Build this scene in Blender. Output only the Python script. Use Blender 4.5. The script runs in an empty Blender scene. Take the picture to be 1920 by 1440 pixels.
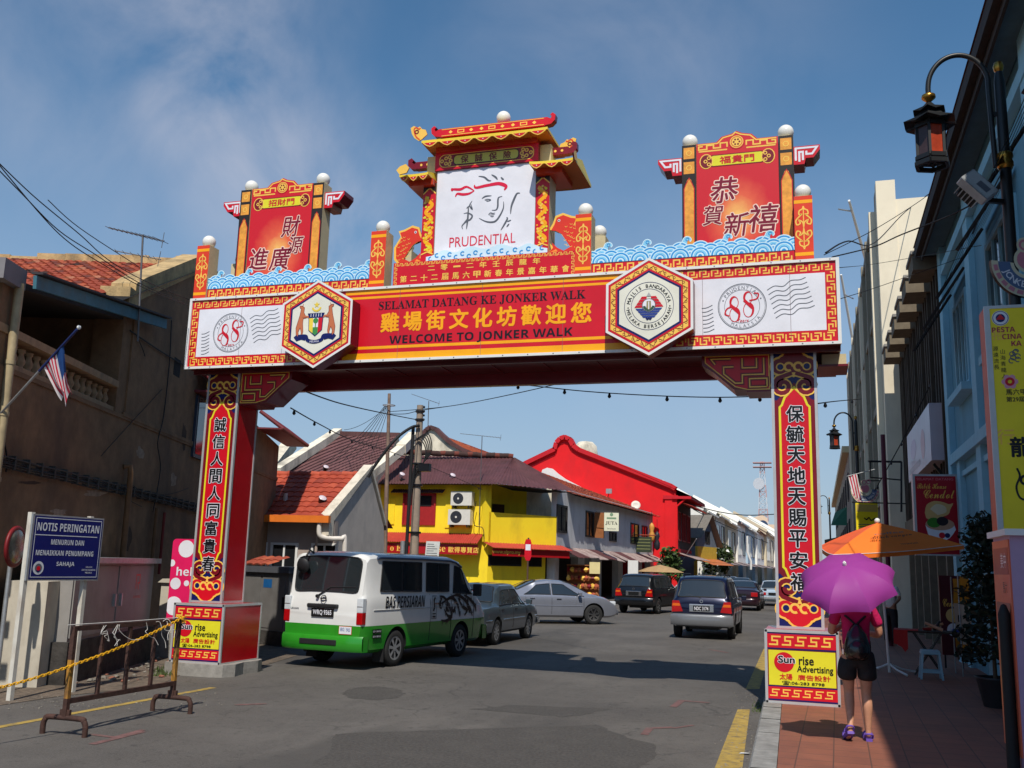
import bpy, bmesh, math, random
import numpy as np
from mathutils import Vector, Matrix
from mathutils.geometry import tessellate_polygon
random.seed(7)
rng = np.random.default_rng(7)
S = bpy.context.scene
COL = S.collection
R_ = math.radians
# ---------------------------------------------------------------- camera
EYE = 1.815
FPX = 1815.48                        # focal length in photo pixels (1920 wide)
CR = Vector((0.95453222, 0.29683396, 0.02752892))
CU = Vector((0.02882108, -0.18380285, 0.98254051))
CF = Vector((-0.29671129, 0.93707316, 0.18400081))
cam = bpy.data.cameras.new('camera')
cam.sensor_width = 36.0
cam.lens = 36.0 * FPX / 1920.0
cam.clip_start = 0.1
cam.clip_end = 5000
camo = bpy.data.objects.new('camera', cam)
COL.objects.link(camo)
camo.matrix_world = Matrix(((CR.x, CU.x, -CF.x, 0), (CR.y, CU.y, -CF.y, 0), (CR.z, CU.z, -CF.z, EYE), (0, 0, 0, 1)))
S.camera = camo
# ---------------------------------------------------------------- sky, sun, exposure
SUN = Vector((0.185, -0.75, 1.0)).normalized()
world = bpy.data.worlds.new('World')
S.world = world
world.use_nodes = True
wn = world.node_tree.nodes; wl = world.node_tree.links
bg = wn['Background']
sky = wn.new('ShaderNodeTexSky'); sky.sky_type = 'NISHITA'; sky.sun_disc = False
sky.sun_elevation = math.asin(SUN.z); sky.sun_rotation = math.atan2(SUN.x, SUN.y)
sky.altitude = 10; sky.air_density = 1.0; sky.dust_density = 0.25; sky.ozone_density = 3.2
geo = wn.new('ShaderNodeTexCoord')
mp = wn.new('ShaderNodeMapping'); mp.inputs['Scale'].default_value = (1.8, 1.8, 1.5)
mp.inputs['Rotation'].default_value = (0.2, 0.5, 0.3)
n1 = wn.new('ShaderNodeTexNoise'); n1.inputs['Scale'].default_value = 3.4; n1.inputs['Detail'].default_value = 11; n1.inputs['Roughness'].default_value = 0.55
n1.inputs['Distortion'].default_value = 0.35
wl.new(geo.outputs['Generated'], mp.inputs['Vector']); wl.new(mp.outputs['Vector'], n1.inputs['Vector'])
prev = None
for px_, py_, rad, amp in ((330, -60, .22, 1.0), (410, 150, .17, 1.05), (500, 290, .16, 1.0), (600, 420, .16, .95), (150, 130, .24, .45), (1180, 60, .30, .30), (1330, 560, .26, .35)):
 dn = wn.new('ShaderNodeVectorMath'); dn.operation = 'DISTANCE'; wl.new(geo.outputs['Generated'], dn.inputs[0])
 dn.inputs[1].default_value = (CF * FPX + CR * (px_ - 960) + CU * (720 - py_)).normalized()
 mr = wn.new('ShaderNodeMapRange'); mr.interpolation_type = 'SMOOTHSTEP'; mr.inputs['From Min'].default_value = 0.0; mr.inputs['From Max'].default_value = rad; mr.inputs['To Min'].default_value = amp; mr.inputs['To Max'].default_value = 0.0
 wl.new(dn.outputs['Value'], mr.inputs['Value'])
 if prev is None: prev = mr.outputs['Result']
 else: mxm = wn.new('ShaderNodeMath'); mxm.operation = 'MAXIMUM'; wl.new(prev, mxm.inputs[0]); wl.new(mr.outputs['Result'], mxm.inputs[1]); prev = mxm.outputs[0]
nr = wn.new('ShaderNodeMapRange'); nr.inputs['From Min'].default_value = 0.34; nr.inputs['From Max'].default_value = 0.72; nr.inputs['To Max'].default_value = 0.66
wl.new(n1.outputs['Fac'], nr.inputs['Value'])
rmp = wn.new('ShaderNodeMath'); rmp.operation = 'MULTIPLY'; wl.new(prev, rmp.inputs[0]); wl.new(nr.outputs['Result'], rmp.inputs[1])
hs = wn.new('ShaderNodeHueSaturation'); hs.inputs['Saturation'].default_value = 1.16; hs.inputs['Hue'].default_value = 0.492; hs.inputs['Value'].default_value = 1.0; wl.new(sky.outputs['Color'], hs.inputs['Color'])
hz = wn.new('ShaderNodeSeparateXYZ'); wl.new(geo.outputs['Generated'], hz.inputs[0])
hr = wn.new('ShaderNodeMapRange'); hr.interpolation_type = 'SMOOTHSTEP'; hr.inputs['From Min'].default_value = 0.0; hr.inputs['From Max'].default_value = 0.50; hr.inputs['To Min'].default_value = 0.80; hr.inputs['To Max'].default_value = 0.0; wl.new(hz.outputs['Z'], hr.inputs['Value'])
hm = wn.new('ShaderNodeMixRGB'); hm.inputs['Color2'].default_value = (2.9, 3.75, 5.0, 1); wl.new(hr.outputs['Result'], hm.inputs['Fac']); wl.new(hs.outputs['Color'], hm.inputs['Color1'])
mixc = wn.new('ShaderNodeMixRGB'); mixc.inputs['Color2'].default_value = (6.2, 6.0, 6.5, 1)
wl.new(rmp.outputs[0], mixc.inputs['Fac']); wl.new(hm.outputs['Color'], mixc.inputs['Color1'])
wl.new(mixc.outputs['Color'], bg.inputs['Color'])
bg.inputs['Strength'].default_value = 0.115
sl = bpy.data.lights.new('sun', 'SUN'); sl.energy = 4.3; sl.angle = R_(0.55); sl.color = (1.0, 0.94, 0.84)
so = bpy.data.objects.new('sun', sl); COL.objects.link(so)
so.location = (20, -60, 80)
so.rotation_euler = SUN.to_track_quat('Z', 'Y').to_euler()
S.view_settings.view_transform = 'Standard'
S.view_settings.look = 'None'
S.view_settings.gamma = 1.0
S.view_settings.exposure = 0.0
S.cycles.max_bounces = 6
S.cycles.transparent_max_bounces = 8
# ---------------------------------------------------------------- sight lines of the survey (photo pixel -> point in the place)
C0 = Vector((0, 0, EYE))
def ray(x, y): return CF * FPX + CR * (x - 960) + CU * (720 - y)
def GZ(x, y, z=0.0):
 d = ray(x, y); return C0 + d * ((z - EYE) / d.z)
def PY(x, y, Y):
 d = ray(x, y); return C0 + d * (Y / d.y)
def PX(x, y, X):
 d = ray(x, y); return C0 + d * (X / d.x)
_fh = Vector((CF.x, CF.y, 0)).normalized()
def DP(x, y, D):
 d = ray(x, y); return C0 + d * (D / d.dot(_fh))
def PL(x, y, p0, ang):
 a = R_(ang); n = Vector((math.cos(a), math.sin(a), 0))
 d = ray(x, y); return C0 + d * (n.dot(Vector((p0[0], p0[1], 0))) / n.dot(d))
# ---------------------------------------------------------------- materials
def lin(c):
 return tuple(((v / 255.0) / 12.92 if v / 255.0 <= 0.04045 else ((v / 255.0 + 0.055) / 1.055) ** 2.4) for v in c)
MATS = {}
def M(key, rgb=None, rough=0.6, var=0.12, scale=5.0, bump=0.0, metal=0.0, spec=0.4, dirt=None, dscale=0.7, damt=0.5, coat=0.0, bscale=None, emit=0):
 if key in MATS: return MATS[key]
 m = bpy.data.materials.new(key); m.use_nodes = True
 nt = m.node_tree; N = nt.nodes; L = nt.links
 b = N['Principled BSDF']
 b.inputs['Roughness'].default_value = rough
 b.inputs['Metallic'].default_value = metal
 b.inputs['Specular IOR Level'].default_value = spec
 if coat: b.inputs['Coat Weight'].default_value = coat; b.inputs['Coat Roughness'].default_value = 0.05
 tc = N.new('ShaderNodeTexCoord')
 nz = N.new('ShaderNodeTexNoise'); nz.inputs['Scale'].default_value = scale; nz.inputs['Detail'].default_value = 6; nz.inputs['Roughness'].default_value = 0.6
 L.new(tc.outputs['Object'], nz.inputs['Vector'])
 cr = N.new('ShaderNodeMixRGB')
 cr.inputs['Color1'].default_value = tuple(max(0, v * (1 - var)) for v in rgb) + (1,)
 cr.inputs['Color2'].default_value = tuple(min(1, v * (1 + var)) for v in rgb) + (1,)
 st = N.new('ShaderNodeMapRange'); st.inputs['From Min'].default_value = 0.32; st.inputs['From Max'].default_value = 0.68
 L.new(nz.outputs['Fac'], st.inputs['Value']); L.new(st.outputs['Result'], cr.inputs['Fac'])
 out = cr.outputs['Color']
 if dirt is not None:
  n2 = N.new('ShaderNodeTexNoise'); n2.inputs['Scale'].default_value = dscale; n2.inputs['Detail'].default_value = 8; n2.inputs['Roughness'].default_value = 0.65
  mp2 = N.new('ShaderNodeMapping'); mp2.inputs['Scale'].default_value = (1, 1, 0.45)
  L.new(tc.outputs['Object'], mp2.inputs['Vector']); L.new(mp2.outputs['Vector'], n2.inputs['Vector'])
  s2 = N.new('ShaderNodeMapRange'); s2.inputs['From Min'].default_value = 0.48; s2.inputs['From Max'].default_value = 0.72; s2.inputs['To Max'].default_value = damt
  L.new(n2.outputs['Fac'], s2.inputs['Value'])
  c2 = N.new('ShaderNodeMixRGB'); c2.inputs['Color2'].default_value = tuple(dirt) + (1,)
  L.new(s2.outputs['Result'], c2.inputs['Fac']); L.new(out, c2.inputs['Color1'])
  out = c2.outputs['Color']
 L.new(out, b.inputs['Base Color'])
 if bump:
  nb = N.new('ShaderNodeTexNoise'); nb.inputs['Scale'].default_value = bscale or scale * 4; nb.inputs['Detail'].default_value = 5
  L.new(tc.outputs['Object'], nb.inputs['Vector'])
  bp = N.new('ShaderNodeBump'); bp.inputs['Strength'].default_value = bump; bp.inputs['Distance'].default_value = 0.02
  L.new(nb.outputs['Fac'], bp.inputs['Height']); L.new(bp.outputs['Normal'], b.inputs['Normal'])
 MATS[key] = m
 return m
def MS(key, srgb=None, **k):
 if key in MATS: return MATS[key]
 return M(key, lin(srgb), **k)
def P(key, srgb, rough=0.35, **k):           # printed vinyl colour
 k.setdefault('var', 0.07); k.setdefault('scale', 2.0); k.setdefault('bump', 0.22); k.setdefault('bscale', 3.0)
 return MS(key, srgb, rough=rough, **k)
# ---------------------------------------------------------------- mesh builder
class Fr:
 """a flat drawing frame: origin, right, up; normal faces the viewer of the face"""
 def __init__(s, o, u=(1, 0, 0), v=(0, 0, 1)):
  s.o = Vector(o); s.u = Vector(u).normalized(); s.v = Vector(v).normalized(); s.n = s.u.cross(s.v)
 def p(s, a, b, c=0.0): return s.o + s.u * a + s.v * b + s.n * c
 def sub(s, a, b, c=0.0): return Fr(s.p(a, b, c), s.u, s.v)
_tcache = {}
def text_geo(body, bold=0.0, shear=0.0, font_space=1.0):
 k = (body, bold, shear, font_space)
 if k in _tcache: return _tcache[k]
 cu = bpy.data.curves.new('t', 'FONT'); cu.body = body; cu.size = 1.0; cu.offset = bold; cu.shear = shear; cu.space_character = font_space
 cu.resolution_u = 3
 o = bpy.data.objects.new('t', cu); COL.objects.link(o)
 dg = bpy.context.evaluated_depsgraph_get()
 me = bpy.data.meshes.new_from_object(o.evaluated_get(dg))
 vs = [tuple(v.co[:2]) for v in me.vertices]; fs = [tuple(p.vertices) for p in me.polygons]
 bpy.data.objects.remove(o); bpy.data.curves.remove(cu); bpy.data.meshes.remove(me)
 if vs:
  a = np.array(vs); bb = (a[:, 0].min(), a[:, 1].min(), a[:, 0].max(), a[:, 1].max())
 else: bb = (0, 0, 1, 1)
 _tcache[k] = (vs, fs, bb)
 return _tcache[k]
def _mp(t, up, lo): return ''.join(chr(up + ord(c) - 65) if 'A' <= c <= 'Z' else chr(lo + ord(c) - 97) if 'a' <= c <= 'z' else c for c in t)
def SERIF(t): return _mp(t, 0x1D400, 0x1D41A)
def SANSB(t): return _mp(t, 0x1D5D4, 0x1D5EE)
def SCRIPT(t): return _mp(t, 0x1D4D0, 0x1D4EA)
class MB:
 def __init__(s): s.u = 0; s.v = []; s.f = []; s.mi = []; s.mats = []; s.sm = []; s._last = {}
 def mid(s, m):
  if m not in s.mats: s.mats.append(m)
  return s.mats.index(m)
 def add(s, vs, fs, m, smooth=False):
  o = len(s.v); s.v.extend([tuple(x) for x in vs]); i = s.mid(m)
  for f in fs: s.f.append(tuple(o + k for k in f)); s.mi.append(i); s.sm.append(smooth)
  return s
 def mic(s): s.u = (s.u + 1) % 40; return s.u * 2e-5
 def quad(s, a, b, c, d, m): return s.add([a, b, c, d], [(0, 1, 2, 3)], m)
 def box(s, lo, hi, m, fr=None):
  x0, y0, z0 = lo; x1, y1, z1 = hi
  vs = [(x0, y0, z0), (x1, y0, z0), (x1, y1, z0), (x0, y1, z0), (x0, y0, z1), (x1, y0, z1), (x1, y1, z1), (x0, y1, z1)]
  if fr is not None: vs = [fr(*q) for q in vs]
  return s.add(vs, [(3, 2, 1, 0), (4, 5, 6, 7), (0, 1, 5, 4), (1, 2, 6, 5), (2, 3, 7, 6), (3, 0, 4, 7)], m)
 def fbox(s, fr, a0, a1, b0, b1, c0, c1, m):    # box in a drawing frame
  return s.box((a0, b0, c0), (a1, b1, c1), m, fr=lambda x, y, z: fr.p(x, y, z))
 def bar(s, p, q, w, h, m, up=(0, 0, 1)):      # square bar between two points
  p = Vector(p); q = Vector(q); d = (q - p); L = d.length; d.normalize(); u = Vector(up)
  if abs(d.dot(u)) > 0.98: u = Vector((1, 0, 0))
  r = d.cross(u).normalized(); u = r.cross(d)
  vs = []
  for t in (p, q):
   for a, b in ((-1, -1), (1, -1), (1, 1), (-1, 1)): vs.append(t + r * (a * w / 2) + u * (b * h / 2))
  return s.add(vs, [(0, 1, 2, 3), (7, 6, 5, 4), (0, 4, 5, 1), (1, 5, 6, 2), (2, 6, 7, 3), (3, 7, 4, 0)], m)
 def tube(s, pts, r, m, n=8, caps=True, closed=False):
  pts = [Vector(p) for p in pts]; rr = r if isinstance(r, (list, tuple)) else [r] * len(pts)
  N = len(pts); vs = []; prev = None
  for i, p in enumerate(pts):
   if closed: d = pts[(i + 1) % N] - pts[i - 1]
   else: d = pts[min(i + 1, N - 1)] - pts[max(i - 1, 0)]
   d.normalize()
   if prev is None:
    a = Vector((0, 0, 1)) if abs(d.z) < 0.9 else Vector((1, 0, 0))
    u = d.cross(a).normalized()
   else: u = (prev - d * prev.dot(d)).normalized()
   prev = u; w = d.cross(u)
   for k in range(n):
    t = 2 * math.pi * k / n; vs.append(p + (u * math.cos(t) + w * math.sin(t)) * rr[i])
  fs = []
  for i in range(N if closed else N - 1):
   j = (i + 1) % N
   for k in range(n): fs.append((i * n + k, i * n + (k + 1) % n, j * n + (k + 1) % n, j * n + k))
  s.add(vs, fs, m, True)
  if caps and not closed: s.add(vs[:n], [tuple(range(n))[::-1]], m); s.add(vs[-n:], [tuple(range(n))], m)
  return s
 def lathe(s, prof, c, m, n=20, axis=(0, 0, 1), smooth=True, caps=True):
  ax = Vector(axis).normalized(); a = Vector((1, 0, 0)) if abs(ax.x) < 0.9 else Vector((0, 1, 0))
  u = ax.cross(a).normalized(); w = ax.cross(u); c = Vector(c)
  vs = []; fs = []
  for r, h in prof:
   for k in range(n):
    t = 2 * math.pi * k / n; vs.append(c + ax * h + (u * math.cos(t) + w * math.sin(t)) * r)
  for i in range(len(prof) - 1):
   for k in range(n): fs.append((i * n + k, i * n + (k + 1) % n, (i + 1) * n + (k + 1) % n, (i + 1) * n + k))
  s.add(vs, fs, m, smooth)
  if not caps: return s
  if prof[0][0] > 1e-4: s.add(vs[:n], [tuple(range(n))[::-1]], m)
  if prof[-1][0] > 1e-4: s.add(vs[-n:], [tuple(range(n))], m)
  return s
 def ball(s, c, r, m, n=20):
  return s.lathe([(max(1e-5, r * math.sin(math.pi * i / 14)), -r * math.cos(math.pi * i / 14)) for i in range(15)], c, m, n)
 def ico(s, c, r, m, jit=0.25, sc=(1, 1, 1)):
  t = (1 + 5 ** .5) / 2
  V = [(-1, t, 0), (1, t, 0), (-1, -t, 0), (1, -t, 0), (0, -1, t), (0, 1, t), (0, -1, -t), (0, 1, -t), (t, 0, -1), (t, 0, 1), (-t, 0, -1), (-t, 0, 1)]
  F = [(0, 11, 5), (0, 5, 1), (0, 1, 7), (0, 7, 10), (0, 10, 11), (1, 5, 9), (5, 11, 4), (11, 10, 2), (10, 7, 6), (7, 1, 8), (3, 9, 4), (3, 4, 2), (3, 2, 6), (3, 6, 8), (3, 8, 9), (4, 9, 5), (2, 4, 11), (6, 2, 10), (8, 6, 7), (9, 8, 1)]
  vs = []
  for q in V:
   k = r / 1.9 * (1 + random.uniform(-jit, jit)); vs.append((c[0] + q[0] * k * sc[0], c[1] + q[1] * k * sc[1], c[2] + q[2] * k * sc[2]))
  return s.add(vs, F, m)
 # ---- flat artwork on a frame
 def fill(s, fr, pts, off, m):
  off += s.mic()
  if len(pts) == 4 or len(pts) == 3: return s.add([fr.p(a, b, off) for a, b in pts], [tuple(range(len(pts)))], m)
  tri = tessellate_polygon([[Vector((a, b, 0)) for a, b in pts]])
  vs = [fr.p(a, b, off) for a, b in pts]
  ar = sum(pts[i][0] * pts[(i + 1) % len(pts)][1] - pts[(i + 1) % len(pts)][0] * pts[i][1] for i in range(len(pts)))
  fs = []
  for t in tri:
   a, b, c = (pts[k] for k in t)
   w = (b[0] - a[0]) * (c[1] - a[1]) - (c[0] - a[0]) * (b[1] - a[1])
   fs.append(tuple(t) if w > 0 else tuple(t)[::-1])
  return s.add(vs, fs, m)
 def rect(s, fr, a0, a1, b0, b1, off, m): return s.fill(fr, [(a0, b0), (a1, b0), (a1, b1), (a0, b1)], off, m)
 def rrect(s, fr, a0, a1, b0, b1, r, off, m): return s.fill(fr, rrpts(a0, a1, b0, b1, r), off, m)
 def disc(s, fr, c, r, off, m, n=24, ry=None):
  ry = ry or r
  return s.fill(fr, [(c[0] + r * math.cos(2 * math.pi * k / n), c[1] + ry * math.sin(2 * math.pi * k / n)) for k in range(n)], off, m)
 def ring(s, fr, c, r0, r1, off, m, a0=0.0, a1=360.0, n=28):
  off += s.mic()
  vs = []; fs = []
  for k in range(n + 1):
   t = R_(a0 + (a1 - a0) * k / n)
   for r in (r0, r1): vs.append(fr.p(c[0] + r * math.cos(t), c[1] + r * math.sin(t), off))
  for k in range(n): fs.append((2 * k, 2 * k + 1, 2 * k + 3, 2 * k + 2))
  return s.add(vs, fs, m)
 def stroke(s, fr, pts, w, off, m, closed=False):
  off += s.mic()
  n = len(pts); ws = w if isinstance(w, (list, tuple)) else [w] * n
  P2 = [Vector((a, b)) for a, b in pts]; vs = []
  for i in range(n):
   if closed: pa, pb = P2[i - 1], P2[(i + 1) % n]
   else: pa, pb = P2[max(i - 1, 0)], P2[min(i + 1, n - 1)]
   d1 = (P2[i] - pa); d2 = (pb - P2[i])
   if d1.length < 1e-7: d1 = d2
   if d2.length < 1e-7: d2 = d1
   d1 = d1.normalized(); d2 = d2.normalized()
   n1 = Vector((-d1.y, d1.x)); n2 = Vector((-d2.y, d2.x)); nn = n1 + n2
   if nn.length < 1e-4: nn = n1
   nn.normalize(); k = min(2.0, 1 / max(0.4, nn.dot(n1)))
   for sg in (-1, 1):
    q = P2[i] + nn * (sg * ws[i] * 0.5 * k); vs.append(fr.p(q.x, q.y, off))
  fs = [(2 * i, 2 * ((i + 1) % n), 2 * ((i + 1) % n) + 1, 2 * i + 1) for i in range(n if closed else n - 1)]
  return s.add(vs, fs, m)
 def text(s, fr, body, a, b, h, off, m, w=None, bold=0.0, shear=0.0, align='C', rot=0.0, rim=None, rimw=0.06, space=1.0):
  """glyphs scaled so their bounding box is h high (and w wide if given); (a, b) = centre (or left centre)"""
  vs, fs, bb = text_geo(body, 0.0, shear, space)
  if not vs: return s
  sy = h / (bb[3] - bb[1]); sx = sy if w is None else w / (bb[2] - bb[0])
  cx = (bb[0] + bb[2]) / 2 if align == 'C' else bb[0]; cy = (bb[1] + bb[3]) / 2
  c, q = math.cos(rot), math.sin(rot); k = 0
  jobs = []
  if rim: jobs += [(rim, bold + rimw, 12)]
  jobs += [(m, bold, 6 if bold else 1)]
  for mm, rad, n in jobs:
   base = off - (0.0015 if mm is rim and rim else 0)
   for i in range(n):
    ox = rad * math.cos(2 * math.pi * i / n) if rad else 0; oy = rad * math.sin(2 * math.pi * i / n) if rad else 0
    k += 1; out = []
    for x, y in vs:
     X = (x + ox - cx) * sx; Y = (y + oy - cy) * sy
     out.append(fr.p(a + X * c - Y * q, b + X * q + Y * c, base + k * 2e-5))
    s.add(out, fs, mm)
  return s
 def prism(s, fr, pts, c0, c1, mf, ms=None):    # polygon pushed from c0 to c1 along the frame normal
  ms = ms or mf
  ar = sum(pts[i][0] * pts[(i + 1) % len(pts)][1] - pts[(i + 1) % len(pts)][0] * pts[i][1] for i in range(len(pts)))
  if ar < 0: pts = pts[::-1]
  s.fill(fr, pts, c1, mf)
  bk = Fr(fr.p(0, 0, c0), -fr.u, fr.v); s.fill(bk, [(-a, b) for a, b in pts][::-1], 0, ms)
  n = len(pts)
  vs = [fr.p(a, b, c) for a, b in pts for c in (c0, c1)]
  s.add(vs, [(2 * i, 2 * ((i + 1) % n), 2 * ((i + 1) % n) + 1, 2 * i + 1) for i in range(n)], ms)
  return s
 def build(s, name, parent=None, loc=None, local=False, bevel=0.0, smooth_angle=None, kind=None):
  off = Vector((0, 0, 0))
  if not local:
   if parent is not None: off = wloc(parent)
   elif loc is not None: off = Vector(loc)
  me = bpy.data.meshes.new(name)
  a = [(x[0] - off.x, x[1] - off.y, x[2] - off.z) for x in s.v]
  me.from_pydata(a, [], s.f)
  for m in s.mats: me.materials.append(m)
  me.polygons.foreach_set('material_index', s.mi)
  me.polygons.foreach_set('use_smooth', s.sm)
  me.update()
  if smooth_angle:
   bm = bmesh.new(); bm.from_mesh(me); bmesh.ops.remove_doubles(bm, verts=bm.verts, dist=1e-5); bm.to_mesh(me); bm.free()
   me.polygons.foreach_set('use_smooth', [True] * len(me.polygons)); me.set_sharp_from_angle(angle=R_(smooth_angle))
  o = bpy.data.objects.new(name, me); COL.objects.link(o)
  if parent is not None: o.parent = parent
  elif loc is not None: o.location = loc
  if bevel:
   md = o.modifiers.new('bevel', 'BEVEL'); md.width = bevel; md.segments = 2; md.limit_method = 'ANGLE'; md.angle_limit = R_(40)
  if kind: o['kind'] = kind
  return o
def wloc(o):
 p = Vector(o.location)
 while o.parent is not None: o = o.parent; p = p + Vector(o.location)
 return p
def rrpts(a0, a1, b0, b1, r, n=5):
 pts = []
 for cx, cy, t0 in ((a1 - r, b0 + r, -90), (a1 - r, b1 - r, 0), (a0 + r, b1 - r, 90), (a0 + r, b0 + r, 180)):
  for k in range(n + 1):
   t = R_(t0 + 90 * k / n); pts.append((cx + r * math.cos(t), cy + r * math.sin(t)))
 return pts
def tag(o, label, cat, group=None):
 o['label'] = label; o['category'] = cat
 if group: o['group'] = group
 return o
def thing(name, label, cat, loc=(0, 0, 0), rz=0.0, group=None):
 o = bpy.data.objects.new(name, None); o.empty_display_size = 0.3; COL.objects.link(o)
 o.location = loc; o.rotation_euler = (0, 0, rz)
 return tag(o, label, cat, group)
def dup(root, loc, rz, label, group=None):
 def cp(o, par):
  c = o.copy(); COL.objects.link(c)
  if par is not None: c.parent = par
  for ch in o.children: cp(ch, c)
  return c
 r = cp(root, None); r.location = loc; r.rotation_euler = (0, 0, rz); r['label'] = label
 if group: r['group'] = group
 return r
def sag(p, q, dip, n=14):
 p = Vector(p); q = Vector(q)
 return [p.lerp(q, i / n) - Vector((0, 0, dip * 4 * (i / n) * (1 - i / n))) for i in range(n + 1)]
def smooth_path(pts, n=6):
 pts = [Vector(p) for p in pts]; out = []
 for i in range(len(pts) - 1):
  p0 = pts[max(i - 1, 0)]; p1 = pts[i]; p2 = pts[i + 1]; p3 = pts[min(i + 2, len(pts) - 1)]
  for k in range(n):
   t = k / n
   out.append(0.5 * ((2 * p1) + (p2 - p0) * t + (2 * p0 - 5 * p1 + 4 * p2 - p3) * t * t + (3 * p1 - p0 - 3 * p2 + p3) * t ** 3))
 out.append(pts[-1]); return out
def sp2(pts, n=6): return [(p.x, p.y) for p in smooth_path([(a, b, 0) for a, b in pts], n)]
WHITE = MS('white_paint', (225, 225, 222), rough=0.5, var=0.04)
BLACK = M('black_paint', (0.012, 0.012, 0.014), rough=0.35, var=0.2)
DARK = M('dark_void', (0.006, 0.006, 0.007), rough=0.9, var=0.3)
RUBBER = M('rubber', (0.02, 0.02, 0.02), rough=0.85, var=0.2)
GLASS = M('dark_glass', (0.012, 0.014, 0.017), rough=0.06, var=0.1, spec=0.7)
CHROME = M('chrome', (0.75, 0.75, 0.76), rough=0.18, metal=1.0, var=0.05)
STEEL = M('galvanised_steel', (0.42, 0.43, 0.44), rough=0.45, metal=0.6, var=0.15, scale=12)
ALU = M('aluminium_trim', (0.55, 0.55, 0.55), rough=0.4, metal=0.4, var=0.08)
CONC = M('concrete', (0.30, 0.28, 0.25), rough=0.9, var=0.18, scale=8, bump=0.3, dirt=(0.12, 0.11, 0.09), dscale=2)
CABLE = M('cable_black', (0.012, 0.012, 0.013), rough=0.7)
RED = P('print_red', (205, 18, 38))
MAROON = P('print_maroon', (120, 16, 32))
GOLD = P('print_gold', (246, 196, 86))
ORANGE = P('print_orange', (250, 170, 10))
YELLOW = P('print_yellow', (225, 215, 45))
NAVY = P('print_navy', (16, 24, 92))
INK = P('print_ink', (20, 18, 22))
PWHITE = P('print_white', (228, 228, 235))
PGREY = P('print_grey', (92, 96, 104))
# ================================================================ GROUND
def asphalt():
 m = bpy.data.materials.new('asphalt'); m.use_nodes = True
 N = m.node_tree.nodes; L = m.node_tree.links; b = N['Principled BSDF']; b.inputs['Roughness'].default_value = 0.82; b.inputs['Specular IOR Level'].default_value = 0.35
 tc = N.new('ShaderNodeTexCoord')
 def noise(sc, det=6, ro=0.6, mpv=None):
  n = N.new('ShaderNodeTexNoise'); n.inputs['Scale'].default_value = sc; n.inputs['Detail'].default_value = det; n.inputs['Roughness'].default_value = ro
  if mpv:
   mm = N.new('ShaderNodeMapping'); mm.inputs['Scale'].default_value = mpv; L.new(tc.outputs['Object'], mm.inputs['Vector']); L.new(mm.outputs['Vector'], n.inputs['Vector'])
  else: L.new(tc.outputs['Object'], n.inputs['Vector'])
  return n.outputs['Fac']
 def rng_(sock, a, b_, c, d):
  n = N.new('ShaderNodeMapRange'); n.inputs['From Min'].default_value = a; n.inputs['From Max'].default_value = b_; n.inputs['To Min'].default_value = c; n.inputs['To Max'].default_value = d
  L.new(sock, n.inputs['Value']); return n.outputs['Result']
 def mix(f, c1, c2, t='MIX'):
  n = N.new('ShaderNodeMixRGB'); n.blend_type = t
  for sock, v in ((n.inputs['Fac'], f), (n.inputs['Color1'], c1), (n.inputs['Color2'], c2)):
   if isinstance(v, (tuple, float, int)): sock.default_value = v
   else: L.new(v, sock)
  return n.outputs['Color']
 base = mix(rng_(noise(0.35, 8, 0.62), 0.36, 0.66, 0, 1), (0.066, 0.058, 0.051, 1), (0.130, 0.117, 0.103, 1))
 base = mix(rng_(noise(1.6, 8, 0.7, (1, 0.4, 1)), 0.52, 0.72, 0, 0.6), base, (0.045, 0.04, 0.036, 1))
 base = mix(rng_(noise(38, 4, 0.8), 0.4, 0.68, 0, 0.7), base, (0.15, 0.138, 0.125, 1))
 base = mix(rng_(noise(110, 2, 0.5), 0.60, 0.66, 0, 0.5), base, (0.20, 0.19, 0.18, 1))
 base = mix(rng_(noise(7, 6, 0.75), 0.55, 0.66, 0, 0.55), base, (0.03, 0.027, 0.025, 1))
 base = mix(rng_(noise(0.22, 3, 0.5, (1.6, .35, 1)), 0.56, 0.60, 0, 0.5), base, (0.05, 0.046, 0.042, 1))
 vo = N.new('ShaderNodeTexVoronoi'); vo.feature = 'DISTANCE_TO_EDGE'; vo.inputs['Scale'].default_value = 0.55
 wv = N.new('ShaderNodeVectorMath'); wv.operation = 'ADD'
 nn = N.new('ShaderNodeTexNoise'); nn.inputs['Scale'].default_value = 1.5; nn.inputs['Detail'].default_value = 6; L.new(tc.outputs['Object'], nn.inputs['Vector'])
 L.new(tc.outputs['Object'], wv.inputs[0]); L.new(nn.outputs['Color'], wv.inputs[1]); L.new(wv.outputs[0], vo.inputs['Vector'])
 crack = N.new('ShaderNodeMath'); crack.operation = 'MULTIPLY'
 L.new(rng_(vo.outputs['Distance'], 0.0, 0.016, 1, 0), crack.inputs[0]); L.new(rng_(noise(0.5, 3), 0.48, 0.58, 0, 0.45), crack.inputs[1])
 base = mix(crack.outputs[0], base, (0.018, 0.017, 0.016, 1))
 L.new(base, b.inputs['Base Color'])
 bp = N.new('ShaderNodeBump'); bp.inputs['Strength'].default_value = 0.5; bp.inputs['Distance'].default_value = 0.012
 L.new(noise(85, 4, 0.7), bp.inputs['Height']); L.new(bp.outputs['Normal'], b.inputs['Normal'])
 return m
ASPH = asphalt()
g = MB(); g.quad((-900, -300, -0.03), (900, -300, -0.03), (900, 1500, -0.03), (-900, 1500, -0.03), M('far_ground', (0.10, 0.095, 0.085), rough=0.95, scale=0.3))
g.build('ground', kind='structure')
def kx(y): return -0.65 - 0.025 * (y - 9.9)           # kerb line
r = MB()
ys = [-20, 0, 5, 10, 15, 20, 30, 50, 80, 140, 260]
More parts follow.
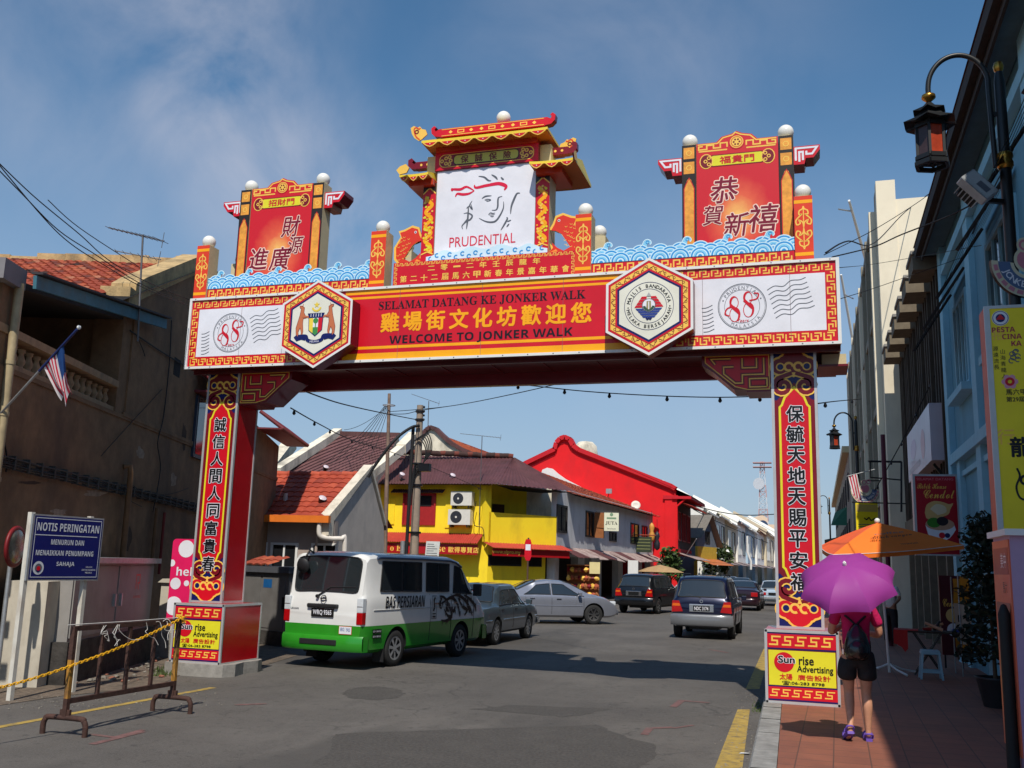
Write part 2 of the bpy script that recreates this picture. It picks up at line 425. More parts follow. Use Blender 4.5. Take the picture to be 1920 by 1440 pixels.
for y0, y1 in zip(ys[:-1], ys[1:]):
 r.quad((-70, y0, 0), (kx(y0), y0, 0), (kx(y1), y1, 0), (-70, y1, 0), ASPH)
r.build('road', kind='structure')
def paver():
 m = bpy.data.materials.new('terracotta_paving'); m.use_nodes = True
 N = m.node_tree.nodes; L = m.node_tree.links; b = N['Principled BSDF']; b.inputs['Roughness'].default_value = 0.7
 tc = N.new('ShaderNodeTexCoord'); mp = N.new('ShaderNodeMapping'); mp.inputs['Rotation'].default_value = (0, 0, R_(91)); mp.inputs['Location'].default_value = (0, 0.09, 0)
 L.new(tc.outputs['Object'], mp.inputs['Vector'])
 br = N.new('ShaderNodeTexBrick'); br.offset = 0.0; br.squash = 1.0
 br.inputs['Scale'].default_value = 1.0; br.inputs['Brick Width'].default_value = 0.32; br.inputs['Row Height'].default_value = 0.32; br.inputs['Mortar Size'].default_value = 0.006; br.inputs['Mortar Smooth'].default_value = 0.1
 br.inputs['Color1'].default_value = (0.30, 0.105, 0.06, 1); br.inputs['Color2'].default_value = (0.25, 0.088, 0.052, 1); br.inputs['Mortar'].default_value = (0.10, 0.05, 0.035, 1)
 L.new(mp.outputs['Vector'], br.inputs['Vector'])
 n = N.new('ShaderNodeTexNoise'); n.inputs['Scale'].default_value = 2.2; n.inputs['Detail'].default_value = 9; n.inputs['Roughness'].default_value = 0.7; L.new(tc.outputs['Object'], n.inputs['Vector'])
 mr = N.new('ShaderNodeMapRange'); mr.inputs['From Min'].default_value = 0.42; mr.inputs['From Max'].default_value = 0.75; mr.inputs['To Max'].default_value = 0.8; L.new(n.outputs['Fac'], mr.inputs['Value'])
 mx = N.new('ShaderNodeMixRGB'); mx.inputs['Color2'].default_value = (0.15, 0.06, 0.042, 1); L.new(mr.outputs['Result'], mx.inputs['Fac']); L.new(br.outputs['Color'], mx.inputs['Color1'])
 L.new(mx.outputs['Color'], b.inputs['Base Color'])
 bp = N.new('ShaderNodeBump'); bp.inputs['Strength'].default_value = 0.35; bp.inputs['Distance'].default_value = 0.01; bp.invert = True
 L.new(br.outputs['Fac'], bp.inputs['Height']); L.new(bp.outputs['Normal'], b.inputs['Normal'])
 return m
PAVE = paver()
KERB = M('kerb_stone', (0.27, 0.265, 0.25), rough=0.85, var=0.2, scale=9, bump=0.25, dirt=(0.10, 0.095, 0.085), dscale=1.6, damt=0.6)
p = MB()
for y0, y1 in zip(ys[:-1], ys[1:]):
 p.quad((kx(y0) + 0.24, y0, 0.165), (8, y0, 0.165), (8, y1, 0.165), (kx(y1) + 0.24, y1, 0.165), PAVE)
p.build('pavement', kind='structure')
k = MB(); y = -4.0
while y < 60:
 y1 = y + 0.98
 a0, a1 = kx(y), kx(y1)
 dz = random.uniform(-0.004, 0.004)
 vs = [(a0 + .02, y, .168 + dz), (a0 + .235, y, .168 + dz), (a1 + .235, y1, .168 + dz), (a1 + .02, y1, .168 + dz), (a0, y, .145), (a1, y1, .145), (a0 - .012, y, -.02), (a1 - .012, y1, -.02)]
 k.add(vs, [(0, 1, 2, 3), (4, 0, 3, 5), (6, 4, 5, 7)], KERB)
 k.add([(a0 - .008, y1, .0), (a0 - .008, y1, .165), (a1 + .235, y1, .165), (a1 + .235, y1, .0)], [(0, 1, 2, 3)], KERB)
 y += 1.0
k.build('kerb', kind='structure')
YPAINT = M('road_yellow', (0.40, 0.27, 0.06), rough=0.8, var=0.2, scale=8, dirt=(0.10, 0.09, 0.075), dscale=7, damt=0.85)
PINK = M('road_pink_marks', (0.17, 0.085, 0.078), rough=0.85, var=0.3, scale=10, dirt=(0.095, 0.085, 0.075), dscale=9, damt=1.0)
l = MB(); Z = 0.004
for (a, b, c, d) in (((1340, 1440), (1392, 1440), (1406, 1330), (1383, 1330)), ((1398, 1292), (1424, 1292), (1446, 1216), (1432, 1216))):
 l.quad(*[tuple(GZ(*q, Z)) for q in (a, b, c, d)], YPAINT)
A = GZ(1446, 1216, Z);
l.quad((-.98 + .0, 4, Z), (-.76, 4, Z), (-.76, 9.72, Z), (-.98, 9.72, Z), YPAINT)
q0, q1 = GZ(-160, 1392, Z), GZ(400, 1289, Z)
dv = (q1 - q0).normalized(); nv = Vector((-dv.y, dv.x, 0)) * 0.055
l.quad(q0 - nv, q0 + nv, q1 + nv, q1 - nv, YPAINT)
def pk(pts, w=0.07):
 f = Fr((0, 0, Z), (1, 0, 0), (0, 1, 0)); l.stroke(f, [(GZ(*q).x, GZ(*q).y) for q in pts], w, 0, PINK)
pk([(168, 1377), (215, 1383), (268, 1369)]); pk([(268, 1372), (172, 1396)], .09)
pk([(1208, 1378), (1218, 1366), (1262, 1364)], .09); pk([(1262, 1366), (1300, 1360)], .05)
pk([(1262, 1326), (1278, 1314), (1330, 1318)], .10); pk([(440, 1322), (500, 1320)], .09); pk([(1330, 1218), (1365, 1224)], .1)
l.build('road_markings', kind='structure')
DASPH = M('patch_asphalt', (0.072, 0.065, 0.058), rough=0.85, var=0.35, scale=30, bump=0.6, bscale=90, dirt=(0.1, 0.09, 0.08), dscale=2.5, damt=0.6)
OIL = M('oil_stain', (0.03, 0.028, 0.027), rough=0.6, var=0.4, scale=8, dirt=(0.09, 0.08, 0.07), dscale=6, damt=0.9)
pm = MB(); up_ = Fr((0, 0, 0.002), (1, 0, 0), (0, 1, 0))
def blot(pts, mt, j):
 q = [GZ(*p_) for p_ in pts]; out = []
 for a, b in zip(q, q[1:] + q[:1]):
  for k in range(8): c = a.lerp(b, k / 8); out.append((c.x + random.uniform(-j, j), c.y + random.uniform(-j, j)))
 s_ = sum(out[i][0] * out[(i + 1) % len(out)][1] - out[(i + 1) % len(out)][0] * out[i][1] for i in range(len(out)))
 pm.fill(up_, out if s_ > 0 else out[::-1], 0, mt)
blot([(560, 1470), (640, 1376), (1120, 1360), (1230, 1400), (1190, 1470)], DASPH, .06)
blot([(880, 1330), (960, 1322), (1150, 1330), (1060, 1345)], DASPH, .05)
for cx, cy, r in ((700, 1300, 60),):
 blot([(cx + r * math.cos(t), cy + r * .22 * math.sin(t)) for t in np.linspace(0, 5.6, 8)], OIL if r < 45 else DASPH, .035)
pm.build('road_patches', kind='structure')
DIRT = M('verge_dirt', (0.15, 0.115, 0.085), rough=0.95, var=0.35, scale=14, bump=0.8, dirt=(0.05, 0.045, 0.04), dscale=3, damt=0.9)
pts = [(-60, 1336), (0, 1322), (113, 1305), (293, 1287), (332, 1268), (345, 1262), (480, 1252), (560, 1228)]
gp = [GZ(*q, 0.006) for q in pts]
d = MB(); ring_ = [(q.x, q.y) for q in gp] + [(-19, 26), (-19, 4), (-9.3, 4)]
d.fill(Fr((0, 0, 0.006), (1, 0, 0), (0, 1, 0)), ring_, 0, DIRT)
d.build('verge', kind='structure')
ROCK = M('rubble', (0.20, 0.18, 0.15), rough=0.95, var=0.4, scale=20)
ROCK2 = M('rubble_brick', (0.28, 0.11, 0.07), rough=0.95, var=0.3, scale=20)
rb = MB()
for i in range(130):
 x = random.uniform(118, 330); y = random.uniform(1248, 1288) - (x - 118) * 0.07
 q = GZ(x, y, 0.0); s_ = random.choice([.015, .02, .03, .03, .05])
 rb.ico((q.x, q.y, s_ * .4), s_, ROCK if random.random() < .8 else ROCK2, .35, (1, 1, .6))
rb.build('rubble', kind='stuff')
GRASS = M('weed_green', (0.07, 0.10, 0.025), rough=0.8, var=0.4, scale=30)
gt = MB()
for i in range(260):
 y = random.uniform(7.5, 16); x = kx(y) - abs(random.gauss(0, .22)) - .02; gt.ico((x, y, .004), random.uniform(.004, .012), ROCK, .4, (1, 1, .6))
for i in range(160):
 q = GZ(random.uniform(0, 420), random.uniform(1300, 1330)); gt.ico((q.x, q.y, .004), random.uniform(.005, .014), ROCK, .4, (1, 1, .6))
gt.build('grit', kind='stuff')
gr = MB()
for i in range(160):
 q = GZ(random.uniform(282, 322), random.uniform(1256, 1270)); a = random.uniform(0, 6.28); h = random.uniform(.03, .11)
 dx, dy = math.cos(a) * .012, math.sin(a) * .012; lx, ly = random.uniform(-.04, .04), random.uniform(-.04, .04)
 gr.add([(q.x - dx, q.y - dy, 0), (q.x + dx, q.y + dy, 0), (q.x + lx, q.y + ly, h)], [(0, 1, 2)], GRASS)
for i in range(60):
 q = GZ(random.uniform(1410, 1434), random.uniform(1318, 1336)); h = random.uniform(.02, .06)
 gr.add([(q.x - .006, q.y, 0), (q.x + .006, q.y, 0), (q.x + random.uniform(-.03, .03), q.y, h)], [(0, 1, 2)], GRASS)
gr.build('weeds', kind='stuff')
pb = MB(); q = GZ(1395, 1413, .006); pb.quad((q.x - .05, q.y - .03, .008), (q.x + .05, q.y - .04, .02), (q.x + .06, q.y + .03, .012), (q.x - .03, q.y + .04, .01), WHITE)
tag(pb.build('paper_scrap', loc=(q.x, q.y, 0)), 'scrap of white paper lying on the road by the kerb', 'litter')
# ================================================================ THE WELCOME GATE
GX = -4.82
GATE = thing('welcome_gate', 'red and white festival gateway spanning the street with three towers', 'gateway', (GX, 14.2, 0))
CREAM = MS('gate_cream_board', (205, 190, 150), rough=0.6, var=0.08)
GRED = P('gate_gloss_red', (176, 8, 22), rough=0.22, spec=0.5, var=0.12, scale=1.5)
GMAR = P('gate_maroon_sheet', (92, 28, 30), rough=0.28, var=0.25, scale=3)
GMAR2 = P('bracket_maroon', (112, 20, 34), rough=0.3, var=0.15)
ORNG = P('post_orange_red', (222, 62, 32))
LBLUE = P('wave_light', (135, 205, 238)); MBLUE = P('wave_mid', (52, 150, 215)); PBLUE = P('wave_pale', (205, 236, 250))
BALLW = MS('finial_white', (232, 230, 222), rough=0.25, var=0.03)
E1 = 0.0016
def gf(y): return Fr((GX, y, 0))                 # frame facing the viewer; a = distance from gate centre, b = height
KEY1 = [(0.0, 0.0), (0.0, 1.0), (0.62, 1.0), (0.62, 0.42), (0.30, 0.42)]
KEY1b = [(0.30, 0.0), (0.92, 0.0), (0.92, 0.58)]
def key_row(mb, fr, a0, a1, b0, b1, off, m, pitch=None, vert=False, flip=False, w=0.2):
 L = (b1 - b0) if vert else (a1 - a0); H = (a1 - a0) if vert else (b1 - b0)
 pitch = pitch or H * 1.25; n = max(1, int(round(L / pitch))); pitch = L / n
 for i in range(n):
  for K in (KEY1, KEY1b):
   pts = []
   for x, y in K:
    t = (i + 0.1 + x * 0.82) * pitch; h = (1 - y if flip else y) * H
    pts.append((a0 + h, b0 + t) if vert else (a0 + t, b0 + h))
   mb.stroke(fr, pts, H * w, off, m)
KEYS = [(0.0, 0.0), (0.72, 0.0), (0.72, 0.5), (0.28, 0.5), (0.28, 1.0), (1.02, 1.0)]
def key_s(mb, fr, a0, a1, b0, b1, off, m, w=0.2):
 H = b1 - b0; n = max(1, int(round((a1 - a0) / (H * 1.7)))); pt = (a1 - a0) / n
 for i in range(n):
  mb.stroke(fr, [(a0 + (i + x * 0.9) * pt, b0 + y * H) for x, y in KEYS], H * w, off, m)
def arc_text(mb, fr, s, c, r, h, off, m, a_mid, spread, bold=0.0, inward=False):
 n = len(s)
 for i, ch in enumerate(s):
  if ch == ' ': continue
  t = a_mid + (0.5 - (i + .5) / n) * spread * (-1 if inward else 1)
  a = R_(t); hh = h
  vs, fs, bb = text_geo(ch)
  sc = h / 0.73; cx = (bb[0] + bb[2]) / 2; cy = 0.36
  rot = a - math.pi / 2 if not inward else a + math.pi / 2
  q, w_ = math.cos(rot), math.sin(rot)
  for k, (ox, oy) in enumerate(((0, 0), (bold, 0), (-bold, 0), (0, bold), (0, -bold)) if bold else ((0, 0),)):
   mb.add([fr.p(c[0] + r * math.cos(a) + ((x + ox - cx) * q - (y + oy - cy) * w_) * sc, c[1] + r * math.sin(a) + ((x + ox - cx) * w_ + (y + oy - cy) * q) * sc, off + k * 2e-5) for x, y in vs], fs, m)
# ---- beam -----------------------------------------------------------------
b = MB()
b.box((GX - 5.2, 13.52, 4.90), (GX + 5.2, 14.88, 6.09), GMAR)
f = gf(13.52)
for a0, a1, b0, b1 in ((-5.21, 5.21, 6.065, 6.105), (-5.21, 5.21, 4.885, 4.925), (-5.21, -5.165, 4.925, 6.065), (5.165, 5.21, 4.925, 6.065)):
 b.fbox(f, a0, a1, b0, b1, 0.002, 0.03, WHITE)
for sg in (-1, 1):
 x0, x1 = (-5.165, -2.3) if sg < 0 else (2.3, 5.165)
 b.rect(f, x0, x1, 4.925, 6.065, .004, RED)
 wx0, wx1 = (-5.02, -2.3) if sg < 0 else (2.3, 5.02)
 b.rect(f, wx0, wx1, 5.09, 5.905, .004 + E1, PWHITE)
 key_row(b, f, x0 + .03 if sg < 0 else x0, x1 if sg < 0 else x1 - .03, 5.945, 6.035, .004 + E1, GOLD, pitch=.165)
 key_row(b, f, x0 + .03 if sg < 0 else x0, x1 if sg < 0 else x1 - .03, 4.955, 5.05, .004 + E1, GOLD, pitch=.165, flip=True)
 ex = (-5.14, -5.05) if sg < 0 else (5.05, 5.14)
 key_row(b, f, ex[0], ex[1], 5.06, 5.93, .004 + E1, GOLD, pitch=.165, vert=True, flip=sg > 0)
b.rect(f, -2.3, 2.3, 4.925, 6.065, .004, RED)
for z0, z1 in ((5.995, 6.065), (5.918, 5.955), (5.095, 5.14), (4.925, 5.03)):
 b.rect(f, -2.3, 2.3, z0, z1, .004 + E1, ORANGE)
b.box((GX - 5.2, 13.75, 4.84), (GX + 5.2, 13.80, 4.90), GMAR)
b.box((GX - 5.15, 14.78, 4.70), (GX + 5.15, 14.90, 4.90), GMAR2)
for i in range(11):
 x = GX - 4.2 + i * 0.84; b.box((x, 13.84, 4.885), (x + .02, 14.74, 4.90), GMAR2)
SEAM = P('seam_line', (120, 96, 100)); BOLT = M('bolt_head', (.25, .25, .25), rough=.4, metal=.8)
for a in (-4.2, -3.4, -1.35, .02, 1.3, 3.35, 4.55): b.rect(f, a, a + .005, 4.93, 6.06, .0068, SEAM)
for i in range(27):
 for z in (4.905, 6.085): b.disc(f, (-5.1 + i * .392, z), .011, .031, BOLT, 8)
BEAM = b.build('beam', GATE)
eb = MB(); eb.box((GX + 4.89, 14.1, 4.70), (GX + 5.30, 14.78, 4.73), GMAR2); eb.box((GX + 4.95, 14.15, 4.73), (GX + 5.28, 14.7, 4.885), CREAM)
eb.build('end_shelf', GATE)
t = MB()
FB = f
t.text(f, SERIF('SELAMAT DATANG KE JONKER WALK'), -.03, 5.785, .15, .008, INK, w=3.35)
for i, ch in enumerate('雞場街文化坊歡迎您'):
 t.text(f, ch, -1.50 + i * .385, 5.515, .30, .008, ORANGE, w=.30, bold=.03)
t.text(f, SANSB('WELCOME TO JONKER WALK'), -.02, 5.215, .165, .008, INK, w=2.95)
t.build('lettering', BEAM)
def mark88(cx, cz, s, name):
 m = MB(); fr = f.sub(cx, cz, .0075)
 m.ring(fr, (0, 0), .325 * s, .335 * s, 0, PGREY, n=40); m.ring(fr, (0, 0), .312 * s, .317 * s, 0, PGREY, n=40); m.ring(fr, (0, 0), .238 * s, .244 * s, 0, PGREY, n=40)
 arc_text(m, fr, 'PRUDENTIAL', (0, 0), .275 * s, .05 * s, 0, PGREY, 92, 118); arc_text(m, fr, 'MALAYSIA', (0, 0), .28 * s, .045 * s, 0, PGREY, 282, 92, inward=True)
 for a in (160, 22): m.disc(fr, (.277 * s * math.cos(R_(a)), .277 * s * math.sin(R_(a))), .011 * s, 0, PGREY, 8)
 for dx, dz in ((-.105, -.03), (.085, .03)):
  for cz_, r in ((.09, .066), (-.085, .08)):
   pts = [(dx * s + r * .82 * s * math.cos(2 * math.pi * k / 26), (dz + cz_) * s + r * 1.28 * s * math.sin(2 * math.pi * k / 26)) for k in range(26)]
   ws = [(.010 + .022 * max(0, math.cos(2 * math.pi * (k / 26) - (2.6 if cz_ > 0 else 0.2)))) * s for k in range(26)]
   m.stroke(fr, pts, ws, E1, RED, closed=True)
  m.stroke(fr, sp2([((dx - .055) * s, (dz + .06) * s), ((dx) * s, (dz + .0) * s), ((dx + .06) * s, (dz - .06) * s)]), .042 * s, E1, RED)
 m.stroke(fr, sp2([(-.10 * s, -.0 * s), (-.20 * s, -.02 * s), (-.235 * s, -.10 * s), (-.18 * s, -.13 * s)]), .02 * s, E1, RED)
 m.stroke(fr, sp2([(.10 * s, .08 * s), (.20 * s, .10 * s), (.225 * s, .17 * s), (.165 * s, .185 * s)]), .02 * s, E1, RED)
 m.text(fr, 'Years', .01 * s, -.205 * s, .05 * s, E1, RED, shear=.3)
 for i in range(7):
  x0 = .345 * s + i * .018; z0 = .215 * s - i * .068 * s
  pts = sp2([(x0, z0), (x0 + .10, z0 + .055), (x0 + .22, z0 + .045), (x0 + .32, z0 + .12), (x0 + .44, z0 + .125), (x0 + .52, z0 + .155)])
  m.stroke(fr, pts, .011, 0, PGREY)
  m.stroke(fr, sp2([(-.56 * s + i * .004, .0 * s - i * .058 * s), (-.49 * s + i * .004, .005 * s - i * .058 * s), (-.41 * s + i * .004, .04 * s - i * .058 * s)]), .011, 0, PGREY)
 m.build(name, BEAM)
mark88(-4.38, 5.48, 1.0, 'anniversary_mark'); mark88(3.9, 5.48, 1.0, 'anniversary_mark')
# ---- hexagonal emblem boxes
def hexp(r, c): return [(c[0] + r * math.cos(R_(30 + 60 * k)), c[1] + r * math.sin(R_(30 + 60 * k))) for k in range(6)]
HEXS = []
for sg in (-1, 1):
 c = (2.635 * sg, 5.475)
 h = MB(); fr = gf(13.52); h.prism(fr, hexp(.71, c), .034, .30, RED, GMAR2)
 f2 = gf(13.22); h2 = []
 h.stroke(f2, hexp(.695, c), .035, .004, WHITE, closed=True)
 h.fill(f2, hexp(.66, c), .002, RED); h.fill(f2, hexp(.635, c), .002 + E1, GOLD)
 for k in range(6):
  p0 = hexp(.625, c)[k]; p1 = hexp(.625, c)[(k + 1) % 6]; i0 = hexp(.545, c)[k]; i1 = hexp(.545, c)[(k + 1) % 6]
  zz = []
  for j in range(9):
   tt = j / 8; A_ = (p0[0] + (p1[0] - p0[0]) * tt, p0[1] + (p1[1] - p0[1]) * tt); B_ = (i0[0] + (i1[0] - i0[0]) * tt, i0[1] + (i1[1] - i0[1]) * tt)
   zz.append(A_ if j % 2 else B_)
  h.stroke(f2, zz, .009, .002 + 2 * E1, MAROON)
  for j in range(8):
   tt = (j + .5) / 8; u = .3 if j % 2 else .7
   q = [(p0[i] + (p1[i] - p0[i]) * tt) * u + (i0[i] + (i1[i] - i0[i]) * tt) * (1 - u) for i in (0, 1)]
   h.ring(f2, q, .013, .02, .002 + 2 * E1, MAROON, random.uniform(0, 200), 520, 10)
 h.fill(f2, hexp(.555, c), .002 + 3 * E1, RED); h.fill(f2, hexp(.525, c), .002 + 4 * E1, NAVY); h.fill(f2, hexp(.49, c), .002 + 5 * E1, P('emblem_ivory', (226, 224, 208)))
 H_ = h.build('emblem_box', GATE); HEXS.append((H_, f2, c))
 h = MB(); h.prism(gf(15.1), hexp(.71, c), 0.0, .215, GMAR2, GMAR2); h.build('rear_emblem_box', GATE)
H_, f2, c = HEXS[0]; m = MB(); fr = f2.sub(c[0], c[1], .002 + 7 * E1)
DEER = P('deer_brown', (196, 112, 72)); LGREEN = P('crest_green', (66, 140, 72)); CY = P('crest_yellow', (236, 206, 70))
for sx in (-1, 1):
 def q(pts): return [(sx * a, b_) for a, b_ in pts]
 body = [(.17, .10), (.22, .19), (.215, .27), (.26, .30), (.30, .30), (.295, .27), (.27, .25), (.29, .14), (.345, -.06), (.335, -.17), (.31, -.21), (.29, -.20), (.30, -.12), (.27, -.06), (.245, -.14), (.26, -.21), (.235, -.21), (.215, -.12), (.23, .02), (.225, .09)]
 m.fill(fr, q(body), 0, DEER); m.stroke(fr, q(body), .007, E1, MAROON, closed=True)
 m.stroke(fr, q([(.24, .13), (.16, .12), (.11, .10)]), .028, E1 * 2, DEER); m.stroke(fr, q([(.25, .28), (.24, .33)]), .012, 0, DEER)
 m.stroke(fr, q([(.16, -.24), (.24, -.22), (.31, -.24), (.35, -.19)]), .06, E1 * 2, NAVY)
m.fill(fr, [(-.13, .11), (.13, .11), (.12, -.11), (0, -.21), (-.12, -.11)], E1, NAVY)
m.fill(fr, [(-.118, .10), (-.045, .10), (-.045, -.155), (-.11, -.105)], 2 * E1, CY); m.fill(fr, [(.045, .10), (.118, .10), (.11, -.105), (.045, -.155)], 2 * E1, RED)
m.rect(fr, -.045, .045, -.06, .10, 2 * E1, PWHITE); m.fill(fr, [(-.045, -.06), (.045, -.06), (.045, -.155), (0, -.19), (-.045, -.155)], 2 * E1, LGREEN)
m.disc(fr, (0, .045), .045, 3 * E1, LGREEN, 14); m.rect(fr, -.008, .008, -.07, .02, 3 * E1, LGREEN)
m.fill(fr, [(-.15, .17), (.15, .17), (.12, .09), (-.12, .09)], 2 * E1, NAVY)
for i in range(5): m.stroke(fr, [(-.09 + i * .045, .11), (-.088 + i * .045, .16)], .01, 3 * E1, PWHITE)
m.ring(fr, (0, .275), .055, .085, E1, CY, 190, 350, 16)
m.fill(fr, [(.055 * (1 if k % 2 == 0 else .42) * math.sin(math.pi * k / 5), .305 + .055 * (1 if k % 2 == 0 else .42) * math.cos(math.pi * k / 5)) for k in range(10)][::-1], E1, CY)
m.stroke(fr, sp2([(-.30, -.20), (-.16, -.20), (-.12, -.265), (0, -.295), (.12, -.265), (.16, -.20), (.30, -.20)]), .055, 3 * E1, NAVY)
m.text(fr, 'MELAKA', 0, -.29, .03, 4 * E1, PWHITE)
m.build('coat_of_arms', H_)
H_, f2, c = HEXS[1]; m = MB(); fr = f2.sub(c[0], c[1], .002 + 7 * E1)
m.ring(fr, (0, 0), .345, .352, 0, NAVY, n=40); m.ring(fr, (0, 0), .247, .253, 0, NAVY, n=40)
arc_text(m, fr, 'MAJLIS BANDARAYA', (0, 0), .295, .052, 0, INK, 90, 165, bold=.02); arc_text(m, fr, 'MELAKA BERSEJARAH', (0, 0), .298, .05, 0, INK, 270, 165, bold=.02, inward=True)
for a in (183, -3): m.disc(fr, (.296 * math.cos(R_(a)), .296 * math.sin(R_(a))), .01, 0, INK, 8)
for i in range(4):
 w0 = .10 + i * .028; z = .14 - i * .042
 for sx in (-1, 1): m.fill(fr, [(sx * .03, z), (sx * w0, z), (sx * (w0 + .022), z - .034), (sx * .03, z - .034)][::sx], E1, RED)
for i in range(4):
 w0 = .19 - i * .03; z = -.035 - i * .036
 m.fill(fr, [(-w0, z), (w0, z), (w0 - .022, z - .028), (-w0 + .022, z - .028)][::-1], E1, P('seal_blue', (42, 62, 140)))
m.fill(fr, [(0, .20), (.035, .14), (-.035, .14)][::-1], 2 * E1, P('seal_silver', (170, 170, 170)))
m.disc(fr, (0, .01), .098, 2 * E1, PGREY, 22); m.disc(fr, (0, .01), .088, 3 * E1, PWHITE, 22)
m.ring(fr, (0, .01), .05, .085, 4 * E1, P('seal_green', (52, 84, 66)), 190, 350, 14)
m.fill(fr, [(-.03, .07), (.03, .07), (.035, -.03), (0, -.06), (-.035, -.03)][::-1], 5 * E1, P('seal_gold', (150, 140, 96))); m.rect(fr, -.007, .007, -.05, .06, 6 * E1, PWHITE)
m.stroke(fr, [(-.04, -.17), (-.02, -.195), (0, -.18), (.02, -.195), (.04, -.17)], .022, 2 * E1, NAVY)
m.build('city_seal', H_)
# ---- columns --------------------------------------------------------------
def cloud(m, fr, cx, cz, s, off, up=1, red=RED):
 def q(pts): return [(cx + a * s, cz + b_ * s * up) for a, b_ in pts]
 lob = [(0, .06, .19), (-.22, -.02, .13), (.22, -.02, .13), (-.12, .02, .14), (.12, .02, .14)]
 for k_, (dr, mm) in enumerate(((.035, GOLD), (0, red))):
  for a, b_, r in lob: m.disc(fr, (cx + a * s, cz + b_ * s * up), (r + dr) * s, off + E1 * k_, mm, 18)
 for sx in (-1, 1):
  m.ring(fr, (cx + sx * .075 * s, cz - .03 * s * up), .045 * s, .085 * s, off + 2 * E1, GOLD, 0, 300 if sx > 0 else 300, 14)
  m.disc(fr, (cx + sx * .21 * s, cz - .03 * s * up), .05 * s, off + 2 * E1, NAVY, 12); m.ring(fr, (cx + sx * .21 * s, cz - .03 * s * up), .05 * s, .072 * s, off + 2 * E1, GOLD, 0, 360, 14)
 m.fill(fr, q([(-.055, -.10), (.055, -.10), (.09, -.17), (0, -.21), (-.09, -.17)] if up > 0 else [(-.055, -.10), (.055, -.10), (.09, -.17), (0, -.21), (-.09, -.17)][::-1]), off + E1, GOLD)
def curls(m, fr, cx, cz, s, off, up=1, red=MAROON):
 for sx in (-1, 1):
  sp = [(cx + sx * s * (.13 + (.115 * (1 - k / 22)) * math.cos(R_(-60 + 27 * k))), cz + up * s * ((.115 * (1 - k / 22)) * math.sin(R_(-60 + 27 * k)))) for k in range(17)]
  sp = [(cx + sx * .02 * s, cz - up * .16 * s)] + sp
  m.stroke(fr, sp, .085 * s, off, GOLD); m.stroke(fr, sp, .05 * s, off + E1, red)
COLS = []
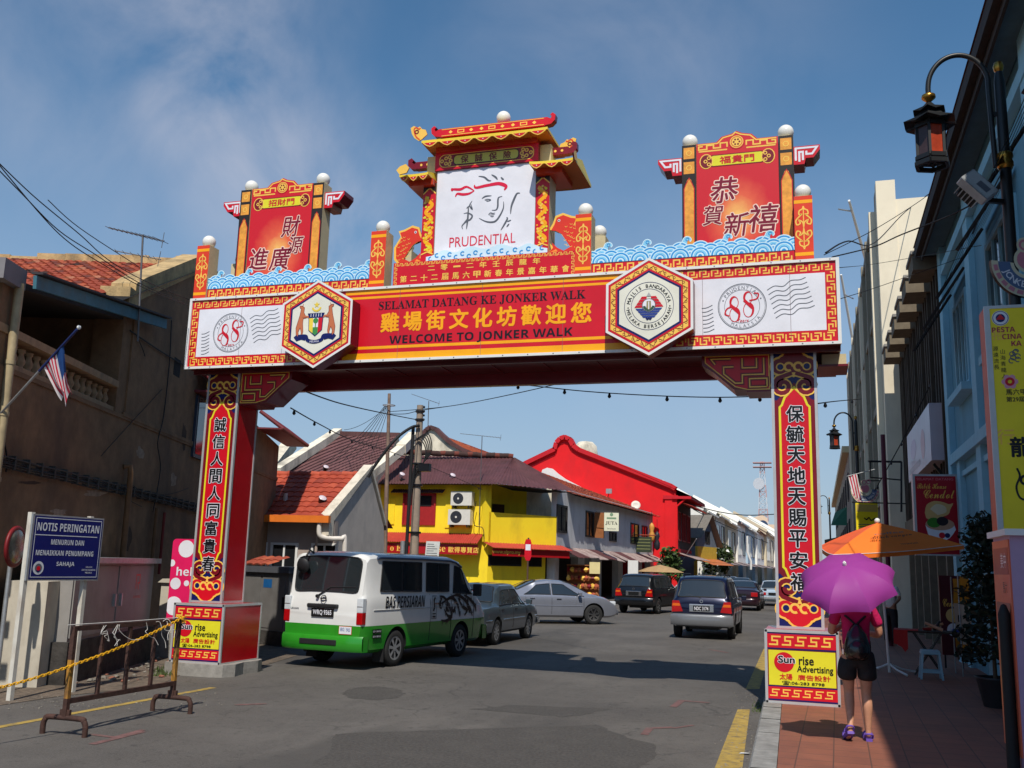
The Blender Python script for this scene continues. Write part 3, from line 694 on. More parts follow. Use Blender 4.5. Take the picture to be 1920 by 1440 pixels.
for sg, a0, words in ((-1, -4.99, '誠信人間人同富貴春'), (1, 4.265, '保毓天地天賜平安福')):
 a1 = a0 + .60; am = (a0 + a1) / 2; z0, z1 = 1.085, 4.895
 m = MB(); m.box((GX + a0, 13.9, z0), (GX + a1, 14.5, z1), GRED); fr = gf(13.9)
 for x0, x1 in ((a0 - .008, a0 + .03), (a1 - .03, a1 + .008)): m.fbox(fr, x0, x1, z0, z1, -.03, .014, ALU)
 for x0 in (a0, a1):   # rear edges
  m.fbox(fr, x0 - .012, x0 + .012, z0, z1, -.615, -.585, ALU)
 m.fbox(fr, a0 - .01, a1 + .01, z0 - .03, z0 + .03, -.61, .016, ALU)
 m.rect(fr, a0 + .03, a1 - .03, z0 + .03, z1, .003, NAVY)
 def ogee(inset, zb, zt):
  l, r_ = a0 + inset, a1 - inset
  bot = [(l, zb + .28), (l + .03, zb + .25), (am - .13, zb + .14), (am - .09, zb + .10), (am, zb)]
  top = [(am, zt), (am - .09, zt - .10), (am - .13, zt - .14), (l + .03, zt - .25), (l, zt - .28)]
  pts = bot + [(2 * am - a, b_) for a, b_ in bot[::-1][1:]] + [(2 * am - a, b_) for a, b_ in top[::-1][:-1]] + top
  return pts
 m.rect(fr, a0 + .03, a1 - .03, z0 + .72, z1 - .70, .003 + E1, MAROON)
 m.fill(fr, ogee(.035, z0 + .46, z1 - .45), .003 + 2 * E1, MAROON)
 pts = ogee(.10, z0 + .53, z1 - .52)
 m.fill(fr, pts, .003 + 3 * E1, RED); m.stroke(fr, pts, .03, .003 + 4 * E1, YELLOW, closed=True)
 cloud(m, fr, am, z0 + .24, .85, .003 + 5 * E1, -1); curls(m, fr, am, z0 + .53, 1.15, .003 + 5 * E1, 1)
 cloud(m, fr, am, z1 - .20, .85, .003 + 5 * E1, 1, MAROON); curls(m, fr, am, z1 - .50, 1.15, .003 + 5 * E1, -1)  # top cloud goes maroon, the beam's shade put into its colour
 C_ = m.build('column', GATE)
 m = MB()
 for i, ch in enumerate(words): m.text(fr, ch, am + random.uniform(-.008, .008), 4.00 - i * .287, .225, .016, INK, w=.225, bold=.026, rim=PWHITE, rimw=.034)
 m.build('inscription', C_)
 p0, p1 = (-4.94, -4.03) if sg < 0 else (4.125, 5.035); zb, zt = (.185, 1.085) if sg < 0 else (.168, 1.085)
 y0, y1 = 13.44, 14.52
 m = MB(); m.box((GX + p0, y0, zb), (GX + p1, y1, zt - .002), GRED); fr = gf(y0); pm = (p0 + p1) / 2
 for x0, x1, q0, q1 in ((p0 - .006, p0 + .028, zb, zt), (p1 - .028, p1 + .006, zb, zt), (p0, p1, zt - .03, zt + .006), (p0, p1, zb - .004, zb + .03)):
  m.fbox(fr, x0, x1, q0, q1, -.02, .012, ALU)
 fs_ = Fr((GX + p1, y0, 0), (0, 1, 0), (0, 0, 1))
 for x0, x1, q0, q1 in ((1.05, 1.085, zb, zt), (0.02, 1.05, zt - .03, zt + .006), (0.02, 1.05, zb - .004, zb + .02)): m.fbox(fs_, x0, x1, q0, q1, -.02, .006, ALU)
 L_, R2_ = p0 + .03, p1 - .03
 m.rect(fr, L_, R2_, zb + .03, zt - .03, .003, MAROON)
 for q0, q1 in ((zt - .225, zt - .05), (zb + .055, zb + .205)):
  m.rect(fr, L_, R2_, q0 - .02, q1 + .015, .003 + E1, NAVY); m.rect(fr, L_, R2_, q0, q1, .003 + 2 * E1, RED); key_s(m, fr, L_ + .02, R2_ - .02, q0 + .04, q1 - .035, .003 + 3 * E1, GOLD)
 m.rect(fr, L_ + .012, R2_ - .012, zb + .225, zt - .255, .003 + E1, YELLOW)
 B_ = m.build('pedestal', GATE)
 m = MB(); o = .003 + 3 * E1
 cx, cz = pm - .22, zb + .515
 m.disc(fr, (cx, cz), .125, o, RED, 26)
 m.text(fr, 'Sun', cx + .03, cz + .035, .085, o + E1 * 2, INK, w=.20, bold=.03, rim=PWHITE, rimw=.045); m.text(fr, 'rise', pm + .055, cz + .028, .10, o + E1, INK, w=.18, bold=.02)
 m.text(fr, 'Advertising', pm + .16, cz - .085, .105, o + E1, INK, w=.44, bold=.02)
 m.text(fr, '太陽', pm - .20, zb + .335, .075, o + E1, RED, bold=.02); m.text(fr, '廣告設計', pm + .145, zb + .335, .07, o + E1, RED, w=.40, bold=.01)
 m.text(fr, '☎:06-283 8798', pm + .01, zb + .26, .05, o + E1, INK, w=.52, bold=.015)
 m.build('advertisement', B_)
 COLS.append((a0, a1))
m = MB()
pts = []
for i in range(16):
 t_ = i / 16 * 2 * math.pi; rr = (.62 + random.uniform(-.06, .08)); pts.append((rr * 1.0 * max(-.86, min(.86, 1.25 * math.cos(t_))), rr * 1.1 * max(-.88, min(.88, 1.25 * math.sin(t_)))))
m.prism(Fr((GX - 4.46, 13.98, 0), (1, 0, 0), (0, 1, 0)), pts, -.02, .185, CONC, CONC)
m.build('footing', GATE)
# ---- brackets under the beam
for sg in (-1, 1):
 m = MB(); fr = gf(13.92); x = -4.385 if sg < 0 else 4.26
 prof = [(0, 4.892), (0, 4.33), (.34, 4.33), (.36, 4.37), (.52, 4.37), (.80, 4.62), (.97, 4.74), (.97, 4.892)]
 pts = [(x - sg * a, b_) for a, b_ in prof]
 m.prism(fr, pts, -.56, 0, GMAR2, GMAR2)
 inner = [(x - sg * a, b_) for a, b_ in [(.03, 4.86), (.03, 4.365), (.33, 4.365), (.50, 4.41), (.78, 4.65), (.92, 4.77), (.92, 4.86)]]
 m.fill(fr, inner if sg < 0 else inner[::-1], .003, RED); m.stroke(fr, inner, .014, .003 + E1, GOLD, closed=True)
 for path in ([(.06, 4.40), (.30, 4.40), (.30, 4.52), (.06, 4.52), (.06, 4.40)], [(.10, 4.82), (.10, 4.58), (.40, 4.58), (.40, 4.46), (.50, 4.46), (.66, 4.60), (.66, 4.70), (.52, 4.70)], [(.20, 4.82), (.20, 4.68), (.40, 4.68), (.40, 4.82)], [(.56, 4.82), (.84, 4.82), (.78, 4.74)]):
  q = [(x - sg * a, b_) for a, b_ in path]
  m.stroke(fr, q, .055, .003 + 2 * E1, MAROON); m.stroke(fr, q, .018, .003 + 3 * E1, GOLD)
 m.build('corner_bracket', GATE)
# ---- posts with white globes
def flourish(m, fr, cx, z0, z1, w, off, mm):
 h = z1 - z0; cz = (z0 + z1) / 2
 for sx in (-1, 1):
  for sz in (-1, 1):
   pts = [(0, .48), (.05, .42), (.22, .38), (.24, .30), (.10, .30), (.26, .24), (.42, .16), (.36, .07), (.18, .10), (.24, .17), (.05, .12), (0, .02)]
   m.stroke(fr, sp2([(cx + sx * a * w, cz + sz * b_ * h) for a, b_ in pts], 3), w * .075, off, mm)
 m.stroke(fr, [(cx, cz - .44 * h), (cx, cz + .44 * h)], w * .05, off + E1, mm)
POSTS = ((-5.085, .245), (-1.795, .265), (1.585, .245), (4.76, .25))
for a, w in POSTS:
 m = MB(); fr = gf(13.56); z0, z1 = 6.108, 7.06
 m.box((GX + a - w / 2, 13.56, z0), (GX + a + w / 2, 13.56 + .27, z1), CREAM)
 m.rect(fr, a - w / 2, a + w / 2, z0, z1, .003, ORNG); m.rect(fr, a - w / 2, a + w / 2, z0 + .07, z0 + .12, .003 + E1, ORANGE); m.rect(fr, a - w / 2, a + w / 2, z1 - .11, z1 - .06, .003 + E1, ORANGE)
 flourish(m, fr, a, z0 + .15, z1 - .14, w, .003 + E1, GOLD)
 P_ = m.build('post', GATE)
 m = MB(); m.ball((GX + a, 13.70, 7.165), .115, BALLW); m.build('globe', P_)
 m = MB(); m.box((GX + a - w / 2, 14.58, z0), (GX + a + w / 2, 14.85, z1), CREAM); P_ = m.build('post', GATE)
 m = MB(); m.ball((GX + a, 14.70, 7.165), .115, BALLW); m.build('globe', P_)
# ---- wave boards on the beam
def waves(a0, a1):
 m = MB(); fr = gf(13.60)
 m.rect(fr, a0, a1, 6.10, 6.29, .0, RED); m.box((GX + a0, 13.60 + .002, 6.10), (GX + a1, 13.63, 6.29), RED)
 key_row(m, fr, a0 + .02, a1 - .02, 6.145, 6.25, .003, GOLD, pitch=.17)
 rows = ((6.375, 0.5, .002), (6.33, 0.0, .002 + 2 * E1), (6.285, 0.5, .002 + 4 * E1))
 n = int((a1 - a0) / .27); pt = (a1 - a0) / n
 top = []
 for k in range(n * 10 + 1):
  x = a0 + (a1 - a0) * k / (n * 10); ph = ((x - a0) / pt) % 1.0
  top.append((x, 6.375 + math.sqrt(max(0, .021 - ((ph - .5) * pt) ** 2))))
 m.prism(fr, [(a0, 6.28), (a1, 6.28)] + top[::-1], -.03, 0, LBLUE, WHITE)
 for z, sh, off in rows:
  for i in range(n + (0 if sh else 1)):
   x = a0 + (i + sh) * pt
   if x < a0 + .02 or x > a1 - .02: A0, A1 = ((0, 90) if x < a0 + .02 else (90, 180))
   else: A0, A1 = 0, 180
   for r0, r1, mm in ((.135, .15, PBLUE), (.11, .135, MBLUE), (.095, .11, PBLUE), (.07, .095, LBLUE), (.055, .07, MBLUE), (.03, .055, PBLUE), (0, .03, MBLUE)):
    m.ring(fr, (x, z), r0, r1, off, mm, A0, A1, 14)
 for i in range(0, n, 1):
  if i % 2 == 1: continue
  x = a0 + (i + .75) * pt; z = 6.50
  body = [(x - .12, z - .04), (x - .05, z + .03), (x - .02, z + .10), (x + .04, z + .13), (x + .10, z + .10), (x + .115, z + .05), (x + .09, z + .02), (x + .07, z + .06), (x + .04, z + .05), (x + .04, z - .02), (x + .06, z - .05)]
  m.prism(fr, [(x + (p_ - x) * .8, z + (q_ - z) * .75) for p_, q_ in body], -.025, .0005, LBLUE, WHITE); m.stroke(fr, sp2([(x + (p_ - x) * .8, z + (q_ - z) * .75) for p_, q_ in body[:7]], 3), .014, .003, PBLUE)
  m.ring(fr, (x + .036, z + .053), .016, .028, .003, MBLUE, 0, 300, 10)
 m.build('wave_board', GATE)
waves(-4.96, -1.93); waves(1.71, 4.63)
# ---- side towers
def grad_mat(key, cx, cz):
 m = bpy.data.materials.new(key); m.use_nodes = True; N = m.node_tree.nodes; L = m.node_tree.links; b = N['Principled BSDF']; b.inputs['Roughness'].default_value = .35
 tc = N.new('ShaderNodeTexCoord'); mp = N.new('ShaderNodeMapping'); mp.inputs['Location'].default_value = (-cx, 0, -cz * 0.75); mp.inputs['Scale'].default_value = (1, 0, 0.75); L.new(tc.outputs['Object'], mp.inputs['Vector'])
 ln = N.new('ShaderNodeVectorMath'); ln.operation = 'LENGTH'; L.new(mp.outputs['Vector'], ln.inputs[0])
 nz = N.new('ShaderNodeTexNoise'); nz.inputs['Scale'].default_value = 9; L.new(tc.outputs['Object'], nz.inputs['Vector'])
 ad = N.new('ShaderNodeMath'); ad.operation = 'MULTIPLY_ADD'; L.new(nz.outputs['Fac'], ad.inputs[0]); ad.inputs[1].default_value = .12; L.new(ln.outputs['Value'], ad.inputs[2])
 cr = N.new('ShaderNodeValToRGB'); e = cr.color_ramp.elements
 e[0].position = .10; e[0].color = lin((250, 196, 104)) + (1,); e[1].position = .56; e[1].color = lin((208, 24, 36)) + (1,)
 k_ = e.new(.32); k_.color = lin((230, 96, 60)) + (1,)
 L.new(ad.outputs[0], cr.inputs['Fac']); L.new(cr.outputs['Color'], b.inputs['Base Color'])
 return m
PORNG = P('tower_post_gold', (232, 158, 62), var=.2, scale=14); PDK = P('tower_post_dark', (44, 36, 30))
def tower(cx, top3, big, right):
 y = 13.9; fr = gf(y)
 m = MB(); m.box((GX + cx - .595, y + .005, 6.10), (GX + cx + .595, y + .22, 8.10), CREAM)
 gm = grad_mat('tower_print_R' if right else 'tower_print_L', cx, 6.95)
 head = [(cx - .595, 6.10), (cx + .595, 6.10), (cx + .595, 8.15), (cx + .30, 8.15), (cx + .22, 8.23), (cx + .08, 8.26), (cx, 8.30), (cx - .08, 8.26), (cx - .22, 8.23), (cx - .30, 8.15), (cx - .595, 8.15)]
 m.prism(fr, head, -.004, .012, gm, CREAM)
 o = .012
 outl = [(a, b_) for a, b_ in head[2:]]
 m.stroke(fr, [(a + (.02 if a < cx else -.02), b_ - .02) for a, b_ in outl], .02, o + E1, GOLD)
 for sx in (-1, 1):
  for path in ([(.14, 8.06), (.14, 8.13), (.24, 8.13), (.24, 8.06), (.34, 8.06), (.34, 8.11), (.44, 8.11), (.44, 8.05), (.56, 8.05), (.56, 8.10), (.50, 8.10)], [(.14, 8.02), (.56, 8.02)]):
   m.stroke(fr, [(cx + sx * a, b_) for a, b_ in path], .022, o + E1, GOLD)
 m.disc(fr, (cx, 8.125), .115, o + 2 * E1, RED, 20); m.ring(fr, (cx, 8.125), .085, .10, o + 3 * E1, GOLD, n=20); m.disc(fr, (cx, 8.125), .075, o + 3 * E1, GOLD, 18)
 for k in range(6): m.disc(fr, (cx + .042 * math.cos(R_(60 * k)), 8.125 + .042 * math.sin(R_(60 * k))), .015, o + 4 * E1, MAROON, 8)
 m.rrect(fr, cx - .40, cx + .40, 7.76, 7.95, .05, o + E1, MAROON); m.rrect(fr, cx - .385, cx + .385, 7.775, 7.935, .045, o + 2 * E1, YELLOW)
 for sx in (-1, 1):
  m.disc(fr, (cx + sx * .45, 7.855), .10, o + 2 * E1, GOLD, 14, .12); m.disc(fr, (cx + sx * .45, 7.855), .085, o + 3 * E1, MAROON, 14, .105)
  for dz in (-.05, 0, .05): m.ring(fr, (cx + sx * (.46 - abs(dz)), 7.855 + dz), .016, .03, o + 4 * E1, GOLD, n=10)
 T_ = m.build('tower', GATE)
 m = MB(); m.text(fr, top3, cx, 7.855, .115, o + 4 * E1, RED, w=.50, bold=.02)
 WINE = P('brush_wine', (126, 14, 44)); HALO = P('brush_halo', (246, 214, 196))
 for ch, a, z, s in big: m.text(fr, ch, cx + a, z, s, o + 3 * E1, WINE, w=s, bold=.012, shear=.15, rim=HALO, rimw=.035)
 m.build('calligraphy', T_)
 for sx in (-1, 1):
  m = MB(); a0, a1 = sorted((cx + sx * .60, cx + sx * .81))
  m.box((GX + a0, y - .025, 6.10), (GX + a1, y + .25, 8.14), CREAM); f3 = gf(y - .025)
  m.rect(f3, a0, a1, 6.1, 8.14, .002, PDK)
  for q0, q1 in ((7.92, 8.10), (7.68, 7.87)): m.rect(f3, a0 + .025, a1 - .025, q0, q1, .002 + E1, PORNG); m.ring(f3, ((a0 + a1) / 2, (q0 + q1) / 2), .03, .045, .002 + 2 * E1, GOLD, n=12)
  am = (a0 + a1) / 2
  m.fill(f3, [(a0 + .03, 6.15), (a1 - .03, 6.15), (a1 - .03, 7.44), (am + .045, 7.52), (am + .03, 7.58), (am, 7.61), (am - .03, 7.58), (am - .045, 7.52), (a0 + .03, 7.44)], .002 + E1, PORNG)
  m.stroke(f3, [(a0 + .03, 6.15), (a0 + .03, 7.44), (am - .045, 7.52), (am, 7.61), (am + .045, 7.52), (a1 - .03, 7.44), (a1 - .03, 6.15)], .012, .002 + 2 * E1, RED)
  m.build('tower_post', GATE)
  m = MB(); m.ball((GX + am, y + .12, 8.25), .118, BALLW); m.build('globe', GATE)
  m = MB(); x0 = cx + sx * .81; prof = [(0, 7.97), (.37, 7.97), (.37, 7.90), (.28, 7.78), (.17, 7.78), (.15, 7.69), (0, 7.69)]
  q = [(x0 + sx * a, b_) for a, b_ in prof]; m.prism(gf(y + .02), q, -.34, 0, RED, GMAR2)
  for path in ([(.03, 7.75), (.03, 7.94), (.33, 7.94), (.26, 7.84), (.18, 7.84), (.18, 7.89)], [(.08, 7.73), (.08, 7.88), (.13, 7.88), (.13, 7.75)]):
   m.stroke(gf(y + .02), [(x0 + sx * a, b_) for a, b_ in path], .03, .003, PWHITE)
  m.build('side_wing', GATE)
tower(-3.835, '招財門', (('財', .22, 7.40, .36), ('源', .33, 7.06, .30), ('進', -.37, 6.86, .38), ('廣', .05, 6.84, .40)), False)
tower(3.835, '福貴門', (('恭', -.19, 7.38, .40), ('賀', -.36, 7.0, .30), ('新', -.02, 6.83, .36), ('禧', .37, 6.90, .42)), True)
# ---- centre pavilion
y = 13.72; fr = gf(y); c0 = -.06
m = MB(); m.box((GX + c0 - 1.05, y + .08, 6.10), (GX + c0 + 1.05, y + .36, 8.36), CREAM)
PV = m.build('pavilion', GATE)
m = MB(); m.box((GX + c0 - .83, y + .004, 6.66), (GX + c0 + .83, y + .076, 8.05), PWHITE); BN = m.build('banner', PV)
m = MB(); fr = gf(y + .004)
def LG(X, Y): return (c0 - .83 + (X - 455 + (Y - 560) * .035) / 780 * 1.66, 8.05 - (Y - (595 - .09 * (X - 455))) / 640 * 1.38)
def LS(pts, w, mm, n=5):
 q = sp2([LG(*p_) for p_ in pts], n); k = len(q)
 ww = [w * (.25 + .75 * math.sin(math.pi * min(1, max(0, (i + .3) / (k - .4))))) for i in range(k)]
 m.stroke(fr, q, ww, .003, mm)
CRIM = P('logo_crimson', (214, 26, 62))
for pts, w, mm in (
 ([(565, 745), (580, 735), (640, 735), (690, 715), (750, 745)], .045, CRIM), ([(570, 725), (575, 750)], .04, CRIM), ([(600, 795), (615, 770), (660, 775), (710, 768), (752, 745)], .045, CRIM),
 ([(752, 700), (765, 722), (850, 705), (930, 695), (998, 700)], .05, CRIM), ([(850, 700), (940, 690), (1000, 710), (988, 742)], .06, CRIM),
 ([(785, 632), (830, 640), (862, 665), (886, 668)], .03, PGREY), ([(888, 620), (920, 640), (935, 660)], .03, PGREY), ([(962, 640), (975, 655), (985, 660)], .03, PGREY),
 ([(812, 808), (840, 790), (888, 785)], .026, PGREY), ([(832, 818), (855, 812), (880, 818), (862, 826), (838, 820)], .018, PGREY), ([(850, 822), (858, 830)], .025, PGREY),
 ([(972, 790), (945, 798), (938, 820), (936, 870), (922, 895), (890, 897)], .028, PGREY), ([(982, 830), (980, 880), (955, 935), (920, 980), (880, 990), (835, 982), (790, 960)], .03, PGREY),
 ([(865, 928), (880, 918), (895, 922), (916, 918)], .018, PGREY), ([(862, 932), (890, 934), (914, 928)], .012, PGREY), ([(878, 944), (895, 947), (906, 940)], .016, PGREY),
 ([(1110, 765), (1085, 770), (1060, 820), (1042, 870), (1036, 925)], .035, PGREY),
 ([(735, 825), (715, 860), (735, 890), (725, 850)], .022, PGREY), ([(715, 862), (690, 885)], .022, PGREY), ([(706, 870), (700, 960), (690, 1045)], .03, PGREY),
 ([(668, 925), (700, 920), (735, 940), (720, 970), (690, 985), (655, 1020), (660, 1045)], .028, PGREY), ([(705, 960), (670, 1000)], .025, PGREY),
 ([(1005, 950), (1010, 965), (985, 1010), (960, 1050)], .03, PGREY), ([(1010, 985), (1040, 972)], .022, PGREY), ([(1005, 1025), (1025, 1000)], .025, PGREY)):
 LS(pts, w * 1.0, mm)
m.text(fr, 'PRUDENTIAL', c0 - .025, 6.83, .165, .003, CRIM, w=1.10)
m.build('logo', BN)
m = MB(); fr = gf(y - .02); m.box((GX + c0 - .87, y - .02, 8.052), (GX + c0 + .87, y + .078, 8.36), MAROON); m.rect(fr, c0 - .87, c0 + .87, 8.06, 8.36, .002, RED)
m.rrect(fr, c0 - .80, c0 + .80, 8.10, 8.32, .09, .004, GOLD); m.rrect(fr, c0 - .785, c0 + .785, 8.112, 8.308, .085, .004 + E1, P('plaque_wine', (140, 30, 50)))
for sx in (-1, 1):
 for i, (a, dz) in enumerate(((.60, 0), (.68, .045), (.68, -.045), (.75, 0), (.62, .06), (.62, -.06))): m.ring(fr, (c0 + sx * a, 8.21 + dz), .014, .034, .004 + 2 * E1, GOLD, n=10)
m.rrect(fr, c0 - .55, c0 + .55, 8.125, 8.295, .06, .004 + 2 * E1, INK); m.rrect(fr, c0 - .54, c0 + .54, 8.135, 8.285, .055, .004 + 3 * E1, P('plaque_olive', (206, 196, 80)))
PQ = m.build('name_plaque', PV)
m = MB();
for i, ch in enumerate('保誠保險'): m.text(fr, ch, c0 - .36 + .24 * i, 8.21, .125, .004 + 5 * E1, MAROON, bold=.02)
m.build('lettering', PQ)
for sx in (-1, 1):
 m = MB(); a0, a1 = sorted((c0 + sx * .84, c0 + sx * 1.06)); m.box((GX + a0, y + .0, 6.10), (GX + a1, y + .37, 7.86), CREAM); f3 = gf(y)
 m.rect(f3, a0, a1, 6.1, 7.86, .002, RED); am = (a0 + a1) / 2
 m.fill(f3, [(a0, 7.86), (a0, 7.68), (am, 7.78), (a1, 7.68), (a1, 7.86)], .002 + E1, PDK); m.stroke(f3, [(a0, 7.68), (am, 7.78), (a1, 7.68)], .02, .002 + 2 * E1, GOLD); m.disc(f3, (am, 7.82), .05, .002 + 2 * E1, MAROON, 10)
 pts = [(am + .05 * math.sin(k * .9), 6.72 + k * .034) for k in range(28)]
 m.stroke(f3, sp2(pts, 3), .06, .002 + E1, ORANGE)
 for k in range(60):
  q = (am + random.uniform(-.085, .085), random.uniform(6.68, 7.66)); m.disc(f3, q, random.uniform(.012, .024), .002 + 2 * E1 + k * 1e-5, random.choice([ORANGE, YELLOW, GOLD]), 6)
 m.stroke(f3, [(a0 + .01, 6.66), (am, 6.70), (a1 - .01, 6.66)], .02, .002 + 3 * E1, GOLD)
 m.build('dragon_pillar', PV)
m = MB(); f3 = gf(13.66); m.prism(f3, [(-1.0, 6.46), (1.0, 6.46), (1.0, 6.60)] + sp2([(.9, 6.62), (.7, 6.70), (.5, 6.64), (.25, 6.72), (0, 6.66), (-.25, 6.72), (-.5, 6.64), (-.7, 6.69), (-.9, 6.61)], 4) + [(-1.0, 6.6)], -.03, 0, PBLUE, WHITE)
for i in range(18):
 a = -.92 + i * .108; m.ring(f3, (a, 6.56 + .05 * (i % 2)), .02, .04, .003, MBLUE, random.uniform(0, 90), 320, 12)
m.build('cloud_board', PV)
m = MB(); f3 = gf(13.57); m.box((GX - 1.51, 13.57, 6.108), (GX + 1.47, 13.64, 6.50), RED); m.rect(f3, -1.51, 1.47, 6.11, 6.50, .002, RED)
key_row(m, f3, -1.49, 1.45, 6.445, 6.485, .002 + E1, GOLD, pitch=.085, w=.22); key_row(m, f3, -1.49, -1.45, 6.13, 6.44, .002 + E1, GOLD, pitch=.085, vert=True); key_row(m, f3, 1.41, 1.45, 6.13, 6.44, .002 + E1, GOLD, pitch=.085, vert=True, flip=True)
TB = m.build('title_board', PV)
m = MB()
for i, ch in enumerate('二零一二年壬辰龍年'): m.text(f3, ch, -.86 + i * .215, 6.375, .095 if ch not in '一二' else (.02 if ch == '一' else .07), .002 + 2 * E1, GOLD, w=.115, bold=.02)
for i, ch in enumerate('第二十二届馬六甲新春年景嘉年華會'): m.text(f3, ch, -1.33 + i * .1765, 6.225, .105 if ch != '二' else .075, .002 + 2 * E1, GOLD, w=.11, bold=.02)
m.build('lettering', TB)
RYEL = P('roof_yellow', (238, 208, 60)); ROR = P('roof_soffit', (176, 96, 30), rough=.6); RORD = P('roof_beam_red', (190, 58, 30))
LIFT = .015
def proof(name, a0, a1, y0, y1, z0, r0, r1, zr, lam, hip=(True, True)):
 m = MB(); ym = (y0 + y1) / 2; f3 = gf(y0)
 n = 10
 def eave(t, yy):
  x = a0 + (a1 - a0) * t; lift = LIFT * abs(2 * t - 1) ** 3; return (GX + x, yy, z0 + lift)
 for yy, sgn in ((y0, 1), (y1, -1)):
  for i in range(n):
   t0, t1 = i / n, (i + 1) / n
   A_, B_ = eave(t0, yy), eave(t1, yy); C_ = (GX + r0 + (r1 - r0) * t1, ym, zr); D_ = (GX + r0 + (r1 - r0) * t0, ym, zr)
   mid = lambda P0, P1: tuple((P0[k] * .55 + P1[k] * .45) - (.05 if k == 2 else 0) for k in range(3))
   E_, F_ = mid(A_, D_), mid(B_, C_)
   q = [(A_, B_, F_, E_), (E_, F_, C_, D_)]
   for w in q: m.quad(*(w if sgn > 0 else w[::-1]), RYEL)
   lo = lambda P0: (P0[0], P0[1], P0[2] - .04)
   m.quad(*((lo(A_), lo(B_), B_, A_) if sgn > 0 else (A_, B_, lo(B_), lo(A_))), RYEL)
   m.quad(lo(A_), (A_[0], ym, A_[2] - .04), (B_[0], ym, B_[2] - .04), lo(B_), ROR) if sgn > 0 else m.quad(lo(B_), (B_[0], ym, B_[2] - .04), (A_[0], ym, A_[2] - .04), lo(A_), ROR)
 for t, rr in ((0, r0), (1, r1)):
  A_, B_ = eave(t, y0), eave(t, y1); C_ = (GX + rr, ym, zr)
  m.add([A_, B_, C_], [(0, 2, 1) if t == 0 else (0, 1, 2)], RYEL)
  q = [A_, (A_[0], A_[1], A_[2] - .04), (B_[0], B_[1], B_[2] - .04), B_]; m.quad(*(q if t == 0 else q[::-1]), RYEL)
 for i in range(lam):
  a = a0 + (a1 - a0) * (i + .5) / lam; w = (a1 - a0) / lam * .44; t = (i + .5) / lam; zz = z0 + LIFT * abs(2 * t - 1) ** 3 - .04
  m.prism(f3, [(a - w, zz), (a - w * .5, zz - .05), (a, zz - .075), (a + w * .5, zz - .05), (a + w, zz)], -.012, .004, GOLD, GOLD)
  m.fill(f3, [(a - w * .75, zz - .004), (a - w * .4, zz - .04), (a, zz - .058), (a + w * .4, zz - .04), (a + w * .75, zz - .004)], .006, RED); m.disc(f3, (a, zz - .025), .009, .006 + E1, PWHITE, 6)
  if name == 'upper_roof': m.bar((GX + a + w, y0 + .02, zz + .005), (GX + a + w, ym - .3, zz + .005), .02, .04, ROR)
 return m
m = proof('upper_roof', c0 - 1.02, c0 + 1.08, 13.45, 14.55, 8.475, c0 - .88, c0 + .88, 8.76, 7)
m.box((GX + c0 - .85, 13.66, 8.362), (GX + c0 + .85, 14.30, 8.46), RORD)
RF = m.build('upper_roof', PV)
m = MB(); fr = gf(13.94); m.box((GX + c0 - .90, 13.94, 8.76), (GX + c0 + .90, 14.08, 8.90), RED)
m.stroke(fr, [(c0 - .88, 8.775), (c0 + .88, 8.775)], .01, .003, GOLD); m.stroke(fr, [(c0 - .88, 8.885), (c0 + .88, 8.885)], .01, .003, GOLD)
for i in range(9):
 a = c0 - .72 + i * .18
 if i % 3 == 1: m.rect(fr, a - .06, a + .06, 8.80, 8.86, .003, GOLD); m.rect(fr, a - .045, a + .045, 8.815, 8.845, .003 + E1, RED)
 else: m.fill(fr, [(a, 8.80), (a + .035, 8.83), (a, 8.86), (a - .035, 8.83)], .003, GOLD)
for sx in (-1, 1):
 m.prism(gf(13.95), [(c0 + sx * a, b_) for a, b_ in [(.88, 8.76), (1.0, 8.78), (1.06, 8.84), (1.07, 8.93), (1.02, 8.97), (.98, 8.94), (1.01, 8.91), (.99, 8.87), (.93, 8.90), (.88, 8.90)]], -.12, .01, RED, GMAR2)
m.build('roof_ridge', RF)
m = MB(); m.ball((GX + c0 + .16, 14.05, 9.02), .118, BALLW); m.lathe([(.03, 8.88), (.03, 8.93)], (GX + c0 + .16, 14.05, 0), ALU); m.build('globe', RF)
for sx in (-1, 1):
 m = MB(); f3 = gf(13.47 if sx < 0 else 14.5); x = c0 + sx * (1.03 if sx < 0 else 1.08)
 pts = [(0, 8.62), (.06, 8.60), (.16, 8.66), (.22, 8.74), (.25, 8.84), (.18, 8.87), (.10, 8.83), (.05, 8.85), (0, 8.80), (-.08, 8.78), (-.12, 8.70)]
 m.prism(f3, [(x + sx * a * .8, b_ - .10) for a, b_ in pts], -.02, 0, GOLD, MAROON); m.stroke(f3, sp2([(x + sx * a * .55, 8.52 + (b_ - 8.6) * .8) for a, b_ in pts[1:8]], 3), .02, .003, ORNG); m.ring(f3, (x + sx * .09, 8.66), .02, .04, .003, MAROON, n=10)
 m.build('roof_cloud', RF)
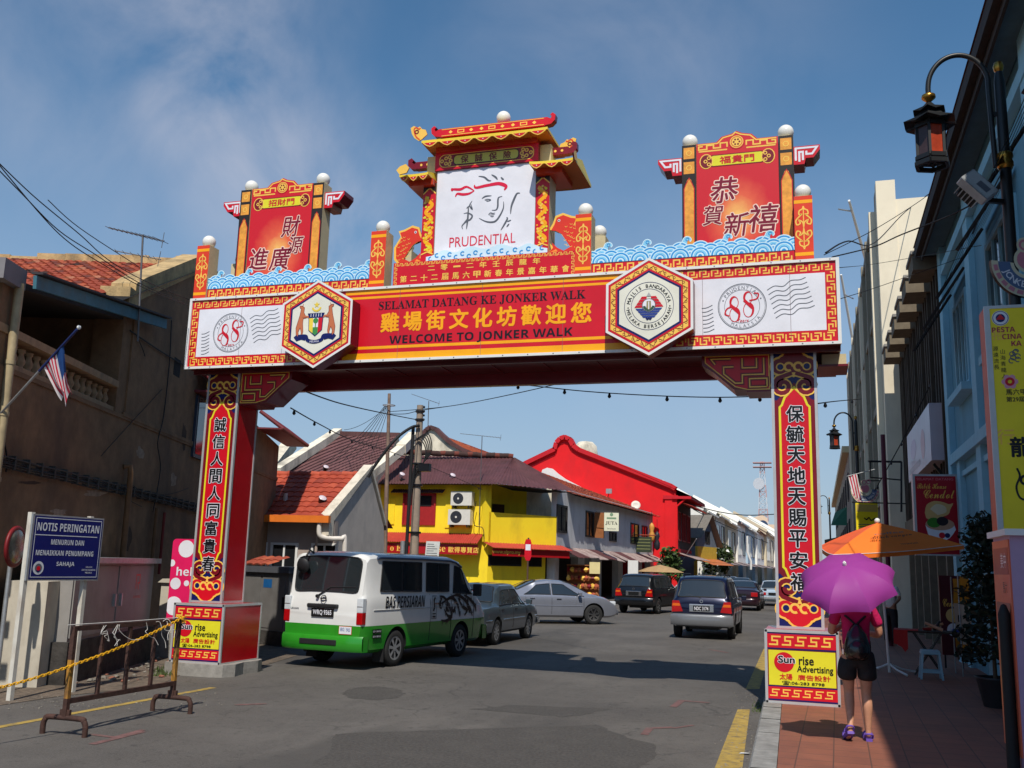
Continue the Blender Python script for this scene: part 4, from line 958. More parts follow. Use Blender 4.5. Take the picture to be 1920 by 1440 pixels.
for sx in (-1, 1):
 a0, a1 = (c0 - 1.38, c0 - .88) if sx < 0 else (c0 + .80, c0 + 1.52)
 m = proof('lower_roof', a0, a1, 13.45, 14.60, 7.93, a0 + .15, a1 - .02, 8.14, 3)
 x0, x1 = sorted((c0 + sx * .86, c0 + sx * 1.28)); m.box((GX + x0, 13.62, 7.80), (GX + x1, 14.30, 7.905), RORD)
 LR = m.build('lower_roof', PV)
 m = MB(); x0, x1 = sorted((c0 + sx * .88, c0 + sx * 1.30)); m.box((GX + x0, 13.90, 8.22), (GX + x1, 14.02, 8.34), MAROON); fr = gf(13.90)
 for k in range(3): m.disc(fr, ((x0 + x1) / 2 + (k - 1) * .11, 8.28), .022, .003, GOLD, 8)
 m.prism(gf(13.91), [(c0 + sx * a, b_) for a, b_ in [(1.28, 8.22), (1.38, 8.23), (1.44, 8.29), (1.44, 8.39), (1.38, 8.42), (1.34, 8.38), (1.37, 8.34), (1.33, 8.31), (1.28, 8.34)]], -.10, .01, MAROON, GMAR2)
 m.build('roof_ridge', LR)
 m = MB(); x = a0 if sx < 0 else a1
 m.prism(Fr((GX + x, 0, 0), (0, 1, 0), (0, 0, 1)) if sx > 0 else gf(13.34), [((13.4 if sx > 0 else x + .06) + a, 7.89 + b_) for a, b_ in [(0, 0), (.12, .02), (.16, .1), (.1, .17), (.0, .14), (-.06, .08)]], -.012, .012, GOLD, MAROON)
 m.build('roof_cloud', LR)
FRED = P('carp_red', (222, 56, 34)); FOR = P('carp_orange', (246, 150, 60))
for sx in (-1, 1):
 m = MB(); f3 = gf(13.80); cx = c0 + sx * 1.30
 body = [(-.10, 6.62), (.02, 6.56), (.14, 6.62), (.24, 6.72), (.22, 6.62), (.30, 6.55), (.20, 6.53), (.05, 6.47), (-.14, 6.50), (-.26, 6.64), (-.27, 6.84), (-.16, 7.02), (-.20, 7.12), (-.10, 7.14), (.04, 7.20), (.16, 7.16), (.20, 7.04), (.26, 6.94), (.16, 6.92), (.06, 6.86), (-.02, 6.74)]
 body = [(cx - sx * a * (1) if False else cx + (a if sx < 0 else -a), b_) for a, b_ in body]
 m.prism(f3, body, -.025, 0, GOLD, MAROON)
 sh = [(cx + (a - cx) * .86, 6.84 + (b_ - 6.84) * .9) for a, b_ in body]; m.fill(f3, sh if sx < 0 else sh[::-1], .002, FRED)
 s_ = 1 if sx < 0 else -1
 for k in range(22):
  q = (cx + s_ * (-.17 + .05 * (k % 4) + .03 * math.sin(k)), 6.64 + .018 * k); m.ring(f3, q, .014, .021, .004, GOLD, 180, 360, 8)
 m.fill(f3, [(cx + s_ * .14, 6.62), (cx + s_ * .27, 6.56), (cx + s_ * .05, 6.50)][::-s_], .004, FOR); m.disc(f3, (cx + s_ * .10, 7.08), .022, .004, PWHITE, 10); m.disc(f3, (cx + s_ * .10, 7.08), .011, .006, INK, 8)
 m.bar((GX + cx + s_ * .1, 13.83, 6.9), (GX + c0 + sx * 1.0, 14.0, 7.05), .03, .03, GMAR2); m.bar((GX + cx - s_ * .1, 13.86, 6.1), (GX + cx - s_ * .12, 13.86, 7.0), .04, .04, GMAR2)
 m.build('carp_cutout', GATE)
# ================================================================ LEFT: OLD BROWN BUILDING
LP = (-10.05, 12.0); LA = 19.0
Ld = Vector((-math.sin(R_(LA)), math.cos(R_(LA)), 0)); Ln = Vector((math.cos(R_(LA)), math.sin(R_(LA)), 0))
LK = 1.2                                           # true distance of the old wall from the survey plane
class FrL(Fr):
 def p(s, a, b, c=0.0): return C0 + (s.o + s.u * a + s.v * b + s.n * c - C0) * LK
FL = FrL((LP[0], LP[1], 0), Ld, (0, 0, 1))
def PLw(x, y): return C0 + (PL(x, y, LP, LA) - C0) * LK
def LW(t, z, n=0.0): return FL.p(t, z, n)
def tile_roof(mb, o, u, v, W, L, pu, pv, mats, amp=0.03, step=0.02, nu=5, ragged=0.0, clip=None):
 """pan-tiled slope: o lower-left corner, u along the eave, v up the slope"""
 o = Vector(o); u = Vector(u).normalized(); v = Vector(v).normalized(); nn = u.cross(v).normalized()
 if nn.z < 0: nn = -nn
 cols = max(1, int(W / pu)); rows = max(1, int(L / pv)); pu = W / cols; pv = L / rows
 for r in range(rows):
  for c in range(cols):
   if clip and not clip((c + .5) * pu, (r + .5) * pv): continue
   m = mats[min(len(mats) - 1, int(abs(random.gauss(0, .33)) * len(mats)))]
   j = random.uniform(-ragged, ragged); vs = []; fs = []
   for k in range(nu + 1):
    h = amp * abs(math.sin(math.pi * k / nu)) if nu > 2 else amp * (k / nu)
    a = (c + k / nu) * pu
    vs.append(o + u * a + v * ((r + j) * pv) + nn * (h + step)); vs.append(o + u * a + v * ((r + 1.04 + j) * pv) + nn * h); vs.append(o + u * a + v * ((r + j) * pv) + nn * (h - .01))
   for k in range(nu): fs += [(3 * k, 3 * k + 3, 3 * k + 4, 3 * k + 1), (3 * k + 2, 3 * k + 5, 3 * k + 3, 3 * k)]
   mb.add(vs, fs, m, False)
BWALL = MS('brown_render', (130, 101, 73), rough=0.92, var=0.2, scale=3.5, bump=0.5, bscale=22, dirt=(0.055, 0.042, 0.032), dscale=0.6, damt=0.75)
BPALE = MS('pale_baluster', (168, 138, 104), rough=0.85, var=0.15, scale=9, dirt=(0.13, 0.10, 0.07), dscale=5, damt=0.6)
TEAL = MS('teal_fascia', (62, 112, 128), rough=0.7, var=0.18, scale=4, dirt=(0.10, 0.12, 0.11), dscale=3)
CREAMW = MS('cream_parapet', (186, 158, 112), rough=0.9, var=0.22, scale=5, bump=0.5, dirt=(0.09, 0.075, 0.05), dscale=1.6, damt=0.85)
CLAY = [MS('clay_tile_%s' % k, c, rough=0.9, var=0.2, scale=18) for k, c in (('red', (152, 70, 50)), ('orange', (170, 86, 58)), ('dark', (112, 58, 48)), ('pale', (176, 112, 84)), ('black', (66, 46, 42)))]
HB = thing('corner_shophouse', 'dark brown two storey corner house with open balcony and clay tiled roof', 'house', LW(0, 0))
m = MB()
m.prism(FL, [(-4.2, 0), (11.6, 0), (11.6, 3.92), (-4.2, 3.92)], -.3, 0, BWALL)
m.prism(FL, [(.22, 3.92), (11.6, 3.92), (11.6, 4.8), (6.2, 5.2), (4.6, 7.25), (3.35, 7.25), (.22, 5.82)], -.3, 0, BWALL)
for t0, t1, z0, z1, c1 in ((.22, 11.6, 3.90, 3.96, .03), (-4.2, 11.6, 3.86, 3.92, .02), (.30, .38, 3.96, 5.7, .025)): m.fbox(FL, t0, t1, z0, z1, -.02, c1, BWALL)
e0 = LW(11.6, 0); m.fbox(FL, 11.3, 11.6, 0, 4.9, -9, -.3, BWALL); m.fbox(FL, 2.42, 2.78, 4.98, 5.30, -.05, .004, M('hole_dark', (0.02, 0.02, 0.02), rough=1.0, var=.5, scale=20))  # wall hole is a flat near-black panel, its inner shade painted in
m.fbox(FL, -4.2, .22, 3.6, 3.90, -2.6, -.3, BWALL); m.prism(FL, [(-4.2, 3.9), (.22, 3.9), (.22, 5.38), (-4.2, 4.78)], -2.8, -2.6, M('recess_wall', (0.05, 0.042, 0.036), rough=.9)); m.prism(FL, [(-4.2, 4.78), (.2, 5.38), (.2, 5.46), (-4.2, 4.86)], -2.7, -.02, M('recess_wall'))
m.fbox(FL, -.06, .22, 3.9, 5.5, -.45, .0, BWALL); m.fbox(FL, .05, .20, 3.9, 5.4, -2.8, -.45, BWALL); m.fbox(FL, -3.75, -3.45, 3.9, 5.05, -.3, 0, BWALL)
m.fbox(FL, -3.9, -3.3, 0, 3.9, 0, .03, BWALL)
m.build('wall', HB)
m = MB(); m.fbox(FL, -4.2, -.06, 3.92, 3.99, -.22, -.02, BPALE); m.fbox(FL, -4.2, -.06, 4.29, 4.385, -.24, .02, BPALE); BR = m.build('balustrade', HB)
prof = [(.045, 0), (.05, .02), (.035, .035), (.03, .05), (.048, .10), (.052, .13), (.035, .18), (.026, .22), (.03, .25), (.042, .262), (.036, .28), (.045, .295), (.045, .30)]
t = -4.1
while t < -.15:
 m = MB(); q = LW(t, 3.99, -.12); m.lathe([(r * 1.35, z) for r, z in prof], q, BPALE, 12); m.build('baluster', BR); t += .205
m = MB(); m.bar(LW(-3.42, 4.95, .20), LW(1.20, 5.60, .20), .05, .19, TEAL); m.bar(LW(-3.42, 5.06, .22), LW(1.24, 5.712, .22), .16, .03, M('fascia_cap', (.05, .045, .05), rough=.8)); m.build('fascia', HB)
sl = (LW(3.3, 7.2) - LW(-.75, 5.425));
m = MB(); u_ = -Ln
tile_roof(m, LW(-.75, 5.465, -.30) + u_ * 14, Ln, sl, 14, sl.length, .20, .30, CLAY, .06, .03, 4, .12)
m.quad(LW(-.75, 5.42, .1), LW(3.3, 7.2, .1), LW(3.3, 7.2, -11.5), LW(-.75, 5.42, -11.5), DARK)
m.build('roof', HB)
m = MB()
for i in range(28):
 n0 = .1 - i * .52; h = .30 + random.uniform(-.04, .03) - (.10 if random.random() < .15 else 0)
 m.fbox(FL, 3.25, 3.55, 7.0, 7.12 + h, n0 - .53, n0, CREAMW)
m.build('ridge_parapet', HB)
m = MB(); pr = [(.15, 5.98), (.55, 6.20), (3.35, 7.50), (4.6, 7.50), (4.6, 7.20), (3.35, 7.16), (.55, 5.86), (.15, 5.66)]
m.prism(FL, pr, -.34, .05, CREAMW); m.fbox(FL, -.10, .26, 5.45, 5.86, -.4, .06, CREAMW); m.build('gable_coping', HB)
GREYW = MS('gutter_grey', (128, 124, 126), rough=.8, var=.1)
m = MB(); m.fbox(FL, -3.95, -3.42, 4.84, 5.08, -9, .10, GREYW); m.build('gutter_slab', HB)
PIPE = MS('pipe_cream', (176, 158, 122), rough=.6, var=.15, dirt=(.12, .1, .07), dscale=4)
m = MB(); m.tube([LW(-3.5, 4.9, .07), LW(-3.5, 0, .07)], .062, PIPE, 10)
for z in (4.72, 4.0, 3.1, 2.2): m.lathe([(.072, z), (.072, z + .06)], LW(-3.5, 0, .07), PIPE, 10)
m.build('downpipe', HB)
BPIPE = MS('pipe_brown', (112, 82, 54), rough=.7, var=.2)
m = MB(); q = PL(232, 900, LP, LA); tt = (q - FL.o).dot(Ld)
m.tube([LW(tt - .08, 3.15, .0), LW(tt - .02, 3.17, .08), LW(tt, 3.05, .1), LW(tt, 0.3, .1)], .055, BPIPE, 10); m.build('downpipe', HB)
m = MB(); q = PL(283, 1000, LP, LA); tt = (q - FL.o).dot(Ld); m.tube([LW(tt, 2.6, .06), LW(tt, .3, .06)], .035, BPIPE, 8); m.tube([LW(tt + .42, 2.55, .06), LW(tt + .42, 1.5, .06)], .03, MS('pipe_red', (120, 40, 36), rough=.6), 8); m.build('conduit', HB)
CB = MS('cable_grey', (70, 66, 62), rough=.8)
m = MB()
for k in range(6):
 pts = [LW(-4.2 + i * .6, 2.78 - .0125 * (i * .6) + .022 * k + random.uniform(-.012, .012), .05 + .012 * (k % 3)) for i in range(17)]
 m.tube(pts, .012, CB if k % 2 else CABLE, 5)
for i in range(30): t = -6 + i * .36; m.fbox(FL, t, t + .03, 2.66 - .0125 * (t + 9) + .17, 2.82 - .0125 * (t + 9) + .17, .0, .085, CB)
m.build('cable_run', HB)
def wallwire(pts, r=.012): m = MB(); m.tube(smooth_path([PLw(a, b) + Ln * .04 for a, b in pts], 5), r, CABLE, 5); m.build('wall_wire', HB)
wallwire([(318, 600), (314, 680), (303, 780), (292, 830), (297, 880), (283, 960)]); wallwire([(240, 620), (300, 660), (350, 690)], .015); wallwire([(185, 855), (235, 800), (300, 730)], .008); wallwire([(250, 625), (262, 650), (268, 668)], .008)
wallwire([(0, 815), (8, 860), (6, 885)], .012); wallwire([(240, 905), (275, 930), (320, 925), (350, 915)], .007); wallwire([(245, 895), (232, 930), (262, 950)], .007)
MTILE = MS('maroon_tile', (112, 40, 46), rough=.6, var=.2, scale=8)
for (a0, a1, yb, win) in ((364, 402, 738, True), (482, 540, 808, False)):
 t0 = (PL(a0, yb, LP, LA) - FL.o).dot(Ld); t1 = (PL(a1, yb, LP, LA) - FL.o).dot(Ld); zb = PL(a0 + 10, yb, LP, LA).z
 w = MB()
 for k in range(int((t1 - t0) / .12)):
  x = t0 + k * .12; w.tube([LW(x + .06, zb, .62), LW(x + .06, zb + .42, .03)], .062, MTILE, 6)
 w.fbox(FL, t0, t1, zb - .02, zb + .02, 0, .6, MTILE); AW = w.build('tiled_awning', HB)
 if not win: continue
 w = MB(); w.fbox(FL, t0 + .12, t1 - .15, zb - 1.25, zb - .05, 0, .05, M('frame_blue', lin((38, 52, 70)), rough=.5)); w.fbox(FL, t0 + .2, t1 - .23, zb - 1.18, zb - .1, .05, .06, GLASS); w.build('window', HB)
PLA, PLB_ = MS('bare_plaster', (150, 132, 112), rough=.95, var=.3, scale=8, bump=.6, dirt=(.06, .05, .04), dscale=3), MS('damp_stain', (70, 54, 42), rough=.95, var=.35, scale=6)
m = MB()
for cx, cy, rx, ry, mt in ((180, 925, 26, 7, PLA), (325, 900, 7, 16, PLA), (55, 905, 30, 4, PLB_), (262, 850, 8, 14, PLA), (345, 820, 5, 30, PLB_), (110, 960, 16, 8, PLA), (240, 1010, 8, 26, PLB_)):
 pts = []
 for k in range(16): t_ = 2 * math.pi * k / 16; r_ = random.uniform(.55, 1.1); q = PL(cx + rx * r_ * math.cos(t_), cy - ry * r_ * math.sin(t_), LP, LA); pts.append(((q - FL.o).dot(Ld), q.z))
 m.fill(FL, pts, .004, mt)
m.build('plaster_patches', HB)
def aerial(name, label, base, top, booms, r=.018, group=None, mat=None):
 mt = mat or M('aerial_grey', (0.16, 0.15, 0.15), rough=.5, metal=.5)
 t = thing(name, label, 'aerial', base, 0, group)
 w = MB(); w.tube([base, top], r, mt, 6); w.build('mast', t)
 for (p, q, n, L0, L1) in booms:
  w = MB(); p = Vector(p); q = Vector(q); w.tube([p, q], r * .6, mt, 5); d = (q - p).normalized(); c = d.cross(Vector((0, 0, 1))).normalized()
  for i in range(n):
   s_ = p.lerp(q, (i + .2) / n); L = L0 + (L1 - L0) * i / n; w.tube([s_ - c * L, s_ + c * L], r * .3, mt, 4)
  w.tube([q - Vector((0, 0, .14)) + d * -.05, q + Vector((0, 0, .16)) - d * .02], r * .4, mt, 4)
  w.build('yagi', t)
 return t
dA = 17.2
aerial('tv_aerial', 'tall thin television aerial with two booms fixed to the brown wall', DP(258, 640, dA), DP(268, 440, dA), ((DP(203, 427, dA + .3), DP(308, 452, dA - .2), 12, .10, .22), (DP(215, 470, dA), DP(302, 487, dA + .1), 6, .12, .16)))
fd0, fd1 = 13.2, 12.4
fp = thing('flag_pole', 'red and white striped flag drooping from a slanting pole on the brown wall', 'flag', DP(-14, 792, fd0))
m = MB(); A_, B_ = DP(-14, 792, fd0), DP(148, 614, fd1); m.tube([A_, A_.lerp(B_, .55)], .016, STEEL, 8); m.tube([A_.lerp(B_, .55), A_.lerp(B_, .98)], .017, MS('pole_blue', (30, 44, 96), rough=.5), 8); m.ball(B_, .028, WHITE, 10); m.build('pole', fp)
m = MB(); FR_ = MS('flag_red', (196, 40, 66), rough=.8); FW_ = MS('flag_white', (224, 216, 216), rough=.8); FB_ = MS('flag_blue', (28, 70, 130), rough=.8)
a, b = A_.lerp(B_, .60), A_.lerp(B_, .83); N1, N2 = 28, 16; grid = []
vw = (a - C0).normalized()
for i in range(N1 + 1):
 s_ = i / N1; top = a.lerp(b, s_); row = []
 for j in range(N2 + 1):
  k = j / N2
  tgt = DP(118 + 14 * s_, 752 - 4 * s_, 12.8); tgt = tgt + Vector((0, 0, .10 * math.sin(s_ * 9)))
  p_ = top.lerp(tgt, k) + vw * (.05 * math.sin(s_ * 13 + k * 2.0) * (.3 + k)) + CR * (.02 * math.sin(s_ * 9 + k * 5) * k) - Vector((0, 0, 0.04 * math.sin(math.pi * k)))
  row.append(p_)
 grid.append(row)
for i in range(N1):
 for j in range(N2):
  mt = FB_ if (i > N1 * .62 and j < N2 * .45) else (FR_ if (i // 2) % 2 else FW_)
  m.add([grid[i][j], grid[i + 1][j], grid[i + 1][j + 1], grid[i][j + 1]], [(0, 1, 2, 3)], mt, True)
m.build('flag', fp, smooth_angle=70)
NB = thing('notice_board', 'dark blue warning notice board on two white posts beside brown wall', 'notice board', GZ(38, 1295))
pL, pR = DP(63, 963, 12.45), DP(195, 980, 13.55); pR.z = pL.z; uu = (pR - pL); W_ = uu.length; H_ = .838
fn = Fr(pL - Vector((0, 0, H_)), uu, (0, 0, 1)); NBLUE = P('notice_blue', (22, 28, 96)); NW = P('notice_white', (205, 208, 214))
m = MB(); m.fbox(fn, 0, W_, 0, H_, -.03, 0, STEEL); m.rect(fn, .03, W_ - .02, .02, H_ - .02, .003, NBLUE)
m.stroke(fn, [(.055, .045), (W_ - .045, .045), (W_ - .045, H_ - .045), (.055, H_ - .045)], .009, .005, NW, closed=True); m.rect(fn, .055, W_ - .1, H_ - .265, H_ - .255, .005, NW)
PNL = m.build('panel', NB)
m = MB(); w2 = W_ / 2
m.text(fn, SANSB('NOTIS PERINGATAN'), w2, H_ - .155, .105, .006, NW, w=W_ - .16); m.text(fn, SANSB('MENURUN DAN'), w2, H_ - .345, .068, .006, NW, w=W_ * .46); m.text(fn, SANSB('MENAIKKAN PENUMPANG'), w2 - .02, H_ - .485, .068, .006, NW, w=W_ * .80); m.text(fn, SANSB('SAHAJA'), w2, H_ - .63, .068, .006, NW, w=W_ * .25)
for i, s_ in enumerate(('KERAJAAN', 'DATUK BANDAR', 'MELAKA')): m.text(fn, s_, W_ - .19, .175 - i * .036, .022, .006, NW, bold=.01)
m.disc(fn, (.165, .16), .085, .005, NW, 24); m.disc(fn, (.165, .16), .055, .007, PGREY, 18); m.disc(fn, (.165, .155), .03, .009, RED, 12); m.fill(fn, [(.13, .13), (.20, .13), (.165, .10)][::-1], .0085, NAVY)
m.build('lettering', PNL)
WPOST = MS('white_post', (205, 200, 188), rough=.7, var=.1, dirt=(.22, .12, .06), dscale=5, damt=.5)
for fr_ in (.02, .84):
 m = MB(); q = fn.p(W_ * fr_, 0, -.06); m.box((q.x - .03, q.y - .03, 0), (q.x + .03, q.y + .03, pL.z + .02), WPOST); m.build('post', NB)
RM = thing('round_mirror', 'round traffic mirror with red rim on a pole left of the notice', 'mirror', GZ(24, 1302))
q = DP(29, 1025, 13.0); m = MB(); m.lathe([(.001, .05), (.12, .046), (.20, .03), (.235, .012)], q, M('mirror_dull', (.22, .23, .21), rough=.25, metal=.8, var=.3), 26, Ln); m.build('mirror_disc', RM)
m = MB(); m.lathe([(.235, -.02), (.27, -.02), (.275, .0), (.265, .02), (.235, .02)], q, MS('rim_red', (120, 24, 28), rough=.5), 28, Ln); m.build('rim', RM)
m = MB(); m.tube([(q.x - .05, q.y, 0), (q.x - .05, q.y, q.z + .1)], .03, STEEL, 8); m.build('pole', RM)
CABG = MS('cabinet_grey', (150, 146, 142), rough=.6, var=.1, scale=2, dirt=(.16, .14, .12), dscale=2); CABW = MS('cabinet_white', (196, 188, 172), rough=.65, var=.08, dirt=(.2, .17, .13), dscale=2)
def PLn(x, y, n): p_ = FL.o + FL.n * n; return PL(x, y, (p_.x, p_.y), LA)
def tq(x, y, n): return (PLn(x, y, n) - FL.o).dot(Ld)
EC = thing('electric_cabinet', 'wide grey double door electrical cabinet on a dark plinth by brown wall', 'cabinet', LW(1.2, 0, .5))
t0, t1 = tq(134, 1120, .75), tq(283, 1120, .75); zt = PLn(210, 1056, .75).z; zb = PLn(210, 1188, .75).z
m = MB(); m.fbox(FL, t0, t1, zb, zt, .15, .75, CABG); m.fbox(FL, t0 - .05, t1 + .05, zt, zt + .07, .1, .84, STEEL)
m.build('body', EC)
for k in range(2):
 m = MB(); a, b = t0 + .03 + k * (t1 - t0) / 2, t0 - .03 + (k + 1) * (t1 - t0) / 2; m.fbox(FL, a, b, zb + .04, zt - .04, .75, .765, CABG)
 if k == 1:
  c_ = (a + b) / 2 + .05; m.stroke(FL, [(c_ - .07, zt - .35), (c_ - .07, zt - .16), (c_ + .07, zt - .16), (c_ + .07, zt - .27), (c_, zt - .27), (c_ + .04, zt - .36)], .022, .767, RED); m.text(FL, 'AWAS', c_, zt - .46, .04, .767, RED, w=.3)
 D_ = m.build('door', EC); m = MB(); m.fbox(FL, a + .06 if k else b - .1, a + .1 if k else b - .06, (zb + zt) / 2 - .1, (zb + zt) / 2 + .06, .765, .80, STEEL); m.build('handle', D_)
m = MB(); m.fbox(FL, t0 - .08, t1 + .08, 0, zb, .12, .80, M('plinth_black', (.045, .04, .036), rough=.95, var=.5, scale=5, bump=.5)); m.build('plinth', EC)
TC = thing('tall_cabinet', 'tall narrow off white cabinet between notice posts', 'cabinet', LW(-.9, 0, .6))
t0, t1 = tq(84, 1150, .6), tq(127, 1150, .6); m = MB(); zt = PLn(100, 1090, .6).z; m.fbox(FL, t0, t1, .28, zt, .12, .6, CABW); m.fbox(FL, t1 - .02, t1 + .015, .28, zt, .12, .615, STEEL); m.build('body', TC); m = MB(); m.fbox(FL, t0 - .3, t1 + .05, 0, .28, .05, .75, CONC); m.build('plinth', TC)
q0 = DP(303, 1092, 18.2); q1 = DP(350, 1200, 18.2); BC = thing('beige_cabinet', 'small beige cabinet with sloped lid behind pink sign', 'cabinet', (q0.x + .3, q0.y + .3, 0))
m = MB(); m.box((q0.x, q0.y, .45), (q0.x + .62, q0.y + .5, q0.z), CABW); m.build('body', BC); m = MB(); m.prism(Fr((q0.x - .05, q0.y - .05, q0.z)), [(0, 0), (.72, 0), (.6, .09), (.1, .07)], -.6, 0, CABW); m.build('lid', BC); m = MB(); m.box((q0.x - .05, q0.y - .05, 0), (q0.x + .67, q0.y + .55, .45), CONC); m.build('plinth', BC)
q0 = DP(325, 1010, 17.3); HS = thing('pink_sign', 'bright pink sign with white dots behind the left column', 'sign', (q0.x + .4, q0.y, 0))
fp_ = Fr((q0.x, q0.y, 0.62), (1, .1, 0)); m = MB(); pts = rrpts(0, .95, 0, q0.z - .62, .07); m.prism(fp_, pts, -.06, 0, P('hot_pink', (224, 32, 96)), P('hot_pink', (224, 32, 96))); ht = q0.z - .62
for a, b, r in ((.27, ht - .17, .15), (.02, ht - .42, .06), (.12, ht - .77, .10), (.33, ht - .76, .05), (.12, ht - 1.15, .16), (.42, ht - 1.33, .06), (.7, ht - .3, .12), (.75, ht - .95, .15)):
 pp = [(max(.0, a + r * math.cos(2 * math.pi * k / 20)), b + r * math.sin(2 * math.pi * k / 20)) for k in range(20)]; m.fill(fp_, pp, .003, PWHITE)
m.text(fp_, SANSB('hello'), .37, ht - .56, .15, .005, PWHITE, w=.5); m.build('panel', HS)
m = MB(); m.box((q0.x + .2, q0.y + .05, 0), (q0.x + .26, q0.y + .11, .7), STEEL); m.box((q0.x + .8, q0.y + .1, 0), (q0.x + .86, q0.y + .16, .7), STEEL); m.build('legs', HS) if False else m.build('stand', HS)
BRN = MS('rusty_steel', (70, 46, 38), rough=.8, var=.35, scale=12, bump=.3); BYEL = MS('worn_yellow', (172, 122, 42), rough=.75, var=.3, scale=9, dirt=(.07, .04, .03), dscale=8, damt=.9)
RB = thing('road_barrier', 'rusty black and yellow steel crowd barrier standing on the road', 'barrier', (-7.33, 9.3, 0))
x, ya, yb = -7.34, 8.48, 10.22
for y_ in (ya, yb):
 m = MB(); m.box((x - .024, y_ - .024, .16), (x + .024, y_ + .024, .36), BRN); m.box((x - .0235, y_ - .0235, .36), (x + .0235, y_ + .0235, .74), BYEL); m.box((x - .024, y_ - .024, .74), (x + .024, y_ + .024, 1.07), BRN)
 m.build('post', RB)
 m = MB(); m.tube(smooth_path([(x - .26, y_, 0), (x - .26, y_, .10), (x - .235, y_, .15), (x - .19, y_, .17), (x + .19, y_, .17), (x + .235, y_, .15), (x + .26, y_, .10), (x + .26, y_, 0)], 4), .028, BRN, 8); m.box((x - .06, y_ - .015, .17), (x + .06, y_ + .015, .25), BRN); m.build('foot', RB)
for z, n in ((1.05, 'top_rail'), (.33, 'bottom_rail')):
 m = MB(); m.box((x - .02, ya + .024, z - .025), (x + .02, yb - .024, z + .025), BRN); m.build(n, RB)
for k in range(3):
 m = MB(); y_ = ya + (yb - ya) * (k + 1) / 4; m.box((x - .018, y_ - .018, .355), (x + .018, y_ + .018, 1.025), BRN); m.build('upright', RB)
STR = MS('plastic_string', (196, 192, 186), rough=.7); m = MB()
for k in range(9):
 y_ = ya + random.uniform(.1, 1.65); p_ = Vector((x + .02, y_, 1.06)); pts = [p_]
 for j in range(5): pts.append(pts[-1] + Vector((random.uniform(.0, .03), random.uniform(-.09, .09), random.uniform(-.09, .03))))
 m.tube(smooth_path(pts, 3), .004, STR, 4)
m.tube([(x, ya - .1, 1.09), (x, (ya + yb) / 2, 1.085), (x, yb, 1.09)], .005, STR, 4)
m.build('string', RB)
CY_ = MS('chain_yellow', (224, 168, 26), rough=.45, var=.12)
CH = MB(); p0 = DP(-120, 1312, 9.0); p1 = Vector((x + .045, ya + .03, .70)); p2 = Vector((x + .045, yb, 1.09)); path = sag(p0, p1, .04, 40) + sag(p1, p2, .03, 44)[1:] + [p2 + Vector((.0, .05, .0)), p2 + Vector((-.06, .05, .0)), p2 + Vector((-.06, -.03, .01)), p2 + Vector((.02, -.05, -.01)), p2 + Vector((.02, .03, -.06)), p2 + Vector((-.05, .04, -.05))]
L_ = 0; pts = []; step_ = .036
for a, b in zip(path[:-1], path[1:]):
 n_ = max(1, int((b - a).length / step_ + .5)); pts += [a.lerp(b, k / n_) for k in range(n_)]
for i in range(len(pts) - 1):
 c = (pts[i] + pts[i + 1]) / 2; d = (pts[i + 1] - pts[i]).normalized(); up = Vector((0, 0, 1)); s_ = d.cross(up).normalized(); w_ = d.cross(s_)
 e = (s_ + w_ * (1 if i % 2 else -1)).normalized()
 CH.tube([c + d * (.028 * math.cos(2 * math.pi * k / 8)) + e * (.013 * math.sin(2 * math.pi * k / 8)) for k in range(8)], .0055, CY_, 5, closed=True)
tag(CH.build('plastic_chain', loc=p1), 'yellow plastic link chain tied along the rusty barrier', 'chain')
q0 = DP(452, 1075, 22.0); q1 = DP(543, 1075, 21.0); GC = thing('grey_kiosk_cabinet', 'grey metal roadside cabinet with flat lid beside the parked van', 'cabinet', ((q0.x + q1.x) / 2, q0.y + .4, 0))
ff = Fr((q0.x, q0.y, 0), (q1 - q0).normalized().xy.to_3d()); w_ = (q1 - q0).xy.length; zt = q1.z
CABD = MS('cabinet_dark_grey', (112, 110, 108), rough=.6, var=.12, scale=3, dirt=(.1, .09, .08), dscale=2)
m = MB(); m.fbox(ff, 0, w_, .3, zt, -.7, 0, CABD); m.build('body', GC); m = MB(); m.fbox(ff, -.08, w_ + .08, zt, zt + .13, -.78, .08, MS('lid_slate', (84, 86, 92), rough=.6)); m.build('lid', GC)
for k in range(2):
 m = MB(); m.fbox(ff, .04 + k * w_ * .45, w_ * .45 - .02 + k * w_ * .5, .36, zt - .06, 0, .012, CABD)
 if k: m.fbox(ff, w_ * .5, w_ * .5 + .28, zt - .32, zt - .14, .012, .015, MS('sticker_blue', (30, 92, 150), rough=.4))
 m.build('door', GC)
m = MB(); m.fbox(ff, w_ * .92, w_ * .92 + .09, zt - .75, zt - .5, .0, .05, BLACK); m.build('lock', GC); m = MB(); m.fbox(ff, -.06, w_ + .06, 0, .3, -.75, .03, M('plinth_black')); m.build('plinth', GC)
m = MB(); tile_roof(m, ff.p(.0, zt + .15, .06), ff.u, Vector((0, 0, .22)) - ff.n * .7, 1.0, .6, .22, .26, CLAY[:2], .03, .02, 4); tag(m.build('loose_tiles', loc=ff.p(.4, zt + .15, -.2)), 'orange roof tiles laid on top of grey roadside cabinet', 'tiles')
